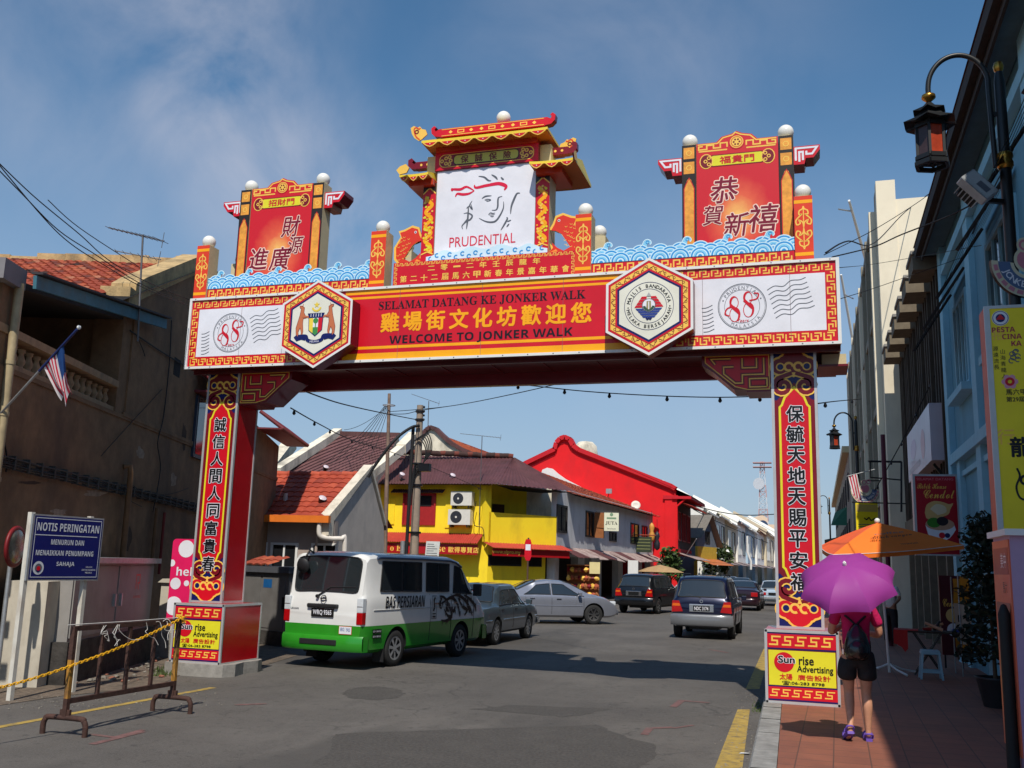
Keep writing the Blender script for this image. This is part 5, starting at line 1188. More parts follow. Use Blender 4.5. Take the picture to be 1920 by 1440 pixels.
# ================================================================ BEYOND THE GATE, LEFT SIDE
def hit(fr, x, y):
 d = ray(x, y); t = fr.n.dot(fr.o - C0) / fr.n.dot(d); q = C0 + d * t - fr.o; return (q.dot(fr.u), q.dot(fr.v))
def corr_mat(key, srgb, axis='x', sc=5.0, dirt=(.10, .05, .04), rough=.55):
 m = MS(key, srgb, rough=rough, var=.18, scale=1.5, dirt=dirt, dscale=.8, damt=.7); N = m.node_tree.nodes; L = m.node_tree.links
 if 'wave' in N: return m
 tc = N.new('ShaderNodeTexCoord'); w = N.new('ShaderNodeTexWave'); w.name = 'wave'; w.bands_direction = axis.upper(); w.inputs['Scale'].default_value = sc; L.new(tc.outputs['Object'], w.inputs['Vector'])
 b = N.new('ShaderNodeBump'); b.inputs['Strength'].default_value = .9; b.inputs['Distance'].default_value = .06; L.new(w.outputs['Fac'], b.inputs['Height']); L.new(b.outputs['Normal'], N['Principled BSDF'].inputs['Normal'])
 return m
def ncorr(m, p, q, r_, s_, mt, n, amp=.03):     # corrugated sheet between edge p-q (low) and r-s (high): p,q low left/right ; s high left, r high right
 p, q, r_, s_ = map(Vector, (p, q, r_, s_)); nn = (q - p).cross(s_ - p).normalized(); vs = []; fs = []
 K = n * 4
 for i in range(K + 1):
  t = i / K; o = nn * (amp * math.sin(t * n * 2 * math.pi)); vs += [p.lerp(q, t) + o, s_.lerp(r_, t) + o]
 for i in range(K): fs.append((2 * i, 2 * i + 2, 2 * i + 3, 2 * i + 1))
 m.add(vs, fs, mt, False)
def window(parent, fr, a0, a1, b0, b1, frame, pane=None, d=.05, bars=1, inset=.06, name='window'):
 m = MB(); w = max(.04, min(.09, (a1 - a0) * .08))
 m.fbox(fr, a0, a1, b1 - w, b1, -.02, d, frame); m.fbox(fr, a0, a1, b0, b0 + w, -.02, d, frame); m.fbox(fr, a0, a0 + w, b0 + w, b1 - w, -.02, d, frame); m.fbox(fr, a1 - w, a1, b0 + w, b1 - w, -.02, d, frame)
 for k in range(bars): x = a0 + (a1 - a0) * (k + 1) / (bars + 1); m.fbox(fr, x - w * .4, x + w * .4, b0 + w, b1 - w, -.02, d * .8, frame)
 F_ = m.build(name, parent); m = MB(); m.fbox(fr, a0 + w, a1 - w, b0 + w, b1 - w, -.015, .012, pane or GLASS); m.build('pane', F_); return F_
TILE2 = [MS('roof_tile_%d' % i, c, rough=.75, var=.15, scale=6) for i, c in enumerate(((168, 70, 46), (156, 62, 42), (178, 80, 54), (140, 58, 42)))]
# ---- annex with orange tiles
A0 = DP(628, 985, 30); fa = Fr((A0.x, A0.y, 0), (math.cos(R_(4)), math.sin(R_(4)), 0)); back = -fa.n
AN = thing('tiled_annex', 'low grey house with bright orange tiled roof and orange gutter', 'house', (A0.x - 2, A0.y + 2, 0))
ANW = MS('annex_wall', (176, 160, 150), rough=.85, var=.08, scale=1.5, dirt=(.2, .17, .15), dscale=.8); ANG = MS('annex_gable', (200, 190, 180), rough=.9, var=.08, scale=2, dirt=(.2, .2, .2), dscale=1)
m = MB(); m.fbox(fa, -6.5, 0, 0, 3.0, -.25, 0, ANW)
for a in (-4.62, -3.72, -3.08, -.55): m.tube([fa.p(a, 0, .05), fa.p(a, 2.95, .05)], .045, ANW, 8)
m.build('front_wall', AN)
for (x0, y0, x1, y1) in ((470, 1016, 499, 1061), (509, 1017, 557, 1062), (585, 1018, 632, 1056)):
 a0, b1 = hit(fa, x0, y0); a1, b0 = hit(fa, x1, y1); window(AN, fa, a0, a1, b0 - .25, b1, WHITE)
m = MB(); sl = back * 2.95 + Vector((0, 0, 1.58)); tile_roof(m, fa.p(-6.5, 3.06, .5), fa.u, sl, 6.35, sl.length, .30, .36, TILE2, .035, .03, 5, .01)
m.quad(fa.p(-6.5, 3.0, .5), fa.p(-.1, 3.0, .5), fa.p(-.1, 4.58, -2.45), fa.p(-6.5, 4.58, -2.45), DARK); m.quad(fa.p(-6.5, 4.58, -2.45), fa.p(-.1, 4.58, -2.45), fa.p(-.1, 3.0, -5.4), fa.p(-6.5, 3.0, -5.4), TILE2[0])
for k in range(16): m.tube([fa.p(-6.5 + k * .4, 4.66, -2.45), fa.p(-6.5 + k * .4 + .43, 4.64, -2.45)], [.12, .105], TILE2[k % 3], 8)
m.build('roof', AN)
m = MB(); m.fbox(fa, -6.5, .05, 2.92, 3.13, .46, .62, MS('gutter_orange', (226, 120, 40), rough=.5, var=.08)); m.build('gutter', AN)
fg = Fr((A0.x - .05, A0.y, 0), (-.03, 1, 0)); m = MB()
m.prism(fg, [(0, 0), (4.5, 0), (3.9, 3.0), (2.5, 4.74), (0.0, 3.0)], -.2, 0, ANG)
m.build('gable_wall', AN); m = MB(); CPW = MS('coping_white', (216, 206, 188), rough=.9, var=.1, dirt=(.2, .18, .14), dscale=3)
m.prism(fg, [(-.42, 2.55), (-.1, 2.55), (-.1, 3.0), (2.5, 4.86), (3.95, 3.05), (3.95, 3.2), (2.55, 5.0), (-.42, 3.16)], -.26, .06, CPW); m.build('coping', AN)
WP = MS('drain_white', (222, 214, 204), rough=.4, var=.04); m = MB(); m.tube(smooth_path([fa.p(-.28, 2.95, .5), fa.p(-.28, 2.62, .5), fa.p(-.2, 2.5, .45), fa.p(.05, 2.46, .3), fa.p(.30, 2.46, .15), fa.p(.38, 2.34, .05), fa.p(.38, .2, .05)], 5), .075, WP, 10); m.build('drainpipe', AN)
m = MB(); q = DP(534, 950, 31); m.tube([q, q + Vector((0, 0, .42))], .07, ANG, 10); m.build('vent_pipe', AN)
SPW = MS('lamp_white', (214, 200, 206), rough=.3)
def floodlight(q, label, s=1.0, dk=False):
 t = thing('roof_floodlight', label, 'floodlight', q, 0, 'small floodlights fixed on the roofs'); q = Vector(q)
 m = MB(); m.tube([q, q + Vector((0, 0, .16 * s))], .02 * s, BLACK, 6); m.lathe([(.07 * s, 0), (.07 * s, .02)], q, BLACK, 8); m.build('stand', t)
 m = MB(); c = q + Vector((0, 0, .2 * s)); d = Vector((.5, -.4, .75)).normalized(); m.lathe([(.03 * s, -.16 * s), (.07 * s, -.12 * s), (.10 * s, .02 * s), (.11 * s, .06 * s)], c, BLACK if dk else SPW, 12, d); m.lathe([(.001, .10 * s), (.06 * s, .09 * s), (.105 * s, .06 * s)], c, SPW, 12, d); m.build('head', t)
floodlight(DP(497, 944, 30.8), 'pale floodlight on the orange tiles left of the vent pipe', 1.1); floodlight(DP(603, 951, 30.6), 'black floodlight on orange tiles near the gutter end', 1.2, True); floodlight(DP(610, 887, 33), 'small floodlight on the ridge of the orange tiled roof', .9, True)
# ---- maroon roofed house behind
MRF = corr_mat('maroon_sheet', (122, 84, 82), 'x', 4.0); OLDW = MS('old_limewash', (232, 222, 200), rough=.95, var=.12, scale=2, bump=.3, dirt=(.07, .065, .06), dscale=.55, damt=.85)
MH = thing('maroon_roofed_house', 'old house with wide maroon sheet roof between white parapets', 'house', DP(640, 1000, 50))
pbl, pbr, ptr, ptl = DP(520, 880, 47.5), DP(690, 900, 47.5), DP(748, 817, 54), DP(630, 815, 54)
pbl.z -= .5; pbr.z -= .5
m = MB(); ncorr(m, pbl, pbr, ptr, ptl, MRF, 36, .02); m.quad(ptl, ptr, DP(750, 880, 60), DP(632, 880, 60), MRF); m.build('roof', MH)
m = MB(); m.quad(pbl * 1, pbr * 1, Vector((pbr.x, pbr.y, 0)), Vector((pbl.x, pbl.y, 0)), OLDW); m.quad(Vector((pbr.x, pbr.y, 0)), pbr, ptr, Vector((ptr.x, ptr.y, 0)), OLDW); m.build('wall', MH)
m = MB()
m.bar(DP(518, 885, 47.4), DP(634, 810, 54.2), .5, .42, OLDW); m.bar(DP(500, 890, 48.4), DP(545, 832, 52), .6, .6, OLDW); m.build('parapet', MH)
m = MB(); m.bar(DP(686, 896, 47.3), DP(752, 842, 51), .45, .4, OLDW); m.bar(DP(752, 842, 51), DP(775, 818, 54.2), .5, .5, OLDW); m.build('parapet', MH)
m = MB(); m.bar(DP(630, 813, 54), DP(750, 816, 54), .3, .25, MRF); m.build('ridge', MH)
# ---- yellow shophouse
YW = MS('yellow_wall', (255, 220, 40), rough=.75, var=.05, scale=1.2, dirt=(.45, .30, .03), dscale=.8, damt=.45); YRF = corr_mat('maroon_sheet_2', (126, 82, 84), 'x', 6); RAW = MS('awning_red', (176, 62, 50), rough=.6, var=.12)
A = DP(916, 1000, 48.5); B = DP(1043, 1000, 51.2); fy = Fr((A.x, A.y, 0)); aL = hit(fy, 690, 950)[0]
YH = thing('yellow_shophouse', 'bright yellow corner shophouse with maroon sheet roof and corner balcony', 'shophouse', (A.x, A.y, 0))
m = MB(); m.fbox(fy, aL, 0, 0, 5.85, -.3, 0, YW)
def fz(y): return hit(fy, 860, y)[1]
m.fbox(fy, aL, hit(fy, 741, 950)[0], fz(985), fz(935), 0, .05, YW); m.fbox(fy, hit(fy, 836, 950)[0], hit(fy, 848, 950)[0], fz(990), fz(938), 0, .05, YW); m.fbox(fy, -3.2, -2.6, 0, fz(1038), 0, .06, YW)
m.build('front_wall', YH)
a0, b1 = hit(fy, 757, 925); a1, b0 = hit(fy, 816, 985); SHR = MS('shutter_red', (160, 28, 30), rough=.6)
F_ = window(YH, fy, a0, a1, b0, b1, SHR, SHR, .08, 1); m = MB(); m.fbox(fy, a0 + .9, a1 - .25, b0 + .95, b1 - .12, .012, .03, DARK); m.build('open_leaf', F_)
m = MB(); ncorr(m, fy.p(hit(fy, 738, 925)[0], b1 + .0, .45), fy.p(hit(fy, 836, 925)[0], b1 + .0, .45), fy.p(hit(fy, 836, 925)[0], b1 + .22, .02), fy.p(hit(fy, 738, 925)[0], b1 + .22, .02), YRF, 22, .02); m.build('window_awning', YH)
def rz(x, y, d): return DP(x, y, d)
e0 = fy.p(aL, 5.72, .75); e1 = fy.p(.55, 5.72, .75); rg0, rg1 = DP(770, 857, 53), DP(962, 858, 53.5); rg0.z = rg1.z
m = MB(); ncorr(m, e0, e1, rg1, rg0 - Vector((3.5, 0, 0)), YRF, 46, .025)
fc = Fr((A.x, A.y, 0), (B - A).xy.to_3d()); Wc = (B - A).xy.length
e2 = fc.p(Wc + .7, 5.72, .75)
ncorr(m, e1, e2, rg1 + Vector((.1, .1, -.02)), rg1, YRF, 18, .025)
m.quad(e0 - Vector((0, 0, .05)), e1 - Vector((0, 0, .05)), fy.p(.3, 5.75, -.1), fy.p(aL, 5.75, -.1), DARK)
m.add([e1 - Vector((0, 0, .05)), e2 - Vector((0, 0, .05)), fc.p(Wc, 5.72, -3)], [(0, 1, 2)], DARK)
m.build('roof', YH); m = MB(); rr = rg1.lerp(rg0, 1.15)
for k in range(26): p_ = rg1.lerp(rr, k / 26); q_ = rg1.lerp(rr, (k + 1.1) / 26); m.tube([p_ + Vector((0, 0, .08 + random.uniform(-.03, .03))), q_ + Vector((0, 0, .08))], .16, CLAY[4] if k % 3 else CLAY[2], 6)
m.build('ridge_tiles', YH)
zA, zB = fz(1000), fz(1019); xl = hit(fy, 722, 1000)[0]
m = MB(); ncorr(m, fy.p(xl, zB, .95), fy.p(-.25, zB, .95), fy.p(-.25, zA, .03), fy.p(xl, zA, .03), RAW, 44, .025); m.build('awning', YH)
SGR = P('sign_red', (168, 20, 28)); m = MB(); z1, z0 = fz(1021), fz(1040); m.fbox(fy, xl + .1, -.28, z0, z1, .72, .80, SGR)
f8 = Fr(fy.p(0, 0, .80), fy.u, fy.v); xc = hit(fy, 735, 1030)[0]; zc = (z0 + z1) / 2
m.text(f8, SERIF('o E'), hit(f8, 742, 1030)[0], zc, .30, .004, GOLD); m.text(f8, SERIF('use'), hit(f8, 823, 1030)[0], zc - .02, .24, .004, GOLD); m.text(f8, '歐得專賣店', hit(f8, 869, 1032)[0], zc - .02, .28, .004, GOLD, bold=.02, space=1.15); m.build('signboard', YH)
a0, b1 = hit(fy, 808, 1049); a1, b0 = hit(fy, 836, 1061); window(YH, fy, a0, a1, b0, b1, BLACK, GLASS, .04, 0)
m = MB(); m.fbox(fy, hit(fy, 860, 1)[0], hit(fy, 895, 1)[0], 0, fz(1062), 0, .04, MS('grille_yellow', (226, 190, 40), rough=.6)); m.build('roller_door', YH)
def cz(x, y): return hit(fc, x, y)[1]
zt = cz(917, 960); zb = cz(917, 1016)
m = MB(); m.fbox(fc, 0, Wc, zb, zt, -.15, .0, YW); m.fbox(fc, 0, Wc, zb - .1, zb, -1.6, 0, YW); m.build('balcony', YH)
m = MB(); m.fbox(fc, 0, Wc * .82, zb, 5.98, -1.7, -1.55, YW); m.fbox(fc, Wc * .82, Wc + 1, zb, 5.98, -1.7, -1.55, OLDW); m.fbox(fc, -.25, .12, zb, 5.7, -.3, .0, YW); m.fbox(fc, Wc * .3, Wc * .48, zb, zb + 2.0, -1.55, -1.52, MS('door_brown', (74, 46, 30), rough=.7)); m.build('balcony_room', YH)
gx = hit(fc, 1022, 1080)[0]
m = MB(); m.fbox(fc, 0, gx, 0, zb - .1, -.3, 0, YW)
m.build('corner_wall', YH)
for (x0, y0, x1, y1) in ((914, 1040, 977, 1062), (991, 1044, 1015, 1063)):
 a0, b1 = hit(fc, x0, y0); a1, b0 = hit(fc, x1, y1); window(YH, fc, max(.02, a0), a1, b0, b1, BLACK, DARK, .03, 0)
m = MB(); zA = cz(917, 1017); zB = cz(917, 1027); ncorr(m, fc.p(-.3, zB, .85), fc.p(Wc + .4, zB, .85), fc.p(Wc + .4, zA, .02), fc.p(-.3, zA, .02), RAW, 30, .02); m.build('awning', YH)
m = MB(); z1, z0 = cz(917, 1028), cz(917, 1042); m.fbox(fc, -.2, hit(fc, 1052, 1040)[0], z0, z1, .62, .68, SGR); f8 = Fr(fc.p(0, 0, .68), fc.u, fc.v); m.text(f8, 'www.alpro.my', hit(f8, 950, 1035)[0], (z0 + z1) / 2, .24, .004, GOLD, bold=.015, w=1.75); m.build('signboard', YH)
ACW = MS('ac_white', (214, 210, 198), rough=.5, var=.05)
def aircon(fr, x0, y0, x1, y1, label, lock=None):
 a0, b1 = hit(fr, x0, y0); a1, b0 = hit(fr, x1, y1); t = thing('air_conditioner', label, 'air conditioner', fr.p((a0 + a1) / 2, b0, .2), 0, 'air conditioner boxes on the yellow wall')
 m = MB(); m.fbox(fr, a0, a1, b0, b1, .08, .48, ACW); m.build('casing', t); r = (b1 - b0) * .40; c = (a0 + r + .12, (b0 + b1) / 2); f9 = Fr(fr.p(0, 0, .48), fr.u, fr.v)
 m = MB(); m.disc(f9, c, r, .004, BLACK, 22);
 for k in range(1, 5): m.ring(f9, c, r * k / 5, r * k / 5 + .012, .008, PGREY, n=22)
 m.disc(f9, c, r * .18, .011, ACW, 12); m.build('fan_grille', t); m = MB(); m.fbox(fr, a0 + .1, a0 + .16, b0 - .12, b0, .02, .46, BLACK); m.fbox(fr, a1 - .2, a1 - .14, b0 - .12, b0, .02, .46, BLACK); m.build('bracket', t)
aircon(fy, 852, 923, 890, 949, 'upper air conditioner box on the yellow wall by the corner'); aircon(fy, 847, 956, 887, 985, 'lower air conditioner box with square grille on yellow wall')
aerial('tv_aerial', 'television aerial standing behind the utility pole top on the cream gable', DP(802, 815, 57), DP(804, 752, 57), ((DP(772, 739, 57), DP(824, 757, 56.5), 10, .15, .3),), .025)
q = fy.p(hit(fy, 893, 920)[0], 0, .1); aerial('tv_aerial', 'television aerial on a thin mast at the yellow house corner', DP(898, 985, 48.3), DP(904, 818, 48.3), ((DP(863, 813, 48.3), DP(940, 821, 48), 14, .12, .28),), .02)
m = MB(); m.tube(smooth_path([DP(893, 940, 48.3), DP(888, 965, 48.3), DP(890, 985, 48.3), DP(905, 990, 48.2), DP(908, 1010, 48.2)], 5), .02, CABLE, 5); tag(m.build('drain_hose', loc=DP(893, 985, 48.3)), 'black hose looping down the yellow wall from the air conditioners', 'hose')
f7 = Fr(tuple(DP(800, 900, 57).xy) + (0,)); gp_ = [(772, 870), (778, 840), (790, 820), (800, 806), (808, 801), (817, 804), (828, 815), (845, 830), (865, 842), (897, 855), (930, 862), (930, 880)]
G2 = thing('gabled_house', 'cream gable end with curved maroon coping above the yellow house', 'house', f7.p(0, 0, 0)); pp = [hit(f7, *q) for q in gp_]
m = MB(); m.prism(f7, [(pp[0][0], 0)] + pp + [(pp[-1][0], 0)], -.3, 0, OLDW); m.build('gable_wall', G2)
m = MB(); cp = pp[2:-1]
for p_, q_ in zip(cp[:-1], cp[1:]): m.bar(f7.p(p_[0], p_[1], -.1), f7.p(q_[0], q_[1], -.1), .55, .22, MRF)
m.build('coping', G2)
m = MB(); r0, r1 = hit(f7, 826, 817), hit(f7, 945, 866); m.bar(f7.p(r0[0], r0[1] - .12, -.5), f7.p(r1[0], r1[1] - .12, -.5), .5, .34, CLAY[1]); sl = f7.p(*r0) - f7.p(*r1)
tile_roof(m, f7.p(r1[0], r1[1], -8), f7.n, sl, 7.6, sl.length, .28, .34, CLAY, .06, .03, 3, .05); m.build('roof', G2)
f6 = Fr(tuple(DP(740, 900, 55).xy) + (0,)); m = MB(); pp = [hit(f6, *q) for q in ((690, 915), (700, 890), (745, 850), (776, 818), (782, 840), (779, 868), (735, 880))]; m.prism(f6, pp, -.2, 0, OLDW); m.build('side_wall', G2)
for q, l in ((DP(753, 900, 49.6), 'floodlight on the maroon roof left of the utility pole'), (DP(848, 902, 49.4), 'floodlight on the maroon roof above the air conditioners')): floodlight(q, l, 1.3)
floodlight(DP(986, 916, 50), 'floodlight on the small roof over the yellow balcony', 1.1)
# ---- white shophouse row
We = DP(1224, 1000, 73); fw = Fr((B.x, B.y, 0), (We - B).xy.to_3d()); WW = (We - B).xy.length
WS = MS('grey_white_wall', (206, 208, 212), rough=.85, var=.06, scale=1.5, dirt=(.3, .3, .3), dscale=.9); TIN = MS('old_tin', (176, 156, 150), rough=.5, metal=.3, var=.25, scale=4, dirt=(.16, .06, .045), dscale=1.5, damt=.9)
WH = thing('white_shophouse', 'long white shophouse with clay tiled roof and rusty tin awning', 'shophouse', (B.x, B.y + 8, 0)); ze = hit(fw, 1120, 943)[1]; zl = hit(fw, 1120, 1036)[1]
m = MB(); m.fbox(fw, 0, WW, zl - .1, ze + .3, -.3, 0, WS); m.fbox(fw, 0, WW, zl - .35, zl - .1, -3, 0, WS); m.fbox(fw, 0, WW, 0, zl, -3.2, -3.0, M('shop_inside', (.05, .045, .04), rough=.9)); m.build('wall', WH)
for x0, x1 in ((1040, 1048), (1084, 1096), (1108, 1128), (1160, 1168), (1196, 1204), (1220, 1226)):
 m = MB(); m.fbox(fw, hit(fw, x0, 1100)[0], hit(fw, x1, 1100)[0], 0, zl - .35, -.45, -.02, WS); m.build('pillar', WH)
BRNW = MS('brown_shutter', (150, 92, 50), rough=.7, var=.15); DKW = MS('dark_window_frame', (52, 48, 46), rough=.6)
for (x0, y0, x1, y1, k) in ((1044, 945, 1062, 1000, 0), (1098, 957, 1112, 1008, 1), (1142, 996, 1155, 1016, 0), (1182, 980, 1197, 1021, 0), (1203, 985, 1213, 1022, 0)):
 a0, b1 = hit(fw, x0, y0); a1, b0 = hit(fw, x1, y1); F_ = window(WH, fw, a0, a1, b0, b1, DKW, GLASS, .06, 1)
 if k: m = MB(); p0, p1 = fw.p(a1, b0, .05), fw.p(a1 + .25, b0 - .02, .62); m.bar(p0 + Vector((0, 0, (b1 - b0) / 2)), p1 + Vector((0, 0, (b1 - b0) / 2)), .05, (b1 - b0), BRNW); m.build('open_shutter', F_)
m = MB(); nseg = 12
for k in range(nseg):
 a0, a1 = WW * k / nseg, WW * (k + 1.02) / nseg; dz = random.uniform(-.06, .06); lo = zl - .42 + dz
 ncorr(m, fw.p(a0, lo, 1.3), fw.p(a1, lo + random.uniform(-.08, .08), 1.3), fw.p(a1, zl + .12, .02), fw.p(a0, zl + .12, .02), TIN if k % 3 else YRF, 9, .03)
m.build('tin_awning', WH)
Pf = PY(1018, 888, 73.0); ef = fw.p(WW, ze, .55); sl = Vector((Pf.x - ef.x, 0, Pf.z - ef.z)); m = MB()
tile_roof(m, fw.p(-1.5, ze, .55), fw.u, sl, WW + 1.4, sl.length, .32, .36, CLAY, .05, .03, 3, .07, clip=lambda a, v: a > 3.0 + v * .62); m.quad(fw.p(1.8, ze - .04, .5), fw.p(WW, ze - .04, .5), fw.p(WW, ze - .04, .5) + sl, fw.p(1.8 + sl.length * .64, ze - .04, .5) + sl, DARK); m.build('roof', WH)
f5 = Fr((ef.x, 73.0, 0)); pp = [hit(f5, *q) for q in ((1194, 962), (1120, 929), (1060, 898), (1046, 888), (1036, 879), (1026, 877), (1017, 881), (1014, 892), (1030, 905), (1110, 940), (1190, 972))]
m = MB(); m.prism(f5, pp, -.25, .05, WHITE); m.build('end_parapet', WH)
JS = thing('hanging_sign', 'cream hanging sign reading JUTA on the white shophouse', 'sign', DP(1146, 1000, 57)); fj = Fr(tuple(DP(1131, 980, 57).xy) + (0,), CR.xy.to_3d()); p0, p1 = hit(fj, 1133, 961), hit(fj, 1160, 996)
m = MB(); m.fbox(fj, p0[0], p1[0], p1[1], p0[1], -.08, 0, P('sign_cream', (226, 226, 200))); cx = (p0[0] + p1[0]) / 2; cz_ = (p0[1] + p1[1]) / 2; m.text(fj, SERIF('JUTA'), cx, cz_ - .08, .22, .004, INK); m.text(fj, 'boutique', cx, cz_ - .4, .13, .004, PGREY); m.rect(fj, cx - .28, cx + .28, cz_ + .16, cz_ + .26, .003, MS('sage', (120, 150, 120))); m.disc(fj, (cx, cz_ + .42), .10, .004, MS('sage'), 12); m.build('panel', JS); m = MB(); m.tube([fj.p(p0[0] - .5, p0[1] + .05, -.04), fj.p(p1[0], p0[1] + .05, -.04)], .02, BLACK, 6); m.build('arm', JS)
GS = thing('green_sign', 'dark green carved sign hanging below the white shophouse eave', 'sign', DP(1206, 1020, 68)); fj = Fr(tuple(DP(1206, 1020, 68).xy) + (0,), CR.xy.to_3d()); p0, p1 = hit(fj, 1191, 1006), hit(fj, 1222, 1036)
m = MB(); m.fbox(fj, p0[0], p1[0], p1[1], p0[1], -.1, 0, MS('sign_dkgreen', (46, 56, 38), rough=.6));
for k in range(4): m.rect(fj, p0[0] + .1, p1[0] - .1, p1[1] + .2 + k * .22, p1[1] + .26 + k * .22, .004, MS('sign_moss', (120, 124, 80)))
m.build('panel', GS); m = MB(); m.tube([fj.p(p0[0] - .1, p0[1] + .3, -.05), fj.p(p0[0] - .1, p1[1], -.05)], .05, MS('rust_orange', (150, 62, 36)), 6); m.tube([fj.p(p0[0] - .2, p0[1] + .12, -.05), fj.p(p1[0] + .3, p0[1] + .12, -.05)], .04, MS('rust_orange'), 6); m.build('frame', GS)
DS = thing('satellite_dish', 'white satellite dish by the red party wall', 'dish', DP(1192, 950, 71)); m = MB(); q = DP(1192, 947, 71); m.lathe([(.0, -.10), (.2, -.07), (.34, 0), (.345, .012), (.2, -.05), (.001, -.085)], q, ACW, 20, Vector((.2, -.9, .35))); m.build('reflector', DS); m = MB(); m.tube([q + Vector((0, .1, 0)), q + Vector((.05, .25, -.6))], .03, STEEL, 6); m.build('mount', DS)
FLD = thing('wall_floodlight', 'grey square floodlight on the red gable wall', 'floodlight', PY(1142, 922, 72.6)); q = PY(1142, 921, 72.5); m = MB(); m.box((q.x - .22, q.y - .1, q.z - .18), (q.x + .22, q.y + .08, q.z + .18), STEEL); m.build('lamp', FLD); m = MB(); m.tube([q + Vector((0, .05, -.1)), q + Vector((-.2, .3, -.6))], .03, BLACK, 6); m.build('arm', FLD)
GD = MS('goods_mix', (150, 92, 54), rough=.8, var=.7, scale=9); st = thing('goods_shelf', 'display shelf of brown goods under the white house awning', 'shelf', DP(1086, 1110, 52)); fj = Fr(tuple(DP(1062, 1100, 52).xy) + (0,), (1, .2, 0)); m = MB(); m.fbox(fj, 0, 1.7, 0, .2, -.4, 0, BRNW); m.fbox(fj, 0, 1.7, 1.9, 1.95, -.4, 0, BRNW); m.fbox(fj, 0, 1.7, 0, 1.9, -.45, -.4, BRNW); m.build('frame', st)
for r in range(4):
 m = MB()
 for k in range(9): m.ico(tuple(fj.p(.1 + k * .185, .42 + r * .42, -.15)), .15, [GD, CLAY[1], GOLD, MAROON][(k * 3 + r) % 4], .3)
 m.build('goods', st)
m = MB(); m.fbox(fj, 1.2, 1.75, 1.5, 2.1, .02, .05, P('poster_cream', (222, 206, 150))); m.build('poster', st)
# ---- red shophouse
RW = MS('scarlet_wall', (226, 22, 30), rough=.8, var=.06, scale=1.0, bump=.1, dirt=(.45, .015, .02), dscale=.8, damt=.4); RW2 = MS('scarlet_coping', (196, 18, 34), rough=.7, var=.08)
fr_ = Fr((0, 73.4, 0)); top = [(960, 885), (987, 869), (1041, 843), (1044, 831), (1051, 823), (1060, 820), (1069, 824), (1075, 836), (1086, 844), (1170, 877), (1259, 912), (1267, 917)]
RH = thing('red_shophouse', 'scarlet shophouse with tall gable wall and rounded gable top', 'shophouse', PY(1160, 1100, 76)); pp = [hit(fr_, *q) for q in top]; pr = hit(fr_, 1267, 1000)[0]
m = MB(); m.prism(fr_, [(pp[0][0], 0)] + pp + [(pr, 0)], -.35, 0, RW); m.fbox(fr_, hit(fr_, 1247, 931)[0], pr + .12, 0, hit(fr_, 1247, 931)[1], 0, .12, RW); m.fbox(fr_, hit(fr_, 1244, 931)[0], pr + .2, hit(fr_, 1247, 936)[1], hit(fr_, 1247, 929)[1], 0, .2, RW2); m.build('gable_wall', RH)
m = MB()
for p_, q_ in zip(pp[:-1], pp[1:]): m.bar(fr_.p(p_[0], p_[1] + .02, -.1), fr_.p(q_[0], q_[1] + .02, -.1), .75, .34, RW2)
for p_, q_ in zip(pp[1:-1], pp[2:]):
 if True: m.bar(fr_.p(p_[0], p_[1] - .42, 0.02), fr_.p(q_[0], q_[1] - .42, .02), .06, .07, RW2)
m.build('coping', RH)
ev = fr_.p(pr, pp[-1][1], 0)
m = MB(); m.quad(ev + Vector((1.25, -.3, -.55)), ev + Vector((1.25, 9, -.55)), ev + Vector((-5, 9, 2.2)), ev + Vector((-5, -.3, 2.2)), RW2); m.box((ev.x - .2, ev.y - .3, ev.z - .75), (ev.x + 1.2, ev.y + 9, ev.z - .55), RW2); m.build('roof', RH)
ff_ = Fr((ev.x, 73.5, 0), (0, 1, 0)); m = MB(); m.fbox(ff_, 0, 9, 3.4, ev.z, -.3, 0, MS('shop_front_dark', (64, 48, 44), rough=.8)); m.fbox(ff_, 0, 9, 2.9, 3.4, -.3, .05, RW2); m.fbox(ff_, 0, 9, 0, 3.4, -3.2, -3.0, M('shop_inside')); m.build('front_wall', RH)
for k in range(3): window(RH, ff_, .6 + k * 2.8, 2.4 + k * 2.8, 4.0, 6.2, MS('shutter_red'), GLASS, .08, 2)
m = MB(); ncorr(m, ff_.p(-.2, 6.5, 1.3), ff_.p(9, 6.5, 1.3), ff_.p(9, 6.95, .02), ff_.p(-.2, 6.95, .02), RAW, 30, .03); m.build('upper_awning', RH); m = MB(); ncorr(m, ff_.p(-.2, 2.6, 1.6), ff_.p(9, 2.6, 1.6), ff_.p(9, 3.1, .02), ff_.p(-.2, 3.1, .02), TIN, 30, .03); m.build('awning', RH)
m = MB(); m.tube([ev + Vector((.9, -.1, -.6)), ev + Vector((.1, -.1, -1.3)), (ev.x + .1, ev.y - .1, 2.6)], .09, RW, 8); m.build('drainpipe', RH)
q = PY(1098, 850, 80); m = MB(); m.lathe([(1.0, -1.2), (1.05, 0), (.95, .6), (.6, .95), (.001, 1.05)], q, OLDW, 16); tag(m.build('water_tank', loc=q), 'round stone coloured water tank behind the red gable', 'water tank')
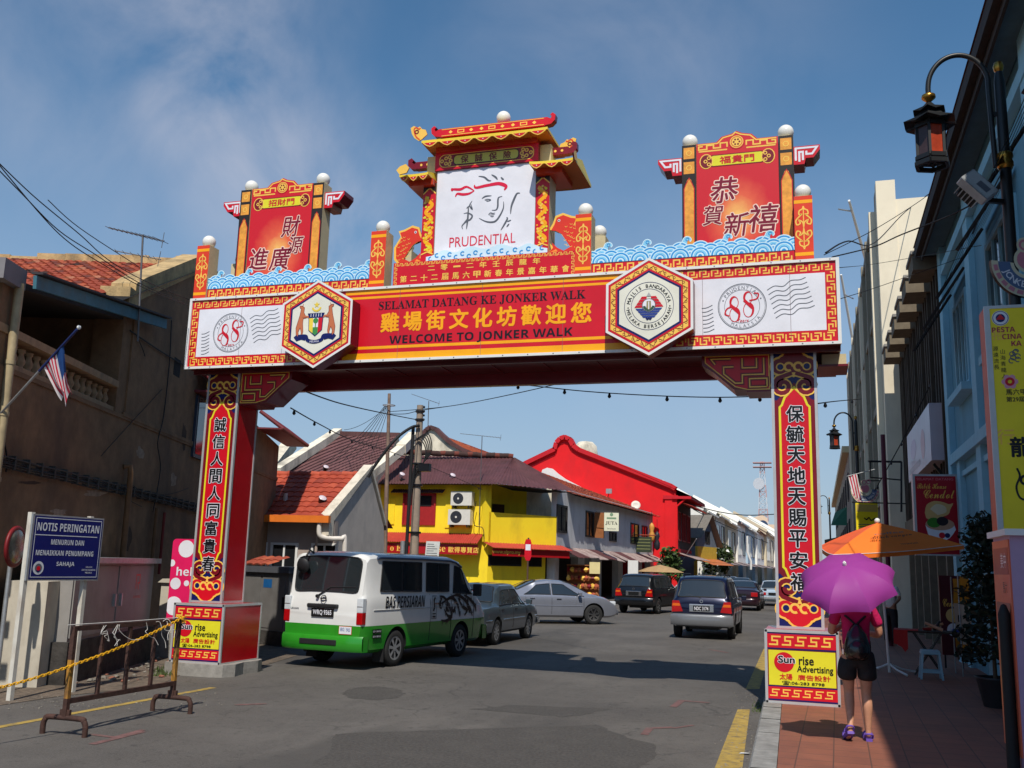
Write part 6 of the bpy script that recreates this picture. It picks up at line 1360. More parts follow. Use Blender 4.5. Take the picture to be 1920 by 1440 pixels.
# ---- farther houses
def rowhouse(y0, y1, x, ze, zr, wall, roof, label, nwin, front=None, awn=TIN, group=None):
 f = Fr((x, y0, 0), (0, 1, 0)); t = thing('row_shophouse', label, 'shophouse', (x - 2, (y0 + y1) / 2, 0), 0, group); w = y1 - y0
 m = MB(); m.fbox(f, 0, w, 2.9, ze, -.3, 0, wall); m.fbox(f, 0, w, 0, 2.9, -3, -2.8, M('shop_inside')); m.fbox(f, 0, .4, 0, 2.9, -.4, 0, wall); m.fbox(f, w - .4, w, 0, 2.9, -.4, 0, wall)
 fs = Fr((x, y0, 0)); m.prism(fs, [(-11, 0), (0, 0), (0, ze), (-5.5, zr), (-11, ze)], -.3, 0, wall); m.build('wall', t)
 m = MB(); m.quad(f.p(0, ze - .1, .6), f.p(w, ze - .1, .6), f.p(w, zr + .1, -5.5), f.p(0, zr + .1, -5.5), roof); m.fbox(f, 0, w, ze - .25, ze - .1, .45, .6, roof); m.build('roof', t)
 m = MB(); m.bar(fs.p(.2, ze + .1, -.05), fs.p(-5.5, zr + .2, -.05), .4, .45, wall); m.build('parapet', t)
 for k in range(nwin): a = w * (k + .5) / nwin; window(t, f, a - w / nwin * .3, a + w / nwin * .3, 3.9, ze - .9, DKW if k % 2 else WHITE, GLASS, .06, 1)
 m = MB(); m.quad(f.p(0, 2.5, 1.7), f.p(w, 2.5, 1.7), f.p(w, 3.0, 0), f.p(0, 3.0, 0), awn); m.quad(f.p(0, 2.48, 1.7), f.p(0, 2.98, 0), f.p(w, 2.98, 0), f.p(w, 2.48, 1.7), awn); m.build('awning', t)
 return t
BLUG = MS('blue_grey_wall', (104, 116, 130), rough=.85, var=.1); OCH = MS('ochre_wall', (196, 168, 62), rough=.8, var=.12)
t = thing('grey_gabled_shop', 'small shop with steep grey gable and ochre front beyond the red house', 'shophouse', DP(1322, 1090, 86)); fgb = Fr(tuple(DP(1326, 1000, 84).xy) + (0,), (.272, .962, 0))
pa, pb, pc = [hit(fgb, *q) for q in ((1305, 1008), (1326, 968), (1346, 1027))]; zb_ = min(pa[1], pc[1])
ya, yc, ym = pa[0], pc[0], pb[0]
m = MB(); m.prism(fgb, [(ya + .3, zb_), (yc - .3, zb_), (yc - .3, zb_ + .2), (ym, pb[1]), (ya + .3, pa[1])], -.2, 0, BLUG); m.fbox(fgb, ya + .3, yc - .3, 2.6, zb_, -.2, 0, OCH); m.fbox(fgb, ya, ya + .3, 0, 2.6, -.2, 0, OCH); m.fbox(fgb, ya, yc, 0, 2.6, -2.2, -2, M('shop_inside')); m.fbox(fgb, ya + .3, ya + .5, 0, zb_, -8, -.2, BLUG); m.build('wall', t)
m = MB(); GRF = MS('grey_roof', (118, 112, 104), rough=.8, var=.15)
for s_, yy, zz in ((-1, ya, pa[1]), (1, yc, pc[1])):
 q = [fgb.p(yy, zz, .5), fgb.p(ym, pb[1] + .12, .5), fgb.p(ym, pb[1] + .12, -8), fgb.p(yy, zz, -8)]; m.quad(*(q if s_ > 0 else q[::-1]), GRF)
m.build('roof', t); window(t, fgb, ym - .5, ym + .5, zb_ + .3, zb_ + 1.3, DKW, GLASS, .05, 1); m = MB(); m.quad(fgb.p(ya, 2.3, 1.5), fgb.p(yc, 2.3, 1.5), fgb.p(yc, 2.8, 0), fgb.p(ya, 2.8, 0), MS('awning_orange', (190, 110, 60))); m.build('awning', t)
WH2 = MS('bright_white_wall', (236, 234, 226), rough=.8, var=.05, scale=1); CRM = MS('cream_wall_far', (206, 194, 166), rough=.85, var=.08); PBL = MS('pale_blue_wall', (160, 186, 204), rough=.85)
y = 92.0
for k, (w, ze, zr, wm, rm, l) in enumerate(((10, 6.6, 9.4, WH2, WH2, 'white shophouse with white sloping roof just past the grey gable'), (11, 6.8, 9.8, WH2, WH2, 'second white roofed shophouse down the street'), (12, 6.6, 9.4, CRM, WH2, 'cream shophouse with downpipe between white neighbours'), (14, 7.2, 10, WH2, TIN, 'white shophouse with dull tin roof far down the street'), (16, 7.0, 10, PBL, WH2, 'pale blue shophouse far down the street'), (20, 7.4, 10.5, WH2, CLAY[2], 'white shophouse with dark tiled roof near the street end'), (30, 8, 11, CRM, WH2, 'cream shophouse nearly at the street end'), (40, 9, 12, WH2, TIN, 'farthest white house closing the street end'))):
 rowhouse(y, y + w, -10.2 + .02 * (y - 92), ze + .8, zr + .9, wm, rm, l, 2, group='houses along the left side of the far street'); y += w + .05
WP2 = thing('white_downpipe', 'white downpipe with kinked foot on the far row', 'pipe', PX(1404, 1010, -10)); m = MB(); d_ = 108; m.tube([DP(1401, 1005, d_), DP(1401, 1035, d_), DP(1408, 1052, d_), DP(1408, 1068, d_)], .13, WHITE, 6); m.build('pipe', WP2)
APW = MS('apartment_peach', (226, 200, 172), rough=.85, var=.06); q0, q1 = DP(1392, 1072, 250), DP(1500, 1072, 250); f_ = Fr((q0.x, q0.y, 0), CR.xy.to_3d()); zt = DP(1400, 974, 250).z
AP = thing('apartment_block', 'peach coloured apartment block rising at the end of the street', 'apartment block', f_.p(8, 0, -5)); m = MB(); W_ = (q1 - q0).length; m.fbox(f_, 0, W_ * .35, 0, zt, -14, 0, APW); m.fbox(f_, W_ * .35, W_, 0, zt - 1.0, -14, -2, APW); m.fbox(f_, -.2, W_ * .36, zt, zt + .6, -14, .3, APW); m.prism(f_, [(W_ * .28, zt - 1), (W_ * .45, zt - 1), (W_ * .45, zt + .4), (W_ * .365, zt + 1.2), (W_ * .28, zt + .4)], -6, .3, APW); m.build('wall', AP)
for r in range(5):
 for c in range(5):
  m = MB(); a = 1 + c * W_ / 5.2; off = .02 if c < 2 else -1.98; m.fbox(f_, a, a + 1.1, zt - 3.2 - r * 3, zt - 1.6 - r * 3, off, off + .05, GLASS); m.build('window', AP)
m = MB(); m.ring(Fr(f_.p(0, 0, .34), f_.u, f_.v), (W_ * .365, zt - 1.4), 0, 1.3, 0, MS('arch_blue', (50, 70, 100)), 0, 360, 18); m.build('arch_window', AP)
LT = thing('lattice_mast', 'thin red and white lattice telecom mast above the apartment block', 'mast', DP(1432, 990, 280)); b_ = DP(1432, 1000, 280); tp = DP(1429, 866, 280)
LR = MS('mast_hazy_red', (190, 152, 150), rough=.6); LWt = MS('mast_white', (200, 204, 210), rough=.6); H = tp.z - b_.z; nS = 12  # mast paint paled, distance haze is mixed into the colour
for k in range(nS):
 mm = LR if (k // 2) % 2 else LWt; m = MB(); s0, s1 = k / nS, (k + 1) / nS; w0, w1 = 3.0 - 2.0 * s0, 3.0 - 2.0 * s1; c0_, c1_ = b_.lerp(tp, s0), b_.lerp(tp, s1)
 P0 = [c0_ + Vector((sx * w0 / 2, sy * w0 / 2, 0)) for sx, sy in ((-1, -1), (1, -1), (1, 1), (-1, 1))]; P1 = [c1_ + Vector((sx * w1 / 2, sy * w1 / 2, 0)) for sx, sy in ((-1, -1), (1, -1), (1, 1), (-1, 1))]
 for i in range(4): j = (i + 1) % 4; m.bar(P0[i], P1[i], .17, .17, mm); m.bar(P0[i], P1[j], .09, .09, mm); m.bar(P0[j], P1[i], .09, .09, mm); m.bar(P1[i], P1[j], .09, .09, mm)
 m.build('section', LT)
for z in (.93, .99): m = MB(); c = b_.lerp(tp, z); m.box((c.x - 2.6, c.y - 1.5, c.z - .2), (c.x + 2.6, c.y + 1.5, c.z), LR); m.build('platform', LT)
m = MB(); c = DP(1423, 907, 279); m.lathe([(.0, -.3), (1.2, -.1), (1.7, .2)], c, LWt, 14, (-.3, -1, 0)); m.build('dish', LT)
UP = thing('utility_pole', 'stout concrete utility pole with loops of cable in front of the yellow house', 'utility pole', DP(775, 1100, 31.5)); b_ = DP(774, 1100, 31.5); b_.z = 0; t_ = DP(788, 760, 31.5)
PCN = MS('pole_concrete', (150, 134, 118), rough=.85, var=.15, scale=4); m = MB(); m.tube([b_, b_.lerp(t_, .5), t_], [.155, .135, .105], PCN, 12); m.build('pole', UP)
m = MB()
for z, r in ((.62, .19), (.72, .18), (.93, .15), (.97, .15), (.40, .2)): c = b_.lerp(t_, z); m.lathe([(r, -.03), (r, .03)], c, BLACK, 12)
for k in range(4): c = b_.lerp(t_, .93 + .02 * k); m.ball(c + Vector((.16, -.05, 0)), .04, BLACK, 8)
m.bar(b_.lerp(t_, .70) + Vector((.15, -.15, 0)), b_.lerp(t_, .70) + Vector((.5, -.15, 0)), .2, .25, BLACK); m.build('fitting', UP)
m = MB(); c = b_.lerp(t_, .78)
for k in range(5): m.tube(smooth_path([c + Vector((-.1, -.2, .3)), c + Vector((.15 + .06 * k, -.2, .35 + .05 * k)), c + Vector((.35 + .05 * k, -.2, 0)), c + Vector((.25, -.2, -.45)), c + Vector((-.05, -.2, -.6 - .1 * k)), b_.lerp(t_, .4) + Vector((-.18, -.12, 0))], 5), .02, CABLE, 5)
m.tube([b_.lerp(t_, .9) + Vector((-.18, -.08, 0)), b_.lerp(t_, .5) + Vector((-.22, -.08, 0)), b_.lerp(t_, .15) + Vector((-.24, -.1, 0))], .06, CABLE, 8); m.build('cable_loop', UP)
m = MB(); m.tube([b_ + Vector((-.36, -.1, 0)), b_.lerp(t_, .36) + Vector((-.36, -.1, 0))], .08, STEEL, 8); m.build('conduit', UP)
NS = thing('pole_notice', 'white printed notice board leaning beside the utility pole', 'notice', DP(800, 1050, 31)); fj = Fr(tuple(DP(789, 1050, 31).xy) + (0,), CR.xy.to_3d(), (.06, 0, 1)); p0, p1 = hit(fj, 791, 1014), hit(fj, 815, 1056); m = MB(); m.fbox(fj, p0[0], p1[0], p1[1] - .2, p0[1], -.03, 0, MS('notice_pale', (206, 208, 204)))
for k in range(9): m.rect(fj, p0[0] + .04, p1[0] - .04 - random.uniform(0, .15), p0[1] - .1 - k * .07, p0[1] - .08 - k * .07, .003, PGREY)
m.build('panel', NS); m = MB(); m.tube([fj.p(p0[0] + .05, p0[1], -.05), fj.p(p0[0] + .05, 0, -.05)], .025, STEEL, 6); m.build('stake', NS)
TP = thing('steel_pole', 'slim rusty steel pole carrying many wires behind the van', 'utility pole', DP(722, 1080, 34)); b2 = DP(721, 1100, 34); b2.z = 0; t2 = DP(730, 738, 34); m = MB(); m.tube([b2, b2.lerp(t2, .5), t2], [.09, .075, .055], MS('pole_rust', (128, 106, 92), rough=.7, var=.25), 10); m.build('pole', TP)
m = MB(); c = b2.lerp(t2, .945); m.tube([c + Vector((.22 * math.cos(k * .524), .22 * math.sin(k * .524), 0)) for k in range(12)], .014, STEEL, 5, closed=True); m.bar(c - Vector((.22, 0, 0)), c + Vector((.22, 0, 0)), .03, .03, STEEL); m.build('ring', TP)
m = MB()
for k in range(6): m.tube(sag(c + Vector((-.15 + .03 * k, 0, 0)), DP(600 + 18 * k, 872 - 2 * k, 33), .25, 10), .010, CABLE, 4)
m.tube(sag(c, DP(645, 806, 50), .2, 10), .012, CABLE, 4); m.build('stay_wire', TP)
BS = thing('bus_stop_sign', 'red and white bus stop sign on a slim pole by the yellow corner', 'sign', DP(989, 1115, 43)); q = DP(990, 1030, 43); fj = Fr((q.x, q.y, 0), CR.xy.to_3d()); m = MB(); m.tube([(q.x, q.y + .03, 0), (q.x, q.y + .03, q.z + .5)], .04, MS('pole_brown', (88, 62, 52)), 8); m.build('pole', BS)
m = MB(); a, b = hit(fj, 990, 1031); s_ = .15; m.prism(fj, [(a - s_, b + .3), (a - .1, b + .46), (a + .1, b + .46), (a + s_, b + .3), (a + s_, b - .3), (a + .08, b - .46), (a - .08, b - .46), (a - s_, b - .3)][::-1], -.03, .01, RED, STEEL); m.rect(fj, a - .11, a + .11, b - .02, b + .24, .013, PWHITE); m.build('panel', BS)
# ---- foliage in the far street
LEAF = [MS('leaf_%d' % i, c, rough=.6, var=.3, scale=9) for i, c in enumerate(((46, 66, 30), (64, 86, 38), (34, 48, 24), (86, 104, 52)))]
def foliage(m, c, r, n, s, mats=None, sq=1.0):
 mats = mats or LEAF
 for i in range(n):
  d = Vector((random.gauss(0, 1), random.gauss(0, 1), random.gauss(0, 1))).normalized() * (random.random() ** .45)
  p_ = Vector((c[0] + d.x * r[0], c[1] + d.y * r[1], c[2] + d.z * r[2]))
  a = Vector((random.gauss(0, 1), random.gauss(0, 1), random.gauss(0, .7))).normalized(); b = a.cross(Vector((random.gauss(0, 1), random.gauss(0, 1), random.gauss(0, 1)))).normalized(); k = s * random.uniform(.6, 1.3)
  m.add([p_ - a * k, p_ + b * k * .45 * sq, p_ + a * k, p_ - b * k * .45 * sq], [(0, 1, 2, 3)], random.choice(mats))
def tree(x, y, h, r, label, flowers=False, s=.2, name='street_tree'):
 t = thing(name, label, 'tree', (x, y, 0)); m = MB(); m.tube([(x, y, 0), (x + .1, y, h * .3), (x, y, h * .6)], [.12, .09, .05], MS('bark', (84, 66, 50), rough=.9), 7)
 for k in range(5): a = k * 1.26; m.tube([(x + .05, y, h * (.3 + .05 * k)), (x + r * .6 * math.cos(a), y + r * .6 * math.sin(a), h * (.55 + .06 * k))], [.05, .015], MS('bark'), 5)
 m.build('trunk', t); m = MB()
 for k in range(9): a = random.uniform(0, 6.3); q = random.uniform(.2, .75) * r; foliage(m, (x + q * math.cos(a), y + q * math.sin(a), h * random.uniform(.42, .88)), (r * .5, r * .5, h * .16), 90, s, LEAF + ([WHITE] if flowers else []))
 m.build('crown', t)
q = GZ(1368, 1096); tree(-9.0, 90, 5.2, 1.6, 'small white flowering street tree before the white houses', True, .24); tree(-9.6, 66.5, 3.4, 1.0, 'dark green potted shrub beside the red shophouse wall', False, .2, 'tall_shrub'); tree(-9.4, 104, 4.4, 1.4, 'green street tree farther along by the white row', False, .26)
for k, (px_, py_, d_, c, l) in enumerate(((1222, 1000, 70, (214, 150, 70), 'tall orange lantern hanging beside the white eave'), (1232, 1016, 70.5, (40, 40, 48), 'black lantern with white card beside the red wall'))):
 t = thing('hanging_lantern', l, 'lantern', DP(px_, py_, d_)); q = DP(px_, py_, d_); m = MB(); m.lathe([(.03, .75), (.16, .6), (.2, .4), (.12, .15), (.22, -.1), (.2, -.45), (.05, -.6)], q, MS('lantern_%d' % k, c, rough=.5), 12); m.build('body', t); m = MB(); m.tube([q + Vector((0, 0, .75)), q + Vector((0, 0, 1.6))], .015, CABLE, 4); m.build('cord', t)
UM = thing('market_umbrella', 'tan market umbrella standing before the red shophouse', 'umbrella', DP(1240, 1100, 62)); q = DP(1238, 1062, 62); m = MB(); m.lathe([(1.5, -.35), (.8, -.08), (.02, .1)], q, MS('tan_cloth', (172, 140, 100), rough=.9), 8, smooth=False); m.build('canopy', UM); m = MB(); m.tube([q, (q.x, q.y, 0)], .025, STEEL, 6); m.build('pole', UM)
q = DP(1187, 1080, 58); m = MB(); m.box((q.x - .3, q.y - .04, .8), (q.x + .3, q.y + .04, 2.3), WHITE); t = thing('white_board', 'blank white board leaning outside the white shophouse', 'board', (q.x, q.y, 0)); m.build('panel', t); m = MB(); m.box((q.x - .25, q.y + .04, 0), (q.x - .2, q.y + .09, .8), STEEL); m.box((q.x + .2, q.y + .04, 0), (q.x + .25, q.y + .09, .8), STEEL); m.build('stand', t)
FS = thing('flag_staff', 'thin grey flag staff slanting out over the far pavement', 'pole', DP(1281, 1050, 76)); m = MB(); m.tube([DP(1280, 1050, 76), DP(1306, 1010, 74)], .035, STEEL, 6); m.build('staff', FS)
# ---- cables
def cable(label, pts, r=.012, bulbs=0, name='overhead_cable', bd=.032):
 P_ = smooth_path([DP(*q) for q in pts], 6); t = None; m = MB(); m.tube(P_, r, CABLE, 5)
 o = m.build(name, loc=P_[len(P_) // 2]); tag(o, label, 'cable', None)
 if bulbs:
  L = len(P_)
  for k in range(bulbs): q = P_[int((k + .5) * L / bulbs)]; b = MB(); b.lathe([(.012, 0), (.02, -.02), (bd, -.06), (.012, -.085)], q, BLACK, 8); b.build('bulb_holder', o)
 return o
cable('upper black cable falling from top left to the gate', [(-40, 268, 9.5), (60, 365, 10.8), (150, 440, 12), (200, 485, 13), (258, 520, 14), (330, 552, 15.5), (356, 562, 16)], .007)
cable('middle black cable from top left past the aerial', [(-40, 280, 9.5), (40, 362, 10.5), (110, 432, 11.6), (180, 478, 12.6), (260, 530, 14), (345, 568, 15.6)], .007)
cable('lowest black cable from top left to the brown wall', [(-40, 262, 9.8), (70, 395, 11), (130, 455, 12), (200, 500, 13), (270, 540, 14), (352, 572, 15.6)], .007)
cable('thin cable between television aerial and sky at left', [(90, 375, 11), (150, 428, 12), (260, 500, 13.6)], .006)
cable('black cable from left bracket to the utility pole top', [(575, 735, 16), (640, 757, 20), (720, 775, 26), (787, 788, 31.5)], .014)
cable('string of bulbs from left bracket down to yellow roof', [(545, 765, 16), (600, 796, 20), (660, 825, 26), (740, 850, 34), (830, 885, 42), (905, 918, 48)], .012, 9)
cable('string of bulbs under the beam crossing to the right column', [(848, 708, 16.5), (920, 717, 16.6), (985, 722, 16.4), (1100, 734, 16), (1230, 742, 15.6), (1350, 745, 15), (1450, 742, 14.6)], .009, 8)
cable('thin cable rising right under the middle of the beam', [(730, 772, 33), (840, 762, 28), (980, 735, 22), (1140, 696, 18)], .011)
cable('thick black cable looping from utility pole down left', [(787, 798, 31.3), (770, 802, 31.3), (740, 825, 31), (705, 870, 31), (690, 895, 31)], .05)
cable('black cable running right from utility pole past steel pole', [(730, 776, 34), (760, 776, 32), (787, 770, 31.5), (840, 762, 31)], .012)
cable('far cable crossing the street between the house rows', [(1290, 945, 74), (1350, 960, 80), (1400, 966, 84), (1455, 964, 88)], .04)
cable('cable along the far white roofs', [(1300, 955, 80), (1360, 985, 95), (1440, 1018, 130)], .04)
# ================================================================ RIGHT SIDE OF THE STREET
XF = 2.77
FR = Fr((XF, 0, 0), (0, -1, 0), (0, 0, 1))          # facade frame, a = -y
BLUE = MS('sky_blue_wall', (112, 164, 182), rough=.85, var=.07, scale=1.4, dirt=(.10, .19, .24), dscale=.7, damt=.6); BLUE2 = MS('pale_blue_trim', (150, 200, 216), rough=.8, var=.06)
DKBR = MS('dark_timber', (52, 42, 36), rough=.8, var=.25, scale=6)
BB = thing('blue_shophouse', 'sky blue two storey shophouse in shade along the right pavement', 'shophouse', (XF, 18, 0))
m = MB(); m.fbox(FR, -22, -2, 0, 9.4, -.3, 0, BLUE); m.fbox(Fr((XF, 22, 0), (-1, 0, 0)), -6, 0, 0, 9.2, -.02, .0, BLUE)
m.fbox(FR, -22, -21.55, 0, 8.75, 0, .12, BLUE2); m.fbox(FR, -20.9, -20.5, 0, 4.2, 0, .10, BLUE2); m.fbox(FR, -18.4, -17.9, 0, 8.75, 0, .10, BLUE2); m.fbox(FR, -13, -12.5, 0, 8.75, 0, .10, BLUE2)
m.fbox(FR, -21.5, -2, 4.05, 4.25, 0, .16, BLUE2); m.fbox(FR, -21.5, -2, 3.75, 3.85, 0, .06, BLUE2); m.fbox(FR, -21.5, -2, 8.1, 8.3, 0, .12, BLUE2)
m.build('wall', BB)
m = MB(); m.box((2.28, -2, 8.74), (XF - .02, 22.1, 8.80), MS('soffit_teal', (84, 112, 122), rough=.8)); m.box((2.22, -2, 8.72), (2.32, 22.15, 8.95), DKBR); m.quad((2.20, -2, 8.96), (2.20, 22.2, 8.96), (6.5, 22.2, 10.8), (6.5, -2, 10.8), CLAY[2]); m.box((2.23, 22.16, 8.74), (XF + 3, 22.2, 9.0), DKBR)
m.box((2.33, -2, 8.60), (2.37, 22, 8.74), DKBR)
m.build('roof', BB)
def rwin(y0, y1, z0, z1, sh=True):
 F_ = window(BB, FR, -y1, -y0, z0, z1, BLUE2, GLASS, .06, 3); m = MB(); m.fbox(FR, -y1 - .15, -y0 + .15, z0 - .14, z0, 0, .22, BLUE2); m.build('sill', F_)
 if sh:
  m = MB(); n = 9
  for k in range(n): t0 = k / n; m.quad(FR.p(-y1 - .1, z1 + .35 - 1.15 * t0, .05 + .75 * t0), FR.p(-y0 + .1, z1 + .35 - 1.15 * t0, .05 + .75 * t0), FR.p(-y0 + .1, z1 + .35 - 1.15 * (t0 + .09), .03 + .75 * (t0 + .1)), FR.p(-y1 - .1, z1 + .35 - 1.15 * (t0 + .09), .03 + .75 * (t0 + .1)), DKBR)
  for a in (-y1 - .1, -y0 + .06): m.bar(FR.p(a, z1 + .35, .05), FR.p(a, z1 - .8, .8), .05, .05, DKBR)
  m.build('tilted_shutter', F_)
rwin(18.9, 20.6, 5.3, 7.1); rwin(14.2, 16.6, 5.3, 7.1); rwin(9.5, 12, 5.3, 7.1)
window(BB, FR, -17.2, -14.6, .3, 3.3, DKBR, DARK, .05, 2, name='shop_door')
LVW = MS('louvre_brown', (78, 66, 54), rough=.85, var=.2, scale=3, dirt=(.03, .025, .02), dscale=.8); LVT = MS('hood_concrete', (120, 108, 90), rough=.9, var=.15)
LB = thing('louvred_building', 'dark brown building with tall louvre fins and a row of concrete hoods', 'building', (XF + .5, 32, 0))
m = MB(); m.fbox(FR, -33.4, -22.05, 0, 9.7, -6, -.35, LVW); m.fbox(FR, -33.4, -22.05, 3.1, 3.5, -.35, .1, LVT); m.build('wall', LB)
n = 6
for k in range(n):
 y0 = 22.3 + k * 1.86
 m = MB(); m.fbox(FR, -(y0 + 1.1), -y0, 8.5, 8.85, -.35, .58, LVT); m.fbox(FR, -(y0 + 1.15), -y0 + .05, 8.85, 8.93, -.35, .62, CONC); m.build('concrete_hood', LB)
 m = MB()
 for j in range(3): y_ = y0 + .1 + j * .45; m.fbox(FR, -(y_ + .12), -y_, 3.5, 8.55, -.35, .12, LVW)
 m.fbox(FR, -(y0 + 1.55), -(y0 + 1.35), 0, 9.4, -.35, .05, LVT); m.build('louvre_fins', LB)
 m = MB(); m.fbox(FR, -(y0 + 1.3), -(y0 + .1), .1, 2.9, -.34, -.3, M('roller_dark', (.03, .03, .032), rough=.6, var=.3)); m.build('shop_shutter', LB)
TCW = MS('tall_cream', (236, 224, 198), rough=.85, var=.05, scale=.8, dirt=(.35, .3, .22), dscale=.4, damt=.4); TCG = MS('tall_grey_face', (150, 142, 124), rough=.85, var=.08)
TB_ = thing('tall_cream_building', 'tall cream building with blank sunlit end wall and window rows on the right', 'building', (XF + 2, 58, 0))
XT = 2.25; FT = Fr((XT, 0, 0), (0, -1, 0), (0, 0, 1)); ye = 33.65
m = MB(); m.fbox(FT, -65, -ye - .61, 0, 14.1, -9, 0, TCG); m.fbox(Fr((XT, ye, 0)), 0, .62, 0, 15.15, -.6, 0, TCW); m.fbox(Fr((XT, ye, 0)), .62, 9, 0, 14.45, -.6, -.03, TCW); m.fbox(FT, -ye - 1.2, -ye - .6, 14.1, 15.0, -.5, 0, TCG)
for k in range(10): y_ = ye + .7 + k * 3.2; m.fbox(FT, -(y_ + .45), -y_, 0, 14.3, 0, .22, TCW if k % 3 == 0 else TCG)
for z in (4.2, 7.4, 10.6, 13.9): m.fbox(FT, -64.9, -ye - .76, z, z + .28, 0, .16, TCG)
m.build('wall', TB_)
for k in range(9):
 for r in range(4): y_ = ye + 1.5 + k * 3.2; window(TB_, FT, -(y_ + 1.8), -y_, 2.2 + r * 3.2, 4.0 + r * 3.2 if r else 3.8, DKW, GLASS, .05, 1)
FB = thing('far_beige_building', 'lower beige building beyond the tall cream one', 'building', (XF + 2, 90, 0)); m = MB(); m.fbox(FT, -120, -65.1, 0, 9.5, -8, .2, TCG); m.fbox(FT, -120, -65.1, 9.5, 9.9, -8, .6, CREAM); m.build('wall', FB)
for k in range(9):
 for r in range(2): y_ = 67 + k * 5.6; window(FB, FT, -(y_ + 2), -y_, 3.6 + r * 3.0, 5.4 + r * 3.0, DKW, GLASS, .26, 1)
PT = thing('white_tower', 'small red and white stepped tower far behind the right row', 'tower', DP(1583, 1000, 140)); q = DP(1583, 1000, 140); m = MB()
for k, (w, z0, z1, mt) in enumerate(((1.9, 0, 9.5, WHITE), (1.7, 9.5, 10.4, RED), (1.5, 10.4, 12, WHITE), (1.3, 12, 12.7, RED), (1.0, 12.7, 14.2, WHITE), (.6, 14.2, 15.4, WHITE))): m.box((q.x - w / 2, q.y - w / 2, z0), (q.x + w / 2, q.y + w / 2, z1), mt)
m.build('tiers', PT)
for (p0, p1, l) in (((1627, 500, 50), (1592, 376, 45), 'upper white flag staff slanting from the tall cream building'), ((1618, 745, 55), (1577, 515, 50), 'lower white flag staff slanting from the tall cream building')):
 t = thing('flag_staff', l, 'pole', DP(*p0), 0, 'white flag staffs on the cream building'); m = MB(); m.tube([DP(*p0), DP(*p1)], [.09, .06], WHITE, 8); m.build('staff', t); m = MB(); q = DP(*p0).lerp(DP(*p1), .85); m.tube([q, DP(1572 if p1[1] < 400 else 1600, 392 if p1[1] < 400 else 560, p1[2])], .04, STEEL, 5); m.build('stay', t)
m = MB(); t = thing('white_mast', 'thin white mast far along the right row', 'pole', DP(1597, 900, 60)); m.tube([DP(1597, 850, 60), DP(1595, 745, 60)], .06, WHITE, 6); m.build('mast', t)
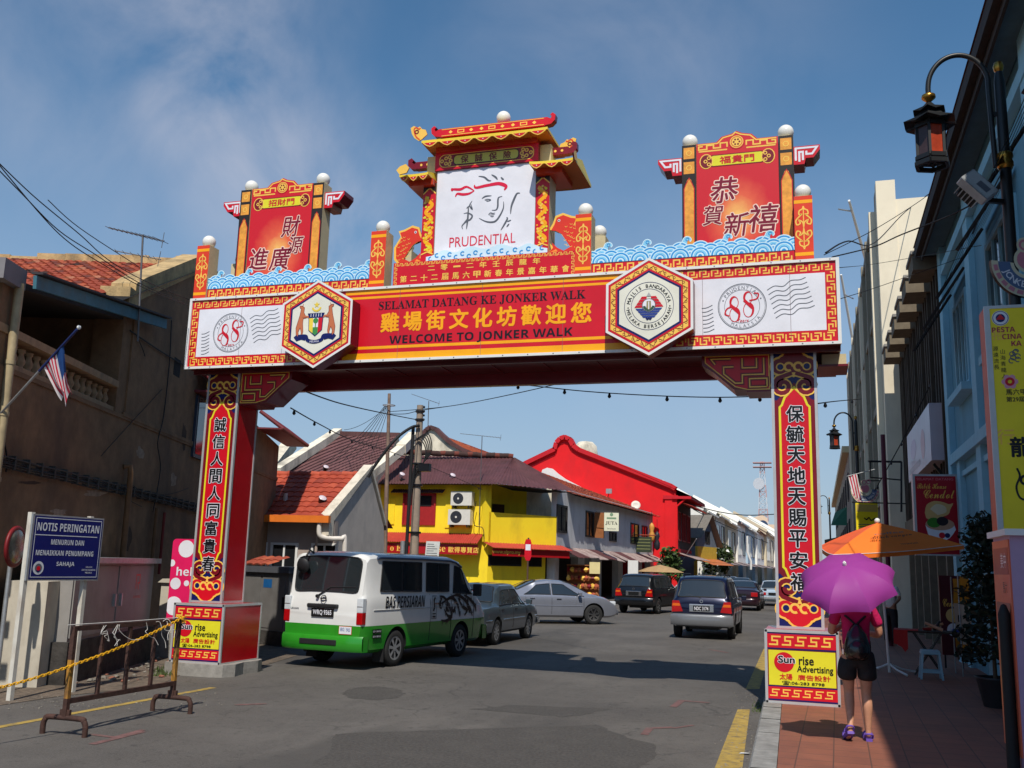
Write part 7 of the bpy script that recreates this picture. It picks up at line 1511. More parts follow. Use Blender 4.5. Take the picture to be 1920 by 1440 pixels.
# ---- pagoda street lamps
def street_lamp():
 t = thing('street_lamp', 'near black street lamp with pagoda lantern and brass collars, top right', 'street lamp', (0, 0, 0), 0, 'pagoda lantern street lamps along the right pavement')
 BRS = M('brass', lin((176, 132, 58)), rough=.3, metal=.9, var=.15); BK = M('lamp_black', (.014, .015, .016), rough=.4, var=.2)
 m = MB(); m.lathe([(.13, -.335), (.13, .12), (.10, .16), (.095, 1.35), (.075, 1.45), (.065, 2.0), (.062, 5.9), (.058, 7.0), (.04, 7.12)], (0, 0, 0), BK, 14); m.build('pole', t, local=True)
 for nm, prof in (('finial', [(.02, 7.1), (.05, 7.14), (.06, 7.19), (.045, 7.24), (.001, 7.26)]), ('collar', [(.07, 5.92), (.09, 5.95), (.09, 6.0), (.075, 6.03), (.09, 6.06), (.09, 6.10), (.07, 6.12)])): m = MB(); m.lathe(prof, (0, 0, 0), BRS, 14); m.build(nm, t, local=True)
 pts = [(-.10, 0, 5.95), (-.11, 0, 6.4), (-.12, 0, 6.9)] + [(-.445 + .33 * math.cos(R_(a)), 0, 6.98 + .40 * math.sin(R_(a))) for a in range(10, 181, 14)] + [(-.775, 0, 6.95), (-.775, 0, 6.84)]
 m = MB(); m.tube(smooth_path(pts, 3), .030, BK, 10); m.bar((-.12, 0, 6.0), (0, 0, 6.0), .03, .05, BK); m.bar((-.12, 0, 6.6), (0, 0, 6.6), .03, .05, BK); m.build('arm', t, local=True)
 m = MB(); c = (-.775, 0, 0); m.lathe([(.02, 6.93), (.075, 6.90), (.08, 6.865), (.065, 6.85), (.02, 6.81)], c, BRS, 14); L_ = m.build('lantern_collar', t, local=True)
 m = MB()
 for (r0, z0, r1, z1, r2, z2) in ((.02, 6.82, .09, 6.74, .195, 6.67), (.10, 6.72, .17, 6.62, .315, 6.52)):
  P_ = [[(c[0] + r * math.cos(R_(60 * k + 15)), r * math.sin(R_(60 * k + 15)), z + (up if r == r2 else 0)) for k in range(6)] for r, z, up in ((r0, z0, 0), (r1, z1, 0), (r2, z2, .03))]
  for a in range(2):
   for k in range(6):
    j = (k + 1) % 6; m.quad(P_[a][k], P_[a + 1][k], P_[a + 1][j], P_[a][j], BK)
  for k in range(6): j = (k + 1) % 6; A_, B_ = Vector(P_[2][k]), Vector(P_[2][j]); mid = (A_ + B_) / 2 - Vector((0, 0, .035)); m.add([A_, mid, B_, (c[0], 0, z1 - .05)], [(0, 1, 3), (1, 2, 3)], BK); m.add([A_, B_, mid], [(0, 1, 2)], BK)
 m.build('lantern_roof', t, local=True)
 m = MB(); hx = lambda r, z: [Vector((c[0] + r * math.cos(R_(60 * k + 15)), r * math.sin(R_(60 * k + 15)), z)) for k in range(6)]
 for k in range(6): m.bar(hx(.165, 6.54)[k], hx(.165, 6.10)[k], .03, .03, BK); j = (k + 1) % 6; m.bar(hx(.17, 6.10)[k], hx(.17, 6.10)[j], .05, .05, BK); m.bar(hx(.185, 6.03)[k], hx(.185, 6.03)[j], .04, .05, BK); m.bar(hx(.17, 6.50)[k], hx(.17, 6.50)[j], .04, .05, BK); m.bar(hx(.17, 6.06)[k], hx(.02, 6.06)[k], .03, .03, BK)
 m.build('lantern_cage', t, local=True)
 AMB = MS('amber_glass', (176, 66, 40), rough=.25, var=.25, scale=9); GRG = MS('smoked_glass', (66, 50, 50), rough=.25, var=.3, scale=9)
 for k in range(6):
  j = (k + 1) % 6; m = MB(); m.quad(hx(.16, 6.13)[k], hx(.16, 6.13)[j], hx(.16, 6.48)[j], hx(.16, 6.48)[k], AMB if k in (4, 2, 5) else GRG); m.build('glass_pane', t, local=True)
 return t
lamp = street_lamp(); q = DP(1884, 300, 10.4); lamp.location = (q.x, q.y, .50); lamp.rotation_euler = (0, 0, R_(4))
LQ = q
q2 = DP(1616, 1100, 36); dup(lamp, (q2.x, q2.y, .45), R_(3), 'second pagoda street lamp beyond the orange parasol against the sky')
q3 = DP(1560, 1100, 75); dup(lamp, (q3.x, q3.y, .40), R_(3), 'farthest small pagoda street lamp low beside the right gate column')
FLT = thing('pole_floodlight', 'square floodlight with pale face clamped to the near street lamp', 'floodlight', (LQ.x, LQ.y, 6.0)); q = DP(1838, 345, 10.2); u_ = (CR * .82 - CU * .75 ).normalized()
ff = Fr(q, (-CF * .30 + CR * .62 - CU * .72).normalized(), (CR * .62 + CU * .60 + CF * .5).normalized()); ff.v = (ff.v - ff.u * ff.v.dot(ff.u)).normalized(); ff.n = ff.u.cross(ff.v)
if ff.n.dot(CF) > 0: ff.u = -ff.u; ff.n = ff.u.cross(ff.v)
m = MB(); m.prism(ff, rrpts(-.19, .19, -.13, .13, .02), -.10, .0, STEEL, STEEL); m.rect(ff, -.175, .175, -.115, .115, .003, MS('flood_glass', (170, 172, 170), rough=.2)); m.rect(ff, -.03, .12, -.05, .05, .005, PGREY); m.build('lamp_head', FLT)
m = MB(); m.prism(ff, rrpts(-.12, .12, -.09, .09, .02), -.24, -.10, BLACK, BLACK)
for k in range(6): m.fbox(ff, -.14 + .05 * k, -.13 + .05 * k, -.12, .12, -.22, -.1, STEEL)
m.build('housing', FLT); m = MB(); m.bar(ff.p(.05, 0, -.2), (LQ.x, LQ.y, 6.02), .05, .05, BLACK); m.build('clamp', FLT)
def fan_sign(d, cx, cy, s, label):
 q = DP(cx, cy, d); f = Fr(q, CR, Vector((0, 0, 1)) ); t = thing('fan_sign', label, 'sign', (q.x, q.y, q.z - .4 * s))
 SL = P('fan_slate', (92, 112, 146)); CRMM = P('fan_cream', (216, 206, 176)); PKK = P('fan_pink', (206, 130, 146)); m = MB()
 out = [(.40 * s * math.cos(R_(a)), .40 * s * math.sin(R_(a))) for a in range(176, 365, 7)]; inn = [(.15 * s * math.cos(R_(a)), .15 * s * math.sin(R_(a))) for a in range(364, 175, -7)]
 m.prism(f, out + inn, -.05, 0, CRMM, BLACK); m.ring(f, (0, 0), .19 * s, .325 * s, .003, SL, 178, 362, 26);
 for k in range(11): m.ring(f, (0, 0), .335 * s, .38 * s, .003, PKK, 184 + 16 * k, 195 + 16 * k, 4)
 m.disc(f, (0, .03 * s), .15 * s, .004, CRMM, 24); m.disc(f, (0, .03 * s), .115 * s, .006, PKK, 20); m.disc(f, (-.02 * s, .20 * s), .09 * s, .006, CRMM, 16); m.ring(f, (-.02 * s, .20 * s), .04 * s, .065 * s, .008, PKK); m.ring(f, (.10 * s, .22 * s), .04 * s, .065 * s, .008, PKK)
 arc_text(m, f, 'JONKER WALK', (0, 0), .255 * s, .075 * s, .006, PWHITE, 270, 150, bold=.02, inward=True); m.build('panel', t); m = MB(); m.tube([f.p(0, .25 * s, -.04), f.p(.45 * s, .25 * s, -.04)], .02, BLACK, 6); m.tube([f.p(0, .25 * s, -.04), f.p(0, .0, -.04)], .015, BLACK, 6); m.build('bracket', t)
fan_sign(10.3, 1926, 492, 1.0, 'fan shaped JONKER sign in slate blue on the near street lamp'); fan_sign(31, 1622, 918, 1.15, 'small fan shaped sign hanging beyond the orange parasol')
q = DP(1872, 1000, 9.9); YB = thing('festival_light_box', 'tall yellow festival sign box with orange side fixed to the lamp post', 'sign', (q.x + .4, q.y, 2.3)); fz0, fz1 = DP(1872, 1000, 9.9).z, DP(1864, 577, 9.9).z
f = Fr((q.x, q.y, 0)); m = MB(); m.fbox(f, 0, .95, fz0, fz1, -.34, 0, MS('box_orange', (206, 84, 48), rough=.5)); m.fbox(f, -.004, .05, fz0 - .01, fz1 + .01, -.02, .01, ALU); m.fbox(f, .05, .96, fz1 - .02, fz1 + .012, -.35, .01, ALU); m.fbox(f, .05, .96, fz0 - .012, fz0 + .02, -.35, .01, ALU); YEL2 = P('festival_yellow', (246, 222, 40)); m.rect(f, .05, .95, fz0 + .02, fz1 - .02, .003, YEL2); bx = m.build('box', YB)
m = MB(); o = .006; S_ = .00545
def yx(x): return (x - 1872) * S_ + .04
def yz(y): return fz1 - (y - 577) * S_
m.disc(f, (yx(1892), yz(600)), .082, o, PWHITE, 24); m.ring(f, (yx(1892), yz(600)), .07, .076, o + E1, NAVY); m.disc(f, (yx(1892), yz(600)), .045, o + E1, NAVY, 16); m.fill(f, [(yx(1884), yz(603)), (yx(1900), yz(603)), (yx(1892), yz(592))], o + 2 * E1, RED)
MAG = P('festival_magenta', (170, 24, 70)); m.text(f, SANSB('PESTA'), yx(1876), yz(623), .055, o, MAG, align='L'); m.text(f, SANSB('CINA'), yx(1893), yz(637), .055, o, MAG, align='L'); m.text(f, SANSB('KA'), yx(1908), yz(651), .055, o, MAG, align='L')
m.text(f, '招', yx(1886), yz(633), .11, o - .002, GOLD, bold=.01); m.text(f, '行', yx(1888), yz(830), .16, o - .002, GOLD, bold=.01)
for i, ch in enumerate('源遠流長'): m.text(f, ch, yx(1880), yz(660 + 12 * i), .05, o, INK)
for i, ch in enumerate('山海青龍人'): m.text(f, ch, yx(1892), yz(666 + 12 * i), .05, o, INK)
for k in range(7): m.ring(f, (yx(1912) + .03 * math.cos(k), yz(676) + .05 * math.sin(k * 1.7)), .02, .03, o, PGREY, 0, 300, 10)
for k in range(6): m.disc(f, (yx(1901) + .05 * math.cos(k * 1.05), yz(725) + .05 * math.sin(k * 1.05)), .03, o, P('blossom', (222, 150, 170)), 10)
m.ring(f, (yx(1901), yz(725)), .02, .045, o + E1, RED); m.text(f, '馬六甲', yx(1893), yz(745), .06, o, INK, align='L', bold=.015); m.text(f, '第29屆', yx(1893), yz(759), .055, o, INK, align='L', bold=.015)
m.text(f, '龍', yx(1913), yz(850), .20, o, INK, bold=.03); m.stroke(f, sp2([(yx(1903), yz(890)), (yx(1907), yz(905)), (yx(1900), yz(925)), (yx(1905), yz(945)), (yx(1920), yz(950))]), .02, o, INK); m.ring(f, (yx(1916), yz(912)), .03, .055, o, INK, 30, 330)
for i, ch in enumerate('日期'): m.text(f, ch, yx(1915), yz(965 + 13 * i), .05, o, MAG)
m.build('lettering', bx); m = MB(); m.bar((q.x + .3, q.y + .34, 3.2), (LQ.x, LQ.y, 3.2), .05, .05, BLACK); m.build('bracket', YB)
q = DP(1899, 1100, 7.6); KX, KY = q.x, q.y; zt = DP(1899, 1004, 7.6).z; KS = thing('notice_kiosk', 'lilac kiosk with flat cap and red poster on its side at the right edge', 'kiosk', (KX + .4, KY + .3, .165)); LIL = MS('lilac_panel', (176, 146, 176), rough=.5, var=.05)
m = MB(); m.box((KX, KY, .165), (KX + 1.1, KY + .75, zt), LIL); m.ring(Fr((KX, KY, 0)), (.2, 1.55), .05, .058, .004, MS('seal_blue')); m.build('body', KS)
m = MB(); m.box((KX - .04, KY - .05, zt), (KX + 1.15, KY + .80, zt + .05), WHITE); m.build('cap', KS)
fp_ = Fr((KX, KY, 0), (0, -1, 0)); m = MB(); m.fbox(fp_, -.74, -.02, .5, zt - .03, 0, .012, P('poster_coral', (200, 96, 66))); m.rect(fp_, -.70, -.06, zt - .30, zt - .09, .014, MAROON); m.text(fp_, '美中', -.25, zt - .19, .12, .016, PWHITE); m.text(fp_, '馬六', -.25, zt - .40, .09, .014, INK); m.rect(fp_, -.68, -.08, .9, zt - .52, .014, P('poster_dusk', (110, 60, 60))); m.disc(fp_, (-.38, 1.2), .16, .016, ORNG, 18); m.build('poster', KS)
m = MB(); a_ = DP(1886, 1130, 7.9); m.lathe([(.05, 0), (.045, .4), (.04, 1.2), (.045, 1.38), (.02, 1.45), (.001, 1.46)], (KX - .055, KY + .12, .165), M('post_black', (.012, .012, .012), rough=.7), 14); m.build('black_post', KS)
q = GZ(1870, 1326, .165); PP = thing('potted_shrub', 'dark tall potted shrub in a black pot against the blue wall', 'potted plant', (q.x, q.y, .165)); m = MB(); m.lathe([(.16, 0), (.24, .35), (.26, .38), (.23, .38), (.22, .34), (.001, .33)], q, M('pot_black', (.02, .02, .022), rough=.5), 18); m.build('pot', PP)
m = MB(); m.tube([q + Vector((0, 0, .3)), q + Vector((0, .05, 2.3))], [.03, .012], MS('bark', (84, 66, 50)), 6); m.build('stem', PP); m = MB(); dkl = [MS('conifer_%d' % i, c, rough=.7, var=.3) for i, c in enumerate(((24, 36, 22), (34, 48, 28), (18, 28, 18)))]
for k in range(20): a = k * 2.4; r = .30 * (1 - k / 27); z = .55 + k * .098; foliage(m, (q.x + r * math.cos(a), q.y + r * math.sin(a), .165 + z), (.26, .26, .15), 150, .055, dkl)
m.build('foliage', PP)
q0, q1 = DP(1714, 960, 19.6), DP(1792, 960, 19.6); f = Fr((q0.x, q0.y, 0), (1, .08, 0)); w = (q1 - q0).xy.length; z1 = DP(1750, 890, 19.6).z; z0 = z1 - 1.62; CS = thing('cendol_sign', 'red lit box sign with dessert bowl reading Cendol on the blue pillar', 'sign', f.p(w / 2, z0, 0)); m = MB(); m.fbox(f, 0, w, z0, z1, -.18, 0, ALU); m.rect(f, .045, w - .03, z0 + .03, z1 - .04, .003, P('cendol_red', (176, 14, 34))); bx = m.build('box', CS); m = MB(); o = .006
m.text(f, 'SELAMAT DATANG', w / 2, z1 - .10, .05, o, P('cendol_pink', (220, 110, 120)), w=w - .15, bold=.02); m.text(f, SCRIPT('Bibik House'), w * .42, z1 - .24, .11, o, GOLD, w=.55); m.text(f, SCRIPT('Cendol'), w * .58, z1 - .40, .17, o, GOLD, w=.58)
m.fill(f, sp2([(.20, z1 - .78), (.24, z1 - .62), (.38, z1 - .54), (.55, z1 - .56), (.66, z1 - .60), (.74, z1 - .58), (.68, z1 - .70), (.64, z1 - .80), (.50, z1 - .86), (.32, z1 - .92), (.22, z1 - .88)], 3)[::-1], o, P('cendol_shell', (216, 176, 110))); m.fill(f, sp2([(.30, z1 - .70), (.42, z1 - .60), (.58, z1 - .64), (.60, z1 - .76), (.44, z1 - .82)], 3)[::-1], o + E1, P('cendol_flesh', (226, 206, 170)))
m.fill(f, sp2([(.20, z1 - 1.02), (.74, z1 - 1.02), (.70, z1 - 1.20), (.56, z1 - 1.32), (.38, z1 - 1.32), (.24, z1 - 1.20)], 2)[::-1], o + E1, PWHITE); m.disc(f, (.47, z1 - 1.0), .27, o + 2 * E1, P('cendol_ice', (196, 150, 120)), 22, .12); m.disc(f, (.36, z1 - .97), .13, o + 3 * E1, P('cendol_green', (60, 130, 36)), 16, .10); m.disc(f, (.52, z1 - .94), .11, o + 3 * E1, P('bean_dark', (40, 22, 30)), 16, .09); m.disc(f, (.50, z1 - 1.22), .06, o + 3 * E1, RED, 12); m.disc(f, (.60, z1 - 1.22), .05, o + 3 * E1, NAVY, 12); m.build('picture', bx)
m = MB(); m.bar(f.p(w, z1 - .1, -.1), f.p(w + .5, z1 - .1, -.1), .04, .04, BLACK); m.bar(f.p(w, z0 + .1, -.1), f.p(w + .5, z0 + .1, -.1), .04, .04, BLACK); m.build('bracket', CS)
m = MB(); WB = thing('pale_light_box', 'large pale pinkish light box projecting from the louvred building', 'sign', (2.5, 25, 4.3)); PLB = P('lightbox_pale', (196, 186, 194)); m.box((2.40, 22.6, 4.30), (2.95, 28.2, 5.55), PLB); f = Fr((2.40, 0, 0), (0, -1, 0)); bx = m.build('box', WB); m = MB(); m.disc(f, (-24.2, 4.85), .45, .004, P('lightbox_blush', (190, 130, 140)), 20, .35); m.disc(f, (-26.5, 5.0), .7, .004, P('lightbox_lilac', (176, 150, 176)), 20, .25); m.rect(f, -27.9, -25, 4.45, 4.6, .004, P('lightbox_grey', (150, 140, 150))); m.build('print', bx); m = MB();
for y_ in (23.2, 27.4): m.bar((2.5, y_, 4.28), (2.9, y_, 3.7), .06, .06, BLACK)
m.build('bracket', WB)
OC = MS('parasol_orange', (246, 122, 40), rough=.75, var=.06, scale=2); OC2 = MS('parasol_orange_dark', (236, 98, 44), rough=.75, var=.06)
b_ = GZ(1668, 1262, .165); PR = thing('orange_parasol', 'large square orange cafe parasol with printed black lettering over the pavement', 'parasol', (b_.x, b_.y, .165)); D_ = 17.0
ap = DP(1645, 980, D_); cs = [DP(1562, 1040, D_ - 1.15), DP(1808, 1022, D_ - .45), DP(1700, 1012, D_ + 1.6), DP(1536, 1024, D_ + .6)]
m = MB()
for k in range(4):
 A_, B_ = cs[k], cs[(k + 1) % 4]; N_ = 8; rows = []
 for i in range(N_ + 1):
  t = i / N_; row = []
  for j in range(N_ + 1):
   s_ = j / N_; e = A_.lerp(B_, s_); p_ = ap.lerp(e, t) + Vector((0, 0, .02 * math.sin(math.pi * t) - .03 * t * math.sin(math.pi * s_))); row.append(p_)
  rows.append(row)
 for i in range(N_):
  for j in range(N_): m.add([rows[i][j], rows[i + 1][j], rows[i + 1][j + 1], rows[i][j + 1]], [(0, 1, 2, 3)], OC if k in (0, 2) else OC2, True)
 for j in range(N_): m.quad(rows[N_][j], rows[N_][j] - Vector((0, 0, .07)), rows[N_][j + 1] - Vector((0, 0, .07)), rows[N_][j + 1], OC)
 m.tube(rows[N_], .006, WHITE, 4)
CN = m.build('canopy', PR, smooth_angle=12); m = MB(); m.ball(ap + Vector((0, 0, .03)), .05, WHITE, 10)
e = (cs[1] - cs[0]).normalized(); up = (ap - (cs[0] + cs[1]) / 2).normalized(); fq = Fr((cs[0] + cs[1]) / 2, e, up); fq.n = fq.u.cross(fq.v)
if fq.n.dot(CF) > 0: fq.n = -fq.n
m.text(fq, SCRIPT('Black canyon'), -.02, .34, .11, .06, INK, w=.85, rot=.06); m.text(fq, 'coffee', .0, .48, .06, .05, PGREY, w=.6, rot=.05); m.text(fq, 'restaurant', .22, .10, .05, .05, INK, w=.34); m.build('print', CN)
m = MB(); m.tube([(b_.x, b_.y, .18), ap], .024, WHITE, 10); m.build('pole', PR)
m = MB()
for k in range(4): a = k * 1.57 + .5; m.tube([(b_.x, b_.y, .32), (b_.x + .22 * math.cos(a), b_.y + .22 * math.sin(a), .24), (b_.x + .52 * math.cos(a), b_.y + .52 * math.sin(a), .185)], .02, WHITE, 6)
m.build('foot', PR)
m = MB()
for k in range(4): m.tube([ap - Vector((0, 0, .06)), cs[k] + Vector((0, 0, -.03))], .010, STEEL, 5)
m.build('ribs', PR)
q = GZ(1746, 1273, .165); STL = MS('stool_blue', (150, 186, 200), rough=.45, var=.06); ST = thing('plastic_stool', 'pale blue plastic stool in front of the stall table', 'stool', (q.x, q.y, .165)); m = MB(); m.box((q.x - .14, q.y - .14, .60), (q.x + .14, q.y + .14, .63), STL); m.box((q.x - .15, q.y - .15, .56), (q.x + .15, q.y + .15, .60), STL); m.build('seat', ST, bevel=.01)
for sx in (-1, 1):
 for sy in (-1, 1): m = MB(); m.bar((q.x + sx * .125, q.y + sy * .125, .57), (q.x + sx * .165, q.y + sy * .165, .165), .055, .03, STL); m.build('leg', ST)
m = MB();
for sy in (-1, 1): m.box((q.x - .14, q.y + sy * .145 - .01, .27), (q.x + .14, q.y + sy * .145 + .01, .31), STL)
m.build('stretcher', ST)
q0 = DP(1678, 1181, 17.2); q1 = DP(1800, 1184, 16.8); TBL = thing('stall_table', 'folding stall table with crossed black legs and red cloth corner', 'table', ((q0.x + q1.x) / 2, q0.y, .165)); f = Fr((q0.x, q0.y, 0), (q1 - q0).xy.to_3d()); w = (q1 - q0).xy.length; zt = .90; m = MB(); m.fbox(f, 0, w, zt - .03, zt, -.6, 0, DKBR); m.build('tabletop', TBL); RCL = MS('cloth_red', (170, 34, 34), rough=.8); m = MB(); m.fbox(f, -.02, w * .36, zt + .001, zt + .008, -.62, .015, RCL); m.prism(f, [(-.02, zt + .005), (.20, zt + .005), (.20, zt - .30), (.15, zt - .36), (.10, zt - .28), (-.02, zt - .22)][::-1], .012, .018, RCL); m.fbox(f, -.026, -.02, zt - .25, zt + .008, -.6, .018, RCL); m.build('cloth', TBL)
for sy in (-.08, -.52):
 m = MB(); m.bar(f.p(w * .28, zt - .03, sy), f.p(w * .72, .17, sy), .03, .03, BLACK); m.bar(f.p(w * .72, zt - .03, sy + .03), f.p(w * .28, .17, sy + .03), .03, .03, BLACK); m.build('crossed_legs', TBL)
for k, (a, c, l, L) in enumerate(((.48, (190, 140, 100), 'tan wooden pestle', .3), (.62, (60, 50, 48), 'dark handled tool', .22), (.74, (200, 150, 120), 'pale pink roll', .3), (.56, (150, 40, 36), 'red wrapped packet', .14), (.9, (40, 70, 160), 'blue cup', .1))):
 m = MB(); p_ = f.p(w * a, zt + .03, -.25 + .1 * (k % 3)); d = Vector((math.cos(k * 1.3), .4 * math.sin(k * 1.3), .35 if L > .2 else 0)).normalized(); m.tube([p_, p_ + d * L], [.03, .022], MS('stall_item_%d' % k, c), 8); tag(m.build('stall_item', loc=p_), l + ' lying on the stall table', 'stall item', 'goods on the stall table')
for (x0, x1, y0, y1, d, c1, l) in ((1786, 1799, 1085, 1215, 17.6, (206, 140, 40), 'narrow yellow and white cloth banner behind the stall table'), (1799, 1815, 1080, 1230, 17.0, (214, 134, 34), 'wider orange and white cloth banner by the blue wall')):
 p0, p1 = DP(x0, y0, d), DP(x1, y0, d); f = Fr((p0.x, p0.y, 0), (p1 - p0).xy.to_3d()); w = (p1 - p0).xy.length; z1 = p0.z; z0 = DP(x0, y1, d).z; t = thing('cloth_banner', l, 'banner', f.p(w / 2, .165)); m = MB(); N_ = 14; bc = MS('banner_%d' % x0, c1, rough=.8)
 for k in range(N_): a, b = z1 - (z1 - z0) * k / N_, z1 - (z1 - z0) * (k + 1) / N_; o0, o1 = .02 * math.sin(k * .9), .02 * math.sin((k + 1) * .9); m.quad(f.p(0, b, o1), f.p(w, b, o1 + .01), f.p(w, a, o0 + .01), f.p(0, a, o0), bc if k < 5 or k > 11 else P('banner_pale', (196, 170, 150)))
 for k in range(4): m.rect(f, w * .3, w * .7, z1 - .75 - k * .2, z1 - .63 - k * .2, .05, INK)
 m.build('cloth', t); m = MB(); m.tube([f.p(-.02, .165, -.03), f.p(-.02, z1 + .03, -.03)], .012, STEEL, 6); m.build('pole', t)
q = DP(1760, 1085, 18.6); f = Fr((q.x, q.y, 0), (1, .1, 0)); t = thing('poster_board', 'dark red standing poster of the dessert behind the stall', 'poster', f.p(.2, .165)); m = MB(); m.fbox(f, 0, .40, .4, 1.85, -.04, 0, P('cendol_wine', (84, 20, 30))); m.text(f, SCRIPT('Cendol'), .22, 1.35, .14, .004, GOLD, w=.34); m.disc(f, (.22, 1.12), .13, .004, P('cendol_shell'), 16) if False else m.disc(f, (.22, 1.12), .13, .004, P('cendol_shell', (216, 176, 110)), 16); m.disc(f, (.22, .86), .12, .004, PWHITE, 16); m.build('panel', t); m = MB(); m.bar(f.p(.05, .165, -.03), f.p(.05, .4, -.03), .03, .03, BLACK); m.bar(f.p(.35, .165, -.03), f.p(.35, .4, -.03), .03, .03, BLACK); m.build('stand', t)
t = thing('maroon_post', 'slim maroon banner post beyond the orange parasol', 'pole', DP(1663, 1100, 24)); m = MB(); a = DP(1667, 1110, 24); a.z = .165; m.tube([a, DP(1655, 815, 24)], .055, MS('maroon_paint', (92, 30, 48), rough=.5), 8); m.build('post', t)
t = thing('iron_bracket_frame', 'black iron hanging bracket reaching out from the dark building', 'bracket', DP(1690, 865, 26)); m = MB(); m.tube([DP(1628, 865, 26), DP(1690, 866, 26)], .03, BLACK, 6); m.tube([DP(1632, 866, 26), DP(1632, 895, 26), DP(1690, 900, 26)], .02, BLACK, 5); m.tube([DP(1690, 866, 26), DP(1690, 960, 26)], .03, BLACK, 6); m.build('frame', t)
q0, q1 = DP(1604, 943, 30), DP(1643, 985, 30); f = Fr((q0.x, q0.y, 0), CR.xy.to_3d()); t = thing('yellow_banner', 'yellow hanging banner with black brush drawing above the orange parasol', 'banner', (q0.x, q0.y, q1.z)); m = MB(); z1, z0 = q0.z, q1.z - .45; m.fbox(f, 0, .68, z0, z1, -.02, 0, YEL2); m.rect(f, .02, .66, z1 - .26, z1 - .04, .003, P('banner_tan', (196, 170, 90))); m.stroke(f, sp2([(.25, z1 - .45), (.32, z1 - .50), (.40, z1 - .44), (.46, z1 - .52), (.58, z1 - .46), (.62, z1 - .52)]), .04, .004, INK)
for k in range(3): m.rect(f, .06, .62, z1 - .66 - .07 * k, z1 - .64 - .07 * k, .004, PGREY)
m.build('cloth', t); m = MB(); m.tube([f.p(-.1, z1 + .02, -.01), f.p(1.6, z1 + .02, -.01)], .02, BLACK, 5); m.build('rod', t)
t = thing('small_flag', 'small red and white striped flag hanging beside the second street lamp', 'flag', DP(1598, 920, 30)); m = MB(); a0, a1, b0, b1 = DP(1590, 893, 30), DP(1607, 889, 30), DP(1598, 925, 30), DP(1618, 942, 30)
for k in range(7):
 s0, s1 = k / 7, (k + 1) / 7
 for j in range(4): u0, u1 = j / 4, (j + 1) / 4; P0 = lambda s_, u: a0.lerp(a1, s_).lerp(b0.lerp(b1, s_), u) + Vector((0, .04 * math.sin(6 * s_ + 4 * u), 0)); m.quad(P0(s0, u1), P0(s1, u1), P0(s1, u0), P0(s0, u0), FR_ if k % 2 else FW_)
m.build('flag', t); m = MB(); m.tube([DP(1588, 893, 30), DP(1640, 880, 30)], .012, STEEL, 5); m.build('staff', t)
t = thing('dark_awning', 'dark flat awning over the far right pavement', 'awning', DP(1590, 1010, 40)); m = MB(); a, b = DP(1546, 1012, 36), DP(1606, 1000, 36); m.quad(a, b, b + Vector((1.2, 9, .5)), a + Vector((1.2, 9, .5)), BLACK); m.quad(a - Vector((0, 0, .3)), b - Vector((0, 0, .3)), b, a, BLACK); m.build('cloth', t)
t = thing('green_awning', 'small green cloth awning far along the right pavement', 'awning', DP(1572, 970, 55)); m = MB(); a, b = DP(1558, 985, 55), DP(1588, 960, 55); m.quad(a, DP(1588, 985, 55), DP(1588, 950, 60), DP(1566, 960, 60), MS('awning_green', (40, 104, 66), rough=.8)); m.build('cloth', t)
cable('black cable from gate end up to the far right roofs', [(1548, 474, 13.6), (1590, 452, 17), (1640, 455, 22), (1700, 395, 30), (1760, 350, 40)], .014)
cable('black cable from gate end towards the street lamp', [(1560, 482, 13.6), (1640, 462, 14), (1690, 440, 13), (1790, 400, 11.5), (1880, 350, 10.6)], .010)
cable('thin cable from gate end across the tall cream building', [(1545, 478, 13.8), (1640, 430, 16), (1720, 380, 18), (1760, 350, 20)], .007)
cable('grey stay from gate end to the lower flag staff', [(1572, 502, 13.7), (1625, 497, 25), (1700, 485, 20), (1840, 460, 14)], .006)
cable('thin cable from gate end sloping up to blue wall', [(1576, 560, 13.7), (1640, 540, 17), (1740, 505, 18), (1840, 470, 17)], .006)
cable('string of bulbs from right column to the facade', [(1530, 757, 14), (1570, 752, 18), (1615, 748, 26)], .010, 2)
cable('dark bulb string rising along the dark building front', [(1640, 920, 26), (1690, 830, 24), (1745, 720, 22.5), (1795, 625, 21), (1830, 560, 19)], .014, 9)
for k, (x0, y0, x1, y1) in enumerate(((1806, 480, 1840, 400), (1809, 492, 1850, 400), (1812, 502, 1864, 395))): cable(('left', 'middle', 'right')[k] + ' one of three steep cables crossing the blue wall', [(x0, y0, 18), (x1, y1, 15), (x1 + 60, y1 - 120, 12.5)], .010)
cable('cable looping below the blue ledge near the pale light box', [(1800, 850, 20.5), (1830, 842, 19), (1875, 812, 16), (1925, 780, 14)], .018)
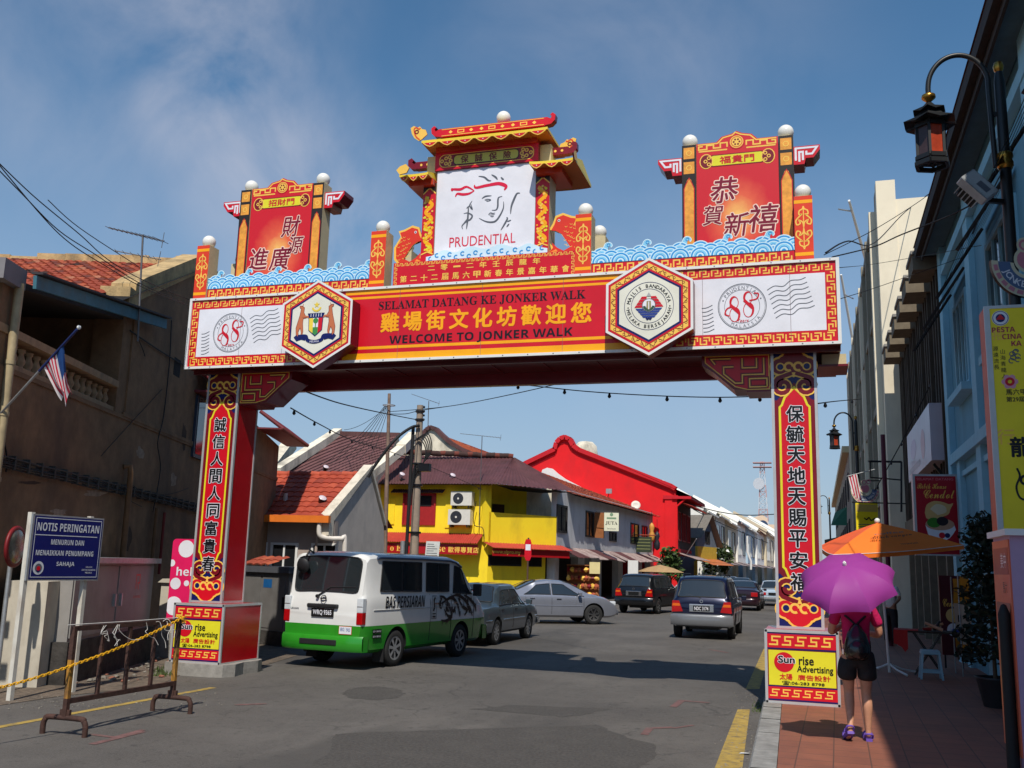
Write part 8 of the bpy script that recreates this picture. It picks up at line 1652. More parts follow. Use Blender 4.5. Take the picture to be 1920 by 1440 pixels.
# ================================================================ VEHICLES
def evald(o):
 dg = bpy.context.evaluated_depsgraph_get(); return bpy.data.meshes.new_from_object(o.evaluated_get(dg))
HEADL = MS('lamp_clear', (205, 210, 214), rough=.12, spec=.7); TAILR = MS('tail_red', (170, 10, 16), rough=.15, spec=.6); TAILA = MS('tail_amber', (220, 100, 20), rough=.15, spec=.6)
PLATEK = M('plate_black', (.01, .01, .01), rough=.4); TRIM = M('car_trim', (.018, .018, .02), rough=.5)
CGLASS = M('car_glass', (.02, .026, .03), rough=.03, spec=1.0, var=.05, coat=.5)
class Car:
 def __init__(s, name, label, loc, head, spec, group=None, cat='car'):
  s.t = thing(name, label, cat, loc, R_(-head), group); s.sp = spec; s.L = spec['L']; s.w = spec['w']; s.ws = []
  ky, kz = zip(*spec['top']); s.ky, s.kz = np.array(ky), np.array(kz)
 def top(s, y): return float(np.interp(y, s.ky, s.kz))
 def belt(s, y): return min(float(np.interp(y, [0, s.L], s.sp['belt'])), s.top(y) - .06)
 def hw(s, y):
  e = s.sp.get('nose', .12); L = s.L; k = 1.0
  if y < .35: k -= .07 * (1 - y / .35) ** 2
  if y > L - .9: k -= e * ((y - L + .9) / .9) ** 2.2
  return s.w * k
 def wr(s, y):
  g = max(0, min(1, (s.top(y) - s.belt(y)) / .35)); return s.hw(y) * (.93 * (1 - g) + s.sp['wr'] / s.w * g)
 def zb(s, y): return s.sp['zb'] + (.10 * max(0, (y - s.L + .4) / .4) ** 2) + (.08 * max(0, (.3 - y) / .3) ** 2)
 def ring(s, y):
  w, zb, b, t, wr = s.hw(y), s.zb(y), s.belt(y), s.top(y), s.wr(y); zm = s.sp['split']
  return [(0, zb), (w * .86, zb), (w * .965, zb + .06), (w * .99, (zb + .10 + zm) / 2), (w, min(zm, b - .05)), (w * .995, (min(zm, b - .05) * .4 + b * .6)), (w * .975, b - .03), (w * .955, b), (wr, max(b + .02, t - .085)), (wr * .955, t - .035), (wr * .82, t - .006), (wr * .45, t + .012), (0, t + .016)]
 def pt(s, y, x, z): return (x, y - s.L / 2, z)
 def side(s, y, t, sg, o=.012):
  r = s.ring(y); a, b = r[7], r[8]; return s.pt(y, sg * (a[0] + (b[0] - a[0]) * t + o), a[1] + (b[1] - a[1]) * t)
 def lower(s, y, z, sg, o=.006):
  r = s.ring(y); xs = [q[0] for q in r[2:8]]; zs = [q[1] for q in r[2:8]]; return s.pt(y, sg * (float(np.interp(z, zs, xs)) + o), z)
 def body(s, mat, mat2=None):
  ys = sorted(set([round(float(v), 4) for v in list(np.linspace(0, s.L, 44)) + list(s.ky)])); m = MB(); N = 13; rings = []
  for y in ys:
   r = s.ring(y); rings.append([s.pt(y, x, z) for x, z in r] + [s.pt(y, -x, z) for x, z in r[::-1][1:-1]])
  n = len(rings[0]); vs = [p for r in rings for p in r]; A, B_ = [], []
  for i in range(len(ys) - 1):
   for k in range(n):
    j = (k + 1) % n; kk = k if k < 12 else n - 1 - k
    (B_ if kk < 4 else A).append((i * n + k, i * n + j, (i + 1) * n + j, (i + 1) * n + k)[::-1])
  for base, fl in ((0, 1), ((len(ys) - 1) * n, -1)):
   for k in range(12):
    a, b_, c, d = base + k, base + k + 1, base + (n - k - 1) % n, base + (n - k) % n
    f = (a, b_, c, d) if k > 0 else (a, b_, c)
    f = tuple(dict.fromkeys(f))
    if len(f) >= 3: (B_ if k < 4 else A).append(f if fl > 0 else f[::-1])
  me = bpy.data.meshes.new('body'); me.from_pydata(vs, [], A + B_); me.materials.append(mat)
  if mat2: me.materials.append(mat2)
  me.materials.append(TRIM)
  for i, p in enumerate(me.polygons): p.material_index = 0 if i < len(A) or not mat2 else 1
  o = bpy.data.objects.new('body', me); COL.objects.link(o)
  cut = MB()
  for wy in s.sp['axles']:
   for sg in (-1, 1):
    x0, x1 = sorted((sg * (s.w - .27), sg * (s.w + .2))); cut.lathe([(s.sp['wheel'] + .055, x0), (s.sp['wheel'] + .055, x1)], s.pt(wy, 0, s.sp['wheel'] + .01), TRIM, 26, (1, 0, 0), smooth=False)
  c = cut.build('cutter', local=True); md = o.modifiers.new('b', 'BOOLEAN'); md.object = c; md.operation = 'DIFFERENCE'; md.solver = 'EXACT'
  md.material_mode = 'TRANSFER'
  c.data.materials.clear(); c.data.materials.append(TRIM)
  m2 = evald(o); bpy.data.objects.remove(o); bpy.data.objects.remove(c)
  m2.polygons.foreach_set('use_smooth', [True] * len(m2.polygons)); m2.set_sharp_from_angle(angle=R_(32))
  o = bpy.data.objects.new('body', m2); COL.objects.link(o); o.parent = s.t; s.bodyo = o; return o
 def wheels(s, rimmat, spokes=5, tw=.19):
  for wy in s.sp['axles']:
   for sg in (-1, 1):
    r = s.sp['wheel']; c = s.pt(wy, sg * (s.hw(wy) - tw / 2 - .015), r); m = MB(); ax = (sg, 0, 0)
    m.lathe([(r * .66, -tw / 2), (r * .93, -tw / 2), (r, -tw * .36), (r, tw * .36), (r * .93, tw / 2), (r * .66, tw / 2 - .01)], c, RUBBER, 26, ax, caps=False); W_ = m.build('wheel', s.t, local=True)
    m = MB(); m.lathe([(r * .67, -.08), (r * .67, tw / 2 - .03), (r * .60, tw / 2 - .05), (.001, tw / 2 - .06)], c, TRIM, 26, ax, caps=False)
    f = Fr(Vector(c) + Vector(ax) * (tw / 2 - .02), (0, sg, 0), (0, 0, 1))
    m.ring(f, (0, 0), r * .56, r * .68, .004, rimmat, n=30); m.disc(f, (0, 0), r * .17, .008, rimmat, 14)
    for k in range(spokes): a = 2 * math.pi * k / spokes + .3; m.stroke(f, [(r * .12 * math.cos(a), r * .12 * math.sin(a)), (r * .58 * math.cos(a), r * .58 * math.sin(a))], [r * .13, r * .19], .002, rimmat)
    m.build('rim', W_, local=True)
 def sidewin(s, y0, y1, t0=.10, t1=.90, s0=0.0, s1=0.0, frame=True, name='side_window'):
  for sg in (-1, 1):
   pts = [(y0, t0), (y1, t0), (y1 - s1, t1), (y0 + s0, t1)]; P_ = []
   for i in range(4):
    a, b = pts[i], pts[(i + 1) % 4]; P_ += [(a[0] + (b[0] - a[0]) * k / 6, a[1] + (b[1] - a[1]) * k / 6) for k in range(6)]
   m = MB()
   for k in range(6):
    ta, tb = t0 + (t1 - t0) * k / 6, t0 + (t1 - t0) * (k + 1) / 6
    for j in range(8):
     e = lambda u, t: (y0 + s0 * (t - t0) / (t1 - t0)) * (1 - u) + (y1 - s1 * (t - t0) / (t1 - t0)) * u
     q = [s.side(e(j / 8, ta), ta, sg), s.side(e((j + 1) / 8, ta), ta, sg), s.side(e((j + 1) / 8, tb), tb, sg), s.side(e(j / 8, tb), tb, sg)]
     m.add(q if sg > 0 else q[::-1], [(0, 1, 2, 3)], CGLASS)
   W_ = m.build(name, s.t, local=True)
   if frame: m = MB(); m.tube([s.side(a, b, sg, .012) for a, b in P_], .012, TRIM, 5, closed=True); m.build('window_seal', W_, local=True)
 def endwin(s, y0, y1, k0, k1, name, seal=True):
  """glass laid on the sloping end between two stations; k = fraction of the local half width"""
  m = MB(); NY, NX = 14, 14; g = []; sgn = 1 if y1 > y0 else -1
  dy, dz = (y1 - y0), s.top(y1) - s.top(y0); L_ = math.hypot(dy, dz); ny, nz = -dz / L_ * (1 if dz * dy > 0 else 1), dy / L_
  if nz < 0: ny, nz = -ny, -nz
  for i in range(NY + 1):
   row = []
   for j in range(NX + 1):
    a, b = 2 * j / NX - 1, 2 * i / NY - 1; f = max(abs(a), abs(b), 1e-6) / max(1e-6, (abs(a) ** 9 + abs(b) ** 9) ** (1 / 9)); a *= f; u = (b * f + 1) / 2
    y = y0 + (y1 - y0) * u; r = s.ring(y); xs = [q[0] for q in r[8:]][::-1]; zs = [q[1] for q in r[8:]][::-1]; x = (k0 + (k1 - k0) * u) * s.wr(y) * a; z = float(np.interp(abs(x), xs, zs)); row.append(s.pt(y + ny * .012, x, z + nz * .012))
   g.append(row)
  for i in range(NY):
   for j in range(NX): m.add([g[i][j], g[i][j + 1], g[i + 1][j + 1], g[i + 1][j]] if sgn > 0 else [g[i][j], g[i + 1][j], g[i + 1][j + 1], g[i][j + 1]], [(0, 1, 2, 3)], CGLASS, True)
  W_ = m.build(name, s.t, local=True, smooth_angle=50)
  if seal: m = MB(); m.tube(g[0] + [r[-1] for r in g[1:]] + g[-1][::-1] + [r[0] for r in g[::-1]], .013, TRIM, 5); m.build('window_seal', W_, local=True)
  return W_
 def rear(s): return Fr(s.pt(0, 0, 0), (1, 0, 0), (0, 0, 1))
 def box(s, name, lo, hi, mat, bevel=.02, parent=None):
  m = MB(); m.box(s.pt(lo[1], lo[0], lo[2]), s.pt(hi[1], hi[0], hi[2]), mat); return m.build(name, parent or s.t, local=True, bevel=bevel)
 def bumper(s, y0, y1, z0, z1, mat, k=.985, name='bumper', ry=.10):
  m = MB(); n = 12; front = y1 > s.L / 2; pr = []
  for i in range(n + 1):
   u = 2 * i / n - 1; x = s.w * k * u; bulge = (1 - abs(u) ** 5); pr.append((x, (y1 - ry * (1 - bulge)) if front else (y0 + ry * (1 - bulge)), (y0 if front else y1)))
  for i in range(n):
   (xa, fa_, ba), (xb, fb_, bb) = pr[i], pr[i + 1]; c = (z1 - z0) * .18
   P_ = [[s.pt(f, x, z0), s.pt(f + (.03 if not front else -.03), x, z0 - .0) and s.pt(f + (.03 if not front else -.03), x, z0), s.pt(f, x, z0 + c), s.pt(f, x, z1 - c), s.pt(f + (.03 if not front else -.03), x, z1), s.pt(b_, x, z1)] for x, f, b_ in ((xa, fa_, ba), (xb, fb_, bb))]
   for k_ in range(1, 5):
    q = [P_[0][k_], P_[1][k_], P_[1][k_ + 1], P_[0][k_ + 1]]; m.add(q if not front else q[::-1], [(0, 1, 2, 3)], mat, True)
   q = [s.pt(ba, xa, z0), s.pt(bb, xb, z0), P_[1][1], P_[0][1]]; m.add(q if not front else q[::-1], [(0, 1, 2, 3)], mat)
  for (x, f, b_) in (pr[0], pr[-1]): m.add([s.pt(f + (.03 if not front else -.03), x, z0), s.pt(b_, x, z0), s.pt(b_, x, z1), s.pt(f + (.03 if not front else -.03), x, z1)], [(0, 1, 2, 3)], mat)
  return m.build(name, s.t, local=True, smooth_angle=38)
 def plate(s, z, text, y=-.03, w=.5, x=0):
  f = Fr(s.pt(y, x, z), (1, 0, 0)); m = MB(); m.fbox(f, -w / 2, w / 2, -.07, .07, -.02, 0, PLATEK); m.text(f, text, 0, 0, .09, .003, PWHITE, w=w * .84, bold=.015) if text else None; return m.build('number_plate', s.t, local=True)
 def mirrors(s, y, z, mat, size=(.10, .07, .12)):
  for sg in (-1, 1): x = s.hw(y) * .97; m = MB(); x0, x1 = sorted((sg * (x + .05), sg * (x + .05 + size[0] * 1.4))); m.box(s.pt(y - size[1], x0, z - size[2] / 2), s.pt(y + size[1] * .5, x1, z + size[2] / 2), mat); m.bar(s.pt(y, sg * (x - .03), z), s.pt(y, sg * (x + .08), z - .01), .03, .03, mat); m.build('wing_mirror', s.t, local=True, bevel=.02)
 def handles(s, yz, mat):
  for y, z in yz:
   for sg in (-1, 1): m = MB(); p, q = Vector(s.lower(y - .08, z, sg, .012)), Vector(s.lower(y + .08, z, sg, .012)); m.bar(p, q, .02, .025, mat); m.build('door_handle', s.t, local=True)
 def seams(s, ys, mat=TRIM):
  m = MB()
  for y in ys:
   for sg in (-1, 1): pts = [s.lower(y, z, sg, .002) for z in np.linspace(s.zb(y) + .10, s.belt(y), 7)]; m.tube(pts, .005, mat, 4)
  m.build('door_seams', s.bodyo, local=True)
 def strip(s, y0, y1, z, mat, r=.014, name='side_moulding', skip=()):
  for sg in (-1, 1):
   m = MB(); ys = np.linspace(y0, y1, 22); run = []
   for y in ys:
    if any(abs(y - a) < s.sp['wheel'] + .07 and z < 2 * s.sp['wheel'] + .07 for a in s.sp['axles']):
     if len(run) > 1: m.tube(run, r, mat, 5)
     run = []
    else: run.append(s.lower(y, z, sg, .004))
   if len(run) > 1: m.tube(run, r, mat, 5)
   m.build(name, s.t, local=True)
# ---- the van
VWH = M('van_white', (.74, .74, .72), rough=.25, var=.03, coat=.6); VGR = M('van_green', lin((44, 140, 36)), rough=.25, var=.06, coat=.6)
v_rear = Vector((-8.18, 15.40, 0)); hd = 8.0; Lv = 4.7
vc = v_rear + Vector((math.sin(R_(hd)), math.cos(R_(hd)), 0)) * (Lv / 2)
V = Car('minibus', 'white and green minibus parked behind the left gate column', vc, hd, dict(L=Lv, w=.845, wr=.785, zb=.27, split=.73, belt=(1.27, 1.20), axles=(1.08, 3.50), wheel=.315, nose=.10,
 top=[(0, 1.0), (.03, 1.18), (.06, 1.28), (.135, 1.87), (.20, 1.935), (.50, 1.965), (2.0, 1.965), (3.1, 1.95), (3.45, 1.88), (4.2, 1.22), (4.45, 1.08), (4.64, .86), (4.7, .62)]), cat='van')
V.body(VWH, VGR); V.wheels(STEEL, 7)
V.endwin(.058, .136, .885, .90, 'rear_window'); V.endwin(4.15, 3.52, .90, .86, 'windscreen')
V.sidewin(.52, 1.22, .08, .90, .06, 0); V.sidewin(1.24, 1.92, .08, .90); V.sidewin(2.10, 2.54, .08, .90); V.sidewin(2.56, 2.98, .08, .90); V.sidewin(3.16, 3.95, .04, .88, .04, .42)
m = MB();
for sg in (-1, 1): m.tube([V.side(y, 1.0, sg, .012) for y in np.linspace(.4, 3.5, 14)], .022, MS('gutter_slate', (70, 84, 110), rough=.4), 6)
m.build('roof_gutter', V.t, local=True)
V.bumper(-.10, .18, .30, .56, VGR, .99, 'rear_bumper'); V.bumper(4.5, 4.8, .30, .58, VGR, .96, 'front_bumper')
V.box('bumper_step', (-.38, -.115, .40), (.38, -.08, .49), TRIM, .01)
rf = V.rear(); m = MB();
for sg in (-1, 1):
 m = MB(); x0, x1 = sorted((sg * .70, sg * .822)); m.box(V.pt(-.014, x0, .755), V.pt(.10, x1, .95), TAILR); m.box(V.pt(-.013, x0, .95), V.pt(.10, x1, 1.19), HEADL); m.box(V.pt(-.016, x0, 1.04), V.pt(.10, x1, 1.06), CHROME); m.build('tail_lamp', V.t, local=True, bevel=.015)
m = MB(); m.box(V.pt(-.05, -.32, 1.005), V.pt(.02, .32, 1.075), TRIM); m.build('tailgate_handle', V.t, local=True, bevel=.02)
V.plate(.925, 'WRQ 9365', -.022, .46)
m = MB(); f = Fr(V.pt(.012, .0, 1.16), (1, 0, 0), (0, .25, 1)); m.ring(f, (0, 0), .045, .062, .02, TRIM, n=22); m.rect(f, -.068, .068, -.012, .012, .022, TRIM); m.text(f, 'NISSAN', 0, -.095, .018, .022, PGREY, w=.17); f = Fr(V.pt(-.004, 0, 0), (1, 0, 0)); m.text(f, 'URVAN', -.60, .98, .03, .004, PGREY, w=.17, bold=.02); m.build('badge', V.t, local=True)
m = MB(); f = Fr(V.pt(-.006, 0, 0), (1, 0, 0)); m.rect(f, .36, .62, .585, .72, .004, ORNG); m.rect(f, .367, .613, .592, .713, .006, PWHITE); m.text(f, SANSB('80'), .43, .665, .06, .008, P('sticker_text', (60, 100, 150)), w=.08); m.text(f, SANSB('90'), .55, .66, .06, .008, P('sticker_text', (60, 100, 150)), w=.08); m.rect(f, .487, .490, .62, .70, .008, P('sticker_text', (60, 100, 150))); m.build('speed_sticker', V.t, local=True)
m = MB(); m.tube([V.pt(.19, -.40, 1.93), V.pt(.09, -.42, 1.98), V.pt(.02, -.44, 1.88)], .018, TRIM, 6); m.lathe([(.001, -.05), (.10, -.02), (.13, .03), (.12, .05), (.001, .05)], V.pt(.0, -.46, 1.72), TRIM, 16, (.1, -1, -.2)); m.build('rear_mirror', V.t, local=True)
m = MB(); m.tube([V.pt(.02, -.12, 1.22), V.pt(.055, .10, 1.36), V.pt(.065, .62, 1.37)], .014, TRIM, 6); m.lathe([(.03, -.02), (.03, .03)], V.pt(.0, -.13, 1.2), TRIM, 10, (0, -1, 0)); m.build('wiper', V.t, local=True)
V.mirrors(3.95, 1.30, TRIM, (.12, .06, .24)); V.handles(((2.45, 1.06), (3.2, 1.06)), CHROME); V.seams((2.24, 3.06, 4.02)); V.strip(.3, 4.4, .99, M('crease', (.55, .55, .54), rough=.3), .008)
def van_side(pts, w, sg=1): return None
m = MB(); fs_ = Fr(V.pt(0, V.w + .006, 0), (0, 1, 0), (0, 0, 1)); m.text(fs_, SANSB('BAS PERSIARAN'), 1.33, 1.115, .21, .0, INK, w=1.36, shear=.15)
for a in (2.28,): m.stroke(fs_, [(a, .78), (a + .18, .78), (a + .18, 1.2), (a, 1.2)], .012, .0, PGREY, closed=True); m.stroke(fs_, sp2([(a + .06, .92), (a + .10, 1.0), (a + .08, 1.12), (a + .12, 1.17)]), .05, .001, INK); m.rect(fs_, a + .03, a + .15, .80, .83, .001, INK); m.rect(fs_, a + .03, a + .15, .86, .88, .001, INK)
m.rect(fs_, .28, .56, .60, .67, .0, INK); m.rect(fs_, .28, .56, .52, .58, .0, INK)
for r_ in range(2): m.text(fs_, 'BTM 15000 KG' if r_ == 0 else 'BDM 1800 KG', .42, .635 - .085 * r_, .03, .002, PWHITE, w=.24)
m.build('side_lettering', V.t, local=True)
m = MB(); random.seed(5)
for pts in ([(2.55, 1.20), (2.75, 1.16), (2.95, 1.0), (3.05, .86), (3.0, .72)], [(2.6, 1.05), (2.8, 1.1), (3.0, 1.16), (3.2, 1.1), (3.35, .95), (3.4, .78)], [(2.75, .95), (2.9, .82), (3.05, .78), (2.85, .72), (2.65, .74)], [(3.0, 1.18), (3.3, 1.2), (3.6, 1.1), (3.85, .92), (3.95, .78)], [(3.3, 1.15), (3.5, .98), (3.7, .9), (3.6, .8)], [(3.55, 1.2), (3.8, 1.12), (4.05, .98), (4.1, .86)], [(2.9, 1.08), (2.85, .95), (2.95, .9)], [(3.7, 1.15), (3.72, 1.0), (3.85, .84)], [(3.0, .95), (3.15, .9), (3.2, 1.0)], [(2.62, 1.14), (2.58, 1.02), (2.66, .96)]):
 q = sp2(pts, 5); k = len(q); m.stroke(fs_, q, [.06 * math.sin(math.pi * (i + .5) / (k + .5)) ** .8 + .008 for i in range(k)], .0, INK)
 for i in range(2, k - 2, 4): a, b = q[i]; m.fill(fs_, [(a, b), (a + .05, b + .015), (a + random.uniform(-.05, .07), b + random.uniform(.08, .14) * random.choice((-1, 1)))], .001, INK)
for c in ((2.82, 1.06), (2.95, 1.02), (3.02, .93)): m.ring(fs_, c, .025, .045, .002, PGREY, n=12)
m.build('tribal_decal', V.t, local=True)
m = MB(); m.box(V.pt(1.0, -.35, .20), V.pt(4.2, .35, .28), TRIM); m.tube([V.pt(.1, -.4, .28), V.pt(1.2, -.4, .28)], .04, TRIM, 6); m.build('underbody', V.t, local=True)
m = MB(); m.box(V.pt(.70, .60, .10), V.pt(.72, .82, .36), TRIM); m.box(V.pt(.70, -.82, .10), V.pt(.72, -.60, .36), TRIM); m.build('mud_flap', V.t, local=True)
# ---- cars
def sedan(name, label, loc, hd, paint, kind, plate, two=None, bump=None):
 if kind == 'old': sp = dict(L=4.2, w=.82, wr=.62, zb=.24, split=.50, belt=(.86, .84), axles=(.85, 3.33), wheel=.29, nose=.07, top=[(0, .78), (.03, .88), (.75, .93), (.85, .945), (1.30, 1.28), (1.55, 1.355), (2.45, 1.365), (2.65, 1.33), (3.20, .93), (3.95, .86), (4.13, .78), (4.2, .52)])
 else: sp = dict(L=4.5, w=.86, wr=.60, zb=.22, split=.50, belt=(.92, .86), axles=(.92, 3.60), wheel=.31, nose=.20, top=[(0, .70), (.04, .90), (.15, .97), (.70, .99), (1.05, 1.08), (1.65, 1.33), (2.1, 1.385), (2.55, 1.365), (2.85, 1.29), (3.5, .97), (4.05, .86), (4.35, .70), (4.46, .56), (4.5, .42)])
 c = Car(name, label, loc, hd, sp); c.body(paint, two); c.wheels(CHROME if kind != 'old' else STEEL, 7 if kind != 'old' else 9)
 if kind == 'old':
  c.endwin(.86, 1.36, .92, .86, 'rear_window'); c.endwin(3.16, 2.62, .92, .86, 'windscreen'); c.sidewin(1.05, 1.98, .12, .90, .38, 0); c.sidewin(2.04, 3.0, .12, .90, 0, .50)
  c.seams((1.0, 2.01, 3.02)); c.strip(.1, 4.0, .56, CHROME, .012); c.bumper(-.10, .12, .36, .50, STEEL, .99, 'rear_bumper', .05); c.bumper(4.05, 4.28, .36, .50, STEEL, .99, 'front_bumper', .05)
  for sg in (-1, 1):
   m = MB(); x0, x1 = sorted((sg * .36, sg * .76)); m.box(c.pt(-.02, x0, .58), c.pt(.06, x1, .74), TAILR); x0, x1 = sorted((sg * .62, sg * .765)); m.box(c.pt(-.022, x0, .60), c.pt(.06, x1, .72), TAILA); m.build('tail_lamp', c.t, local=True, bevel=.01)
  m = MB(); m.box(c.pt(-.015, -.36, .58), c.pt(.02, .36, .74), paint); m.build('tail_panel', c.t, local=True); c.handles(((1.2, .78), (2.2, .78)), TRIM); c.mirrors(2.95, .93, paint)
 else:
  c.endwin(1.0, 1.72, .90, .84, 'rear_window'); c.endwin(3.44, 2.62, .92, .84, 'windscreen'); c.sidewin(1.22, 2.13, .10, .92, .46, 0); c.sidewin(2.19, 3.26, .10, .92, 0, .66)
  c.seams((1.28, 2.16, 3.25)); c.strip(1.25, 3.2, .58, paint, .012); c.bumper(-.08, .25, .28, .56, paint, .95, 'rear_bumper', .16); c.handles(((1.5, .80), (2.4, .79)), CHROME); c.mirrors(3.1, .96, paint)
  for sg in (-1, 1): m = MB(); x0, x1 = sorted((sg * .45, sg * .76)); m.box(c.pt(-.03, x0, .66), c.pt(.2, x1, .86), TAILR); m.build('tail_lamp', c.t, local=True, bevel=.02); m = MB(); x0, x1 = sorted((sg * .42, sg * .70)); m.box(c.pt(4.10, x0, .60), c.pt(4.42, x1, .74), HEADL); m.build('headlamp', c.t, local=True, bevel=.03)
  m = MB(); m.tube([c.pt(.75, -.2, 1.0), c.pt(.55, -.2, 1.14)], .008, TRIM, 5); m.build('aerial', c.t, local=True)
 c.plate(.66 if kind == 'old' else .72, plate, -.035, .46); return c
def paint(key, srgb, metal=.35): return MS(key, srgb, rough=.28, var=.04, metal=metal, coat=.7)
sedan('old_sedan', 'old blue grey saloon car parked in front of the minibus', (-7.92, 23.2, 0), 1, paint('paint_bluegrey', (68, 80, 88)), 'old', '', paint('paint_bluegrey_low', (84, 94, 106)))
a_ = Vector((-8.55, 30.35, 0)); b_ = Vector((-6.45, 31.95, 0)); hd = math.degrees(math.atan2(b_.x - a_.x, b_.y - a_.y)); fwd = (b_ - a_).normalized(); rt = Vector((fwd.y, -fwd.x, 0)); ctr = a_ - rt * .80 + fwd * (2.25 - .92) + Vector((-.62, -.2, 0))
sedan('silver_sedan', 'silver saloon car turned side on in the side street mouth', ctr, 57, paint('paint_silver', (146, 150, 162), .5), 'new', '')
def mpv(name, label, loc, hd, paint_, low, plate, dark=True, H=1.70, rail=True):
 sp = dict(L=4.4, w=.84, wr=.66, zb=.30, split=.66, belt=(.99, .94), axles=(.82, 3.45), wheel=.32, nose=.12, top=[(0, .90), (.03, 1.02), (.07, 1.09), (.32, H - .12), (.42, H - .05), (.65, H), (2.2, H + .01), (2.75, H - .04), (3.45, 1.07), (4.05, .97), (4.3, .82), (4.4, .55)])
 c = Car(name, label, loc, hd, sp); c.body(paint_, low); c.wheels(CHROME, 6); c.endwin(.075, .325, .93, .88, 'rear_window'); c.endwin(3.4, 2.8, .92, .86, 'windscreen')
 c.sidewin(.42, 1.15, .12, .90, .14, 0); c.sidewin(1.22, 2.12, .12, .90); c.sidewin(2.18, 3.15, .12, .90, 0, .52); c.seams((1.18, 2.15, 3.2)); c.bumper(-.14, .2, .36, .64, low, .99, 'rear_bumper', .12); c.handles(((1.4, .9), (2.35, .9)), TRIM); c.mirrors(3.05, 1.05, paint_)
 for sg in (-1, 1):
  m = MB(); x0, x1 = sorted((sg * .54, sg * .80)); m.prism(Fr(c.pt(-.02, 0, 0), (1, 0, 0)), [(sg * .60, 1.0), (sg * .78, 1.0), (sg * .80, .70), (sg * .50, .72)], -.10, .0, TAILR, TAILR); m.prism(Fr(c.pt(-.022, 0, 0), (1, 0, 0)), [(sg * .59, .93), (sg * .77, .93), (sg * .78, .86), (sg * .565, .86)], -.09, .004, TAILA, TAILA); m.build('tail_lamp', c.t, local=True)
 m = MB(); m.box(c.pt(-.025, -.33, .72), c.pt(.02, .33, .92), CHROME); m.build('plate_surround', c.t, local=True, bevel=.01); c.plate(.81, plate, -.045, .44)
 m = MB(); f = Fr(c.pt(.0, 0, 1.0), (1, 0, 0)); m.ring(f, (0, 0), .03, .045, .03, CHROME, n=18); m.build('badge', c.t, local=True); m = MB(); m.tube([c.pt(.06, -.02, 1.08), c.pt(.10, -.3, 1.16), c.pt(.11, -.42, 1.17)], .012, TRIM, 5); m.build('wiper', c.t, local=True)
 if rail:
  m = MB()
  for sg in (-1, 1): m.tube([c.pt(y, sg * .56, H + (.05 if .7 < y < 2.5 else .0)) for y in (.6, .75, 1.5, 2.4, 2.55)], .016, TRIM, 5)
  m.build('roof_rail', c.t, local=True)
 m = MB(); m.box(c.pt(.6, -.4, .22), c.pt(3.9, .4, .32), TRIM); m.build('underbody', c.t, local=True); return c
mpv('people_carrier', 'dark blue people carrier with grey lower body driving away on the road', (-3.07, 29.35, 0), -.5, paint('paint_navy', (20, 24, 52)), paint('paint_lowgrey', (116, 118, 122), .2), 'NDC 3174', H=1.66)
mpv('black_people_carrier', 'glossy black people carrier parked beside the white shophouse', (-6.95, 42.6, 0), 9, paint('paint_black', (14, 15, 18), .1), paint('paint_black', (14, 15, 18)), '', H=1.60, rail=False)
sedan('dark_sedan', 'dark maroon saloon car beyond the blue people carrier', (-3.55, 50.5, 0), 0, paint('paint_maroon', (40, 16, 26), .2), 'new', '')
sedan('pale_sedan', 'pale silver blue old saloon parked beside the right gate column in the distance', (-2.45, 58.5, 0), 0, paint('paint_paleblue', (188, 204, 218), .2), 'old', '')
sedan('white_sedan', 'white saloon mostly hidden between the black and blue people carriers', (-6.3, 52.5, 0), 3, paint('paint_white', (206, 208, 212), .0), 'new', '')
sedan('far_sedan', 'small dark saloon farthest down the street', (-5.4, 74, 0), 2, paint('paint_black', (14, 15, 18)), 'new', '')
sedan('far_silver_sedan', 'small silver saloon far down the street by the white houses', (-7.4, 88, 0), 2, paint('paint_silver', (178, 182, 196)), 'new', '')
# ================================================================ PEOPLE
import bmesh
def skin(name, chains, mat, parent, root=0, lv=2, sq=None):
 """chains: list of joint lists [(x,y,z,r)], first joint of a chain may be an index into the joints so far"""
 V_, R2, E_ = [], [], []
 for ch in chains:
  prev = None
  for j in ch:
   if isinstance(j, int): prev = j; continue
   V_.append(j[:3]); R2.append(j[3] if len(j) == 4 else (j[3], j[4])); i = len(V_) - 1
   if prev is not None: E_.append((prev, i))
   prev = i
 me = bpy.data.meshes.new(name); me.from_pydata(V_, E_, []); bm = bmesh.new(); bm.from_mesh(me); ly = bm.verts.layers.skin.verify(); bm.verts.ensure_lookup_table()
 for v, r in zip(bm.verts, R2): v[ly].radius = (r, r) if not isinstance(r, tuple) else r
 bm.verts[root][ly].use_root = True; bm.to_mesh(me); bm.free()
 o = bpy.data.objects.new(name, me); COL.objects.link(o); o.modifiers.new('s', 'SKIN').use_smooth_shade = True; sb = o.modifiers.new('u', 'SUBSURF'); sb.levels = lv; sb.render_levels = lv
 m2 = evald(o); bpy.data.objects.remove(o); m2.materials.clear(); m2.materials.append(mat)
 if sq:
  for v in m2.vertices: v.co.x *= sq[0]; v.co.y *= sq[1]
 m2.polygons.foreach_set('use_smooth', [True] * len(m2.polygons)); m2.polygons.foreach_set('material_index', [0] * len(m2.polygons))
 o = bpy.data.objects.new(name, m2); COL.objects.link(o); o.parent = parent; return o
SKIN = MS('skin', (196, 142, 112), rough=.5, var=.10, scale=14, bump=.12, bscale=60); SKIN2 = MS('skin_brown', (150, 104, 78), rough=.5, var=.06); HAIR = M('hair_black', (.012, .01, .009), rough=.45, var=.3, scale=40)
PINKS = MS('magenta_shirt', (196, 22, 90), rough=.8, var=.14, scale=7, bump=.8, bscale=11); SHORT = M('black_shorts', (.012, .012, .014), rough=.75, var=.3, scale=9, bump=.8, bscale=12)
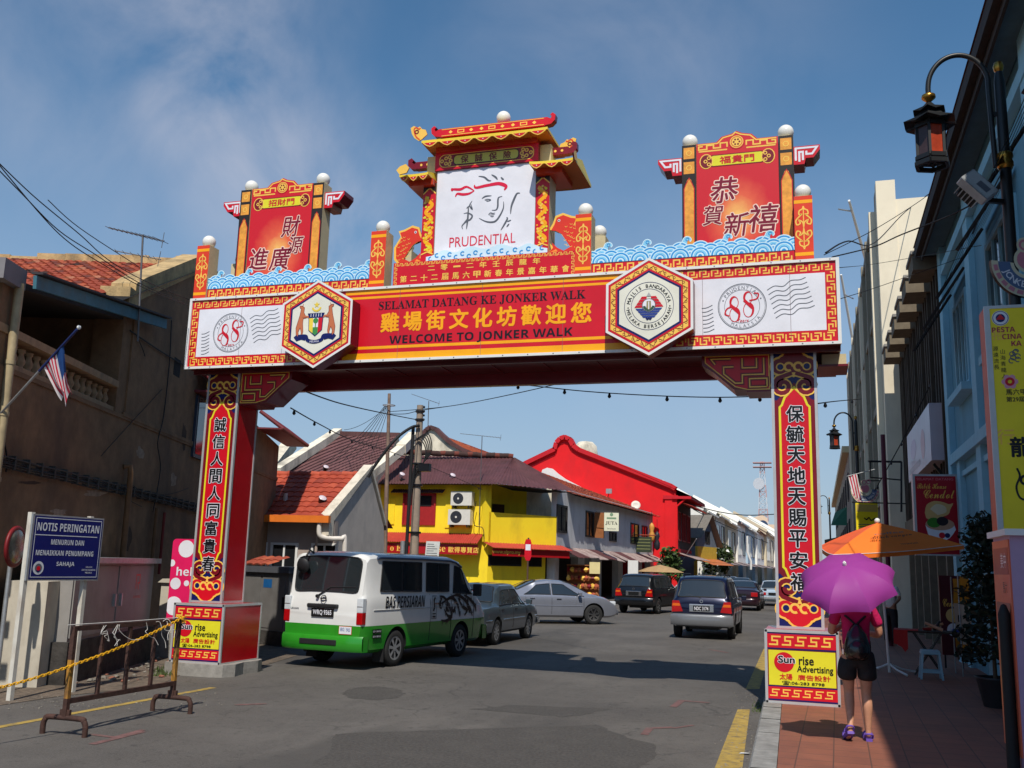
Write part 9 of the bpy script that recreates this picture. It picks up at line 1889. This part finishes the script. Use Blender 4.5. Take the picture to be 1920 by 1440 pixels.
def fingers(c, d, side, n, r=.0085):
 """five finger chains from a palm centre c, finger direction d, thumb side s, palm normal n"""
 c = Vector(c); d = Vector(d).normalized(); s_ = Vector(side).normalized(); n = Vector(n).normalized(); out = []
 for k, L in enumerate((.068, .078, .073, .058)):
  b = c + s_ * (.030 - .020 * k) + d * .035; p1 = b + d * L * .45 + n * .010; p2 = p1 + d * L * .20 + n * L * .42; p3 = p2 - d * L * .25 + n * L * .30
  out.append([(*b, r), (*p1, r * .95), (*p2, r * .9), (*p3, r * .75)])
 b = c + s_ * .030 - d * .02; out.append([(*b, r * 1.15), (*(b + s_ * .028 + d * .02), r * 1.05), (*(b + s_ * .035 + d * .045 + n * .02), r * .95), (*(b + s_ * .02 + d * .06 + n * .04), r * .8)])
 return out
wq = GZ(1612, 1388, .165); W = thing('person', 'person walking away in magenta shirt and black shorts under a purple umbrella', 'person', (wq.x, wq.y, .165), R_(4))
hL, hR = Vector((-.015, .30, 1.16)), Vector((.05, .28, 1.08))
body = [[(0, 0, .88, .125, .10), (0, 0, 1.0, .115, .085), (0, .0, 1.16, .13, .095), (0, -.005, 1.30, .10, .075), (0, .0, 1.385, .048), (0, .015, 1.43, .05), (0, .03, 1.50, .078, .092), (0, .035, 1.565, .074, .088), (0, .03, 1.615, .045)],
  [3, (-.165, -.005, 1.315, .05), (-.235, .03, 1.10, .041), (-.245, .04, 1.05, .038), (-.15, .19, 1.10, .032), (-.06, .275, 1.15, .024), (*hL, .026)],
  [3, (.165, -.005, 1.315, .05), (.235, .04, 1.09, .041), (.235, .055, 1.04, .038), (.15, .18, 1.05, .032), (.085, .25, 1.07, .024), (*hR, .026)],
  [0, (-.085, .0, .80, .088), (-.088, .03, .62, .070), (-.082, .06, .46, .053), (-.085, .01, .36, .054), (-.088, -.06, .24, .040), (-.095, -.115, .135, .030), (-.10, -.135, .10, .030), (-.115, -.06, .035, .026), (-.125, -.01, .022, .018)],
  [0, (.085, .0, .80, .088), (.088, .02, .62, .070), (.083, .035, .46, .053), (.088, .0, .34, .056), (.088, .01, .20, .040), (.088, .015, .085, .030), (.088, .0, .05, .030), (.09, .09, .035, .026), (.09, .145, .025, .018)]]
bo = skin('body', body + fingers(hL, (.5, .1, .3), (0, .2, 1), (.3, .8, 0)) + fingers(hR, (-.6, .2, .1), (0, .1, 1), (0, .8, 0)), SKIN, W)
m = MB(); m.lathe([(.001, -.10), (.075, -.09), (.098, -.03), (.102, .03), (.085, .085), (.045, .115), (.001, .12)], (0, .025, 1.535), HAIR, 18); m.lathe([(.055, 0), (.06, -.07), (.035, -.16), (.01, -.2)], (0, -.075, 1.50), HAIR, 10, (0, -.25, 1)); m.build('hair', W, local=True)
m = MB();
for sx in (-1, 1): m.ball((sx * .03, .113, 1.54), .011, WHITE, 8); m.ball((sx * .03, .121, 1.54), .006, HAIR, 8); m.ball((sx * .082, .035, 1.53), .018, SKIN, 8)
m.lathe([(.001, .03), (.013, 0), (.001, -.012)], (0, .122, 1.515), SKIN, 8, (0, .35, 1)); m.bar((-.022, .117, 1.475), (.022, .117, 1.475), .008, .01, MS('lips', (160, 70, 70))); m.build('face', W, local=True)
skin('shirt', [[(0, 0, .90, .155, .125), (0, 0, .98, .148, .118), (0, 0, 1.12, .148, .112), (0, -.005, 1.25, .165, .11), (0, -.005, 1.34, .10, .07), (0, .0, 1.385, .055)], [3, (-.155, -.005, 1.315, .068), (-.205, .01, 1.20, .064), (-.228, .025, 1.13, .060)], [3, (.155, -.005, 1.315, .068), (.205, .015, 1.20, .064), (.228, .032, 1.125, .060)]], PINKS, W)
skin('shorts', [[(0, 0, .935, .150, .12), (0, 0, .86, .16, .125)], [1, (-.088, .005, .78, .112), (-.098, .02, .66, .108), (-.10, .03, .575, .104)], [1, (.088, .005, .78, .112), (.098, .015, .66, .108), (.10, .022, .575, .104)]], SHORT, W)
SAND = MS('sandal_purple', (104, 76, 168), rough=.6)
def sandal(heel, toe, up):
 m = MB(); heel, toe = Vector(heel), Vector(toe); d = (toe - heel).normalized(); r = d.cross(Vector((0, 0, 1))).normalized(); n = r.cross(d); f = Fr(heel, r, d); f.n = n; L = (toe - heel).length
 out = [(-.03, -.02), (.03, -.02), (.036, .06), (.045, L * .7), (.035, L + .02), (0, L + .04), (-.035, L + .02), (-.045, L * .7), (-.034, .06)]; vs = [f.p(a, b, c) for a, b in out for c in (0, .028)]; k = len(out)
 m.add(vs, [tuple(2 * i for i in range(k))[::-1], tuple(2 * i + 1 for i in range(k))] + [(2 * i, 2 * ((i + 1) % k), 2 * ((i + 1) % k) + 1, 2 * i + 1) for i in range(k)], SAND)
 for b in (L * .25, L * .75): m.tube(smooth_path([f.p(-.043, b, .02), f.p(-.036, b, .06), f.p(0, b, .085), f.p(.036, b, .06), f.p(.043, b, .02)], 3), .011, SAND, 6)
 m.tube(smooth_path([f.p(-.036, L * .2, .03), f.p(-.03, -.03, .07), f.p(.03, -.03, .07), f.p(.036, L * .2, .03)], 4), .010, SAND, 6); m.build('sandal', W, local=True)
sandal((.088, -.03, .0), (.09, .16, .0), 0); sandal((-.103, -.165, .075), (-.122, -.0, -.0), 0)
BK_ = M('bag_black', (.012, .012, .013), rough=.22, var=.15, spec=.7, bump=.25, bscale=9, scale=6)
bp_ = thing('backpack', 'shiny black drawstring style backpack worn over the magenta shirt', 'backpack', (wq.x, wq.y - .15, 1.13), R_(4)); bp_.scale = (.85, .85, .85)
m = MB(); prof = [(-.19, .075, .03), (-.17, .125, .06), (-.10, .148, .085), (.0, .142, .09), (.10, .115, .075), (.18, .07, .05), (.225, .03, .03)]; n = 20; vs = []
for z, rx, ry in prof:
 for k in range(n): a = 2 * math.pi * k / n; vs.append((rx * math.copysign(abs(math.cos(a)) ** .75, math.cos(a)), -ry * .3 + ry * 1.0 * math.sin(a) * (1.15 if math.sin(a) < 0 else .5), z + .01 * math.sin(3 * a + z * 30)))
m.add(vs, [(i * n + k, i * n + (k + 1) % n, (i + 1) * n + (k + 1) % n, (i + 1) * n + k) for i in range(len(prof) - 1) for k in range(n)] + [tuple(range(n))[::-1], tuple((len(prof) - 1) * n + k for k in range(n))], BK_, True); m.build('sack', bp_, local=True)
m = MB(); m.lathe([(.11, -.03), (.118, .0), (.10, .05), (.05, .07), (.001, .075)], (0, -.09, -.06), BK_, 16, (0, -1, .2)); m.build('pocket', bp_, local=True)
for sx in (-1, 1):
 m = MB(); m.tube(smooth_path([(0, .0, .21), (sx * .06, .03, .27), (sx * .115, .075, .315), (sx * .12, .17, .31)], 4), .014, SHORT, 6); m.tube(smooth_path([(sx * .10, .0, -.14), (sx * .16, .08, -.12), (sx * .17, .16, .02)], 4), .008, SHORT, 5); m.build('strap', bp_, local=True)
m = MB(); m.box((-.175, -.03, -.135), (-.15, .0, -.07), CHROME); m.build('clip', bp_, local=True, bevel=.005)
PU = MS('umbrella_purple', (170, 66, 160), rough=.55, var=.05, scale=3); PUn = PU.node_tree
ub = PUn.nodes['Principled BSDF']; tr = PUn.nodes.new('ShaderNodeBsdfTranslucent'); tr.inputs['Color'].default_value = lin((190, 80, 176)) + (1,); mxs = PUn.nodes.new('ShaderNodeMixShader'); mxs.inputs['Fac'].default_value = .3
outn = [x for x in PUn.nodes if x.type == 'OUTPUT_MATERIAL'][0]; PUn.links.new(ub.outputs[0], mxs.inputs[1]); PUn.links.new(tr.outputs[0], mxs.inputs[2]); PUn.links.new(mxs.outputs[0], outn.inputs['Surface'])
uc = DP(1588, 1088, 9.75); ua = Vector((-.10, -.56, .82)).normalized(); s1 = ua.cross(Vector((0, 0, 1))).normalized(); s2 = s1.cross(ua); UMB = thing('umbrella', 'open purple folding umbrella tilted over the walking person', 'umbrella', uc)
Ru = .49; Hh = .24; m = MB(); NP = 8
def ucp(k, t): a = 2 * math.pi * (k / NP) + .25; return uc + (s1 * math.cos(a) + s2 * math.sin(a)) * Ru * math.sin(t * 1.35) / math.sin(1.35) + ua * (Hh * (1 - t ** 1.9) - .06)
for k in range(NP):
 for i in range(8):
  for j in range(6):
   def pp(u, t): A_, B_ = ucp(k, t), ucp(k + 1, t); mid = A_.lerp(B_, u); return mid + ua * (.0 - .028 * math.sin(math.pi * u) * t ** 1.5 * .6) + (uc - mid).normalized() * (.035 * math.sin(math.pi * u) * t ** 6)
   m.add([pp(j / 6, i / 8), pp((j + 1) / 6, i / 8), pp((j + 1) / 6, (i + 1) / 8), pp(j / 6, (i + 1) / 8)], [(0, 3, 2, 1)], PU, False)
m.build('canopy', UMB, smooth_angle=24)
m = MB()
for k in range(NP): m.tube([ucp(k, t) - ua * .012 for t in (0, .25, .5, .75, 1.0)], .004, STEEL, 4)
m.build('ribs', UMB); m = MB(); a0 = uc + ua * (Hh - .07); hnd = Vector((wq.x, wq.y, .165)) + Matrix.Rotation(R_(4), 3, 'Z') @ ((hL + hR) / 2); m.tube([a0 + ua * .05, hnd], .007, STEEL, 8); m.lathe([(.014, -.03), (.02, .0), (.016, .02)], a0 + ua * .02, WHITE, 8, ua); m.tube([hnd + (a0 - hnd).normalized() * .1, hnd - (a0 - hnd).normalized() * .08], .016, BLACK, 8); m.build('shaft', UMB)
vq = GZ(1672, 1212, .165); VD = thing('person', 'person in white shirt and black trousers standing behind the parasol pole', 'person', (vq.x, vq.y, .165), R_(150)); TRS = M('trousers_black', (.014, .013, .014), rough=.8); SHW = MS('shirt_white', (206, 204, 200), rough=.75, var=.06, bump=.15, bscale=12)
vl, vr = Vector((-.22, .26, .98)), Vector((.20, .24, .96))
skin('body', [[(0, 0, .90, .13, .10), (0, 0, 1.1, .14, .10), (0, 0, 1.32, .12, .085), (0, 0, 1.42, .05), (0, .02, 1.47, .05), (0, .03, 1.55, .08, .095), (0, .03, 1.63, .07, .085), (0, .03, 1.67, .04)], [2, (-.18, 0, 1.36, .05), (-.26, .02, 1.12, .042), (-.23, .18, 1.02, .034), (*vl, .03)], [2, (.18, 0, 1.36, .05), (.27, .03, 1.12, .042), (.23, .16, 1.0, .034), (*vr, .03)], [0, (-.09, 0, .80, .085), (-.10, .02, .47, .055), (-.10, 0, .09, .035), (-.11, .09, .035, .03)], [0, (.09, 0, .80, .085), (.10, .02, .47, .055), (.10, 0, .09, .035), (.11, .09, .035, .03)]] + fingers(vl, (.3, .8, -.2), (.8, -.2, .3), (0, 0, -1)) + fingers(vr, (-.3, .8, -.2), (-.8, -.2, .3), (0, 0, -1)), SKIN2, VD)
skin('shirt', [[(0, 0, .84, .165, .13), (0, 0, 1.08, .165, .125), (0, 0, 1.30, .17, .12), (0, 0, 1.41, .065)], [2, (-.17, 0, 1.35, .072), (-.25, .02, 1.15, .064)], [2, (.17, 0, 1.35, .072), (.25, .025, 1.15, .064)]], SHW, VD)
skin('trousers', [[(0, 0, .93, .145, .115), (0, 0, .86, .15, .12)], [1, (-.09, 0, .78, .105), (-.105, .015, .47, .08), (-.105, 0, .08, .07)], [1, (.09, 0, .78, .105), (.105, .015, .47, .08), (.105, 0, .08, .07)]], TRS, VD)
m = MB(); m.lathe([(.001, -.05), (.08, -.04), (.10, .02), (.085, .07), (.001, .10)], (0, .015, 1.60), HAIR, 14)
m.build('hair', VD, local=True); m = MB()
for sx in (-1, 1): m.ball((sx * .03, .12, 1.58), .011, WHITE, 8); m.ball((sx * .03, .128, 1.58), .006, HAIR, 6); m.ball((sx * .085, .03, 1.57), .018, SKIN2, 8)
m.lathe([(.001, .03), (.014, 0), (.001, -.012)], (0, .125, 1.555), SKIN2, 8, (0, .35, 1)); m.bar((-.022, .12, 1.51), (.022, .12, 1.51), .008, .01, MS('lips', (160, 70, 70))); m.build('face', VD, local=True)
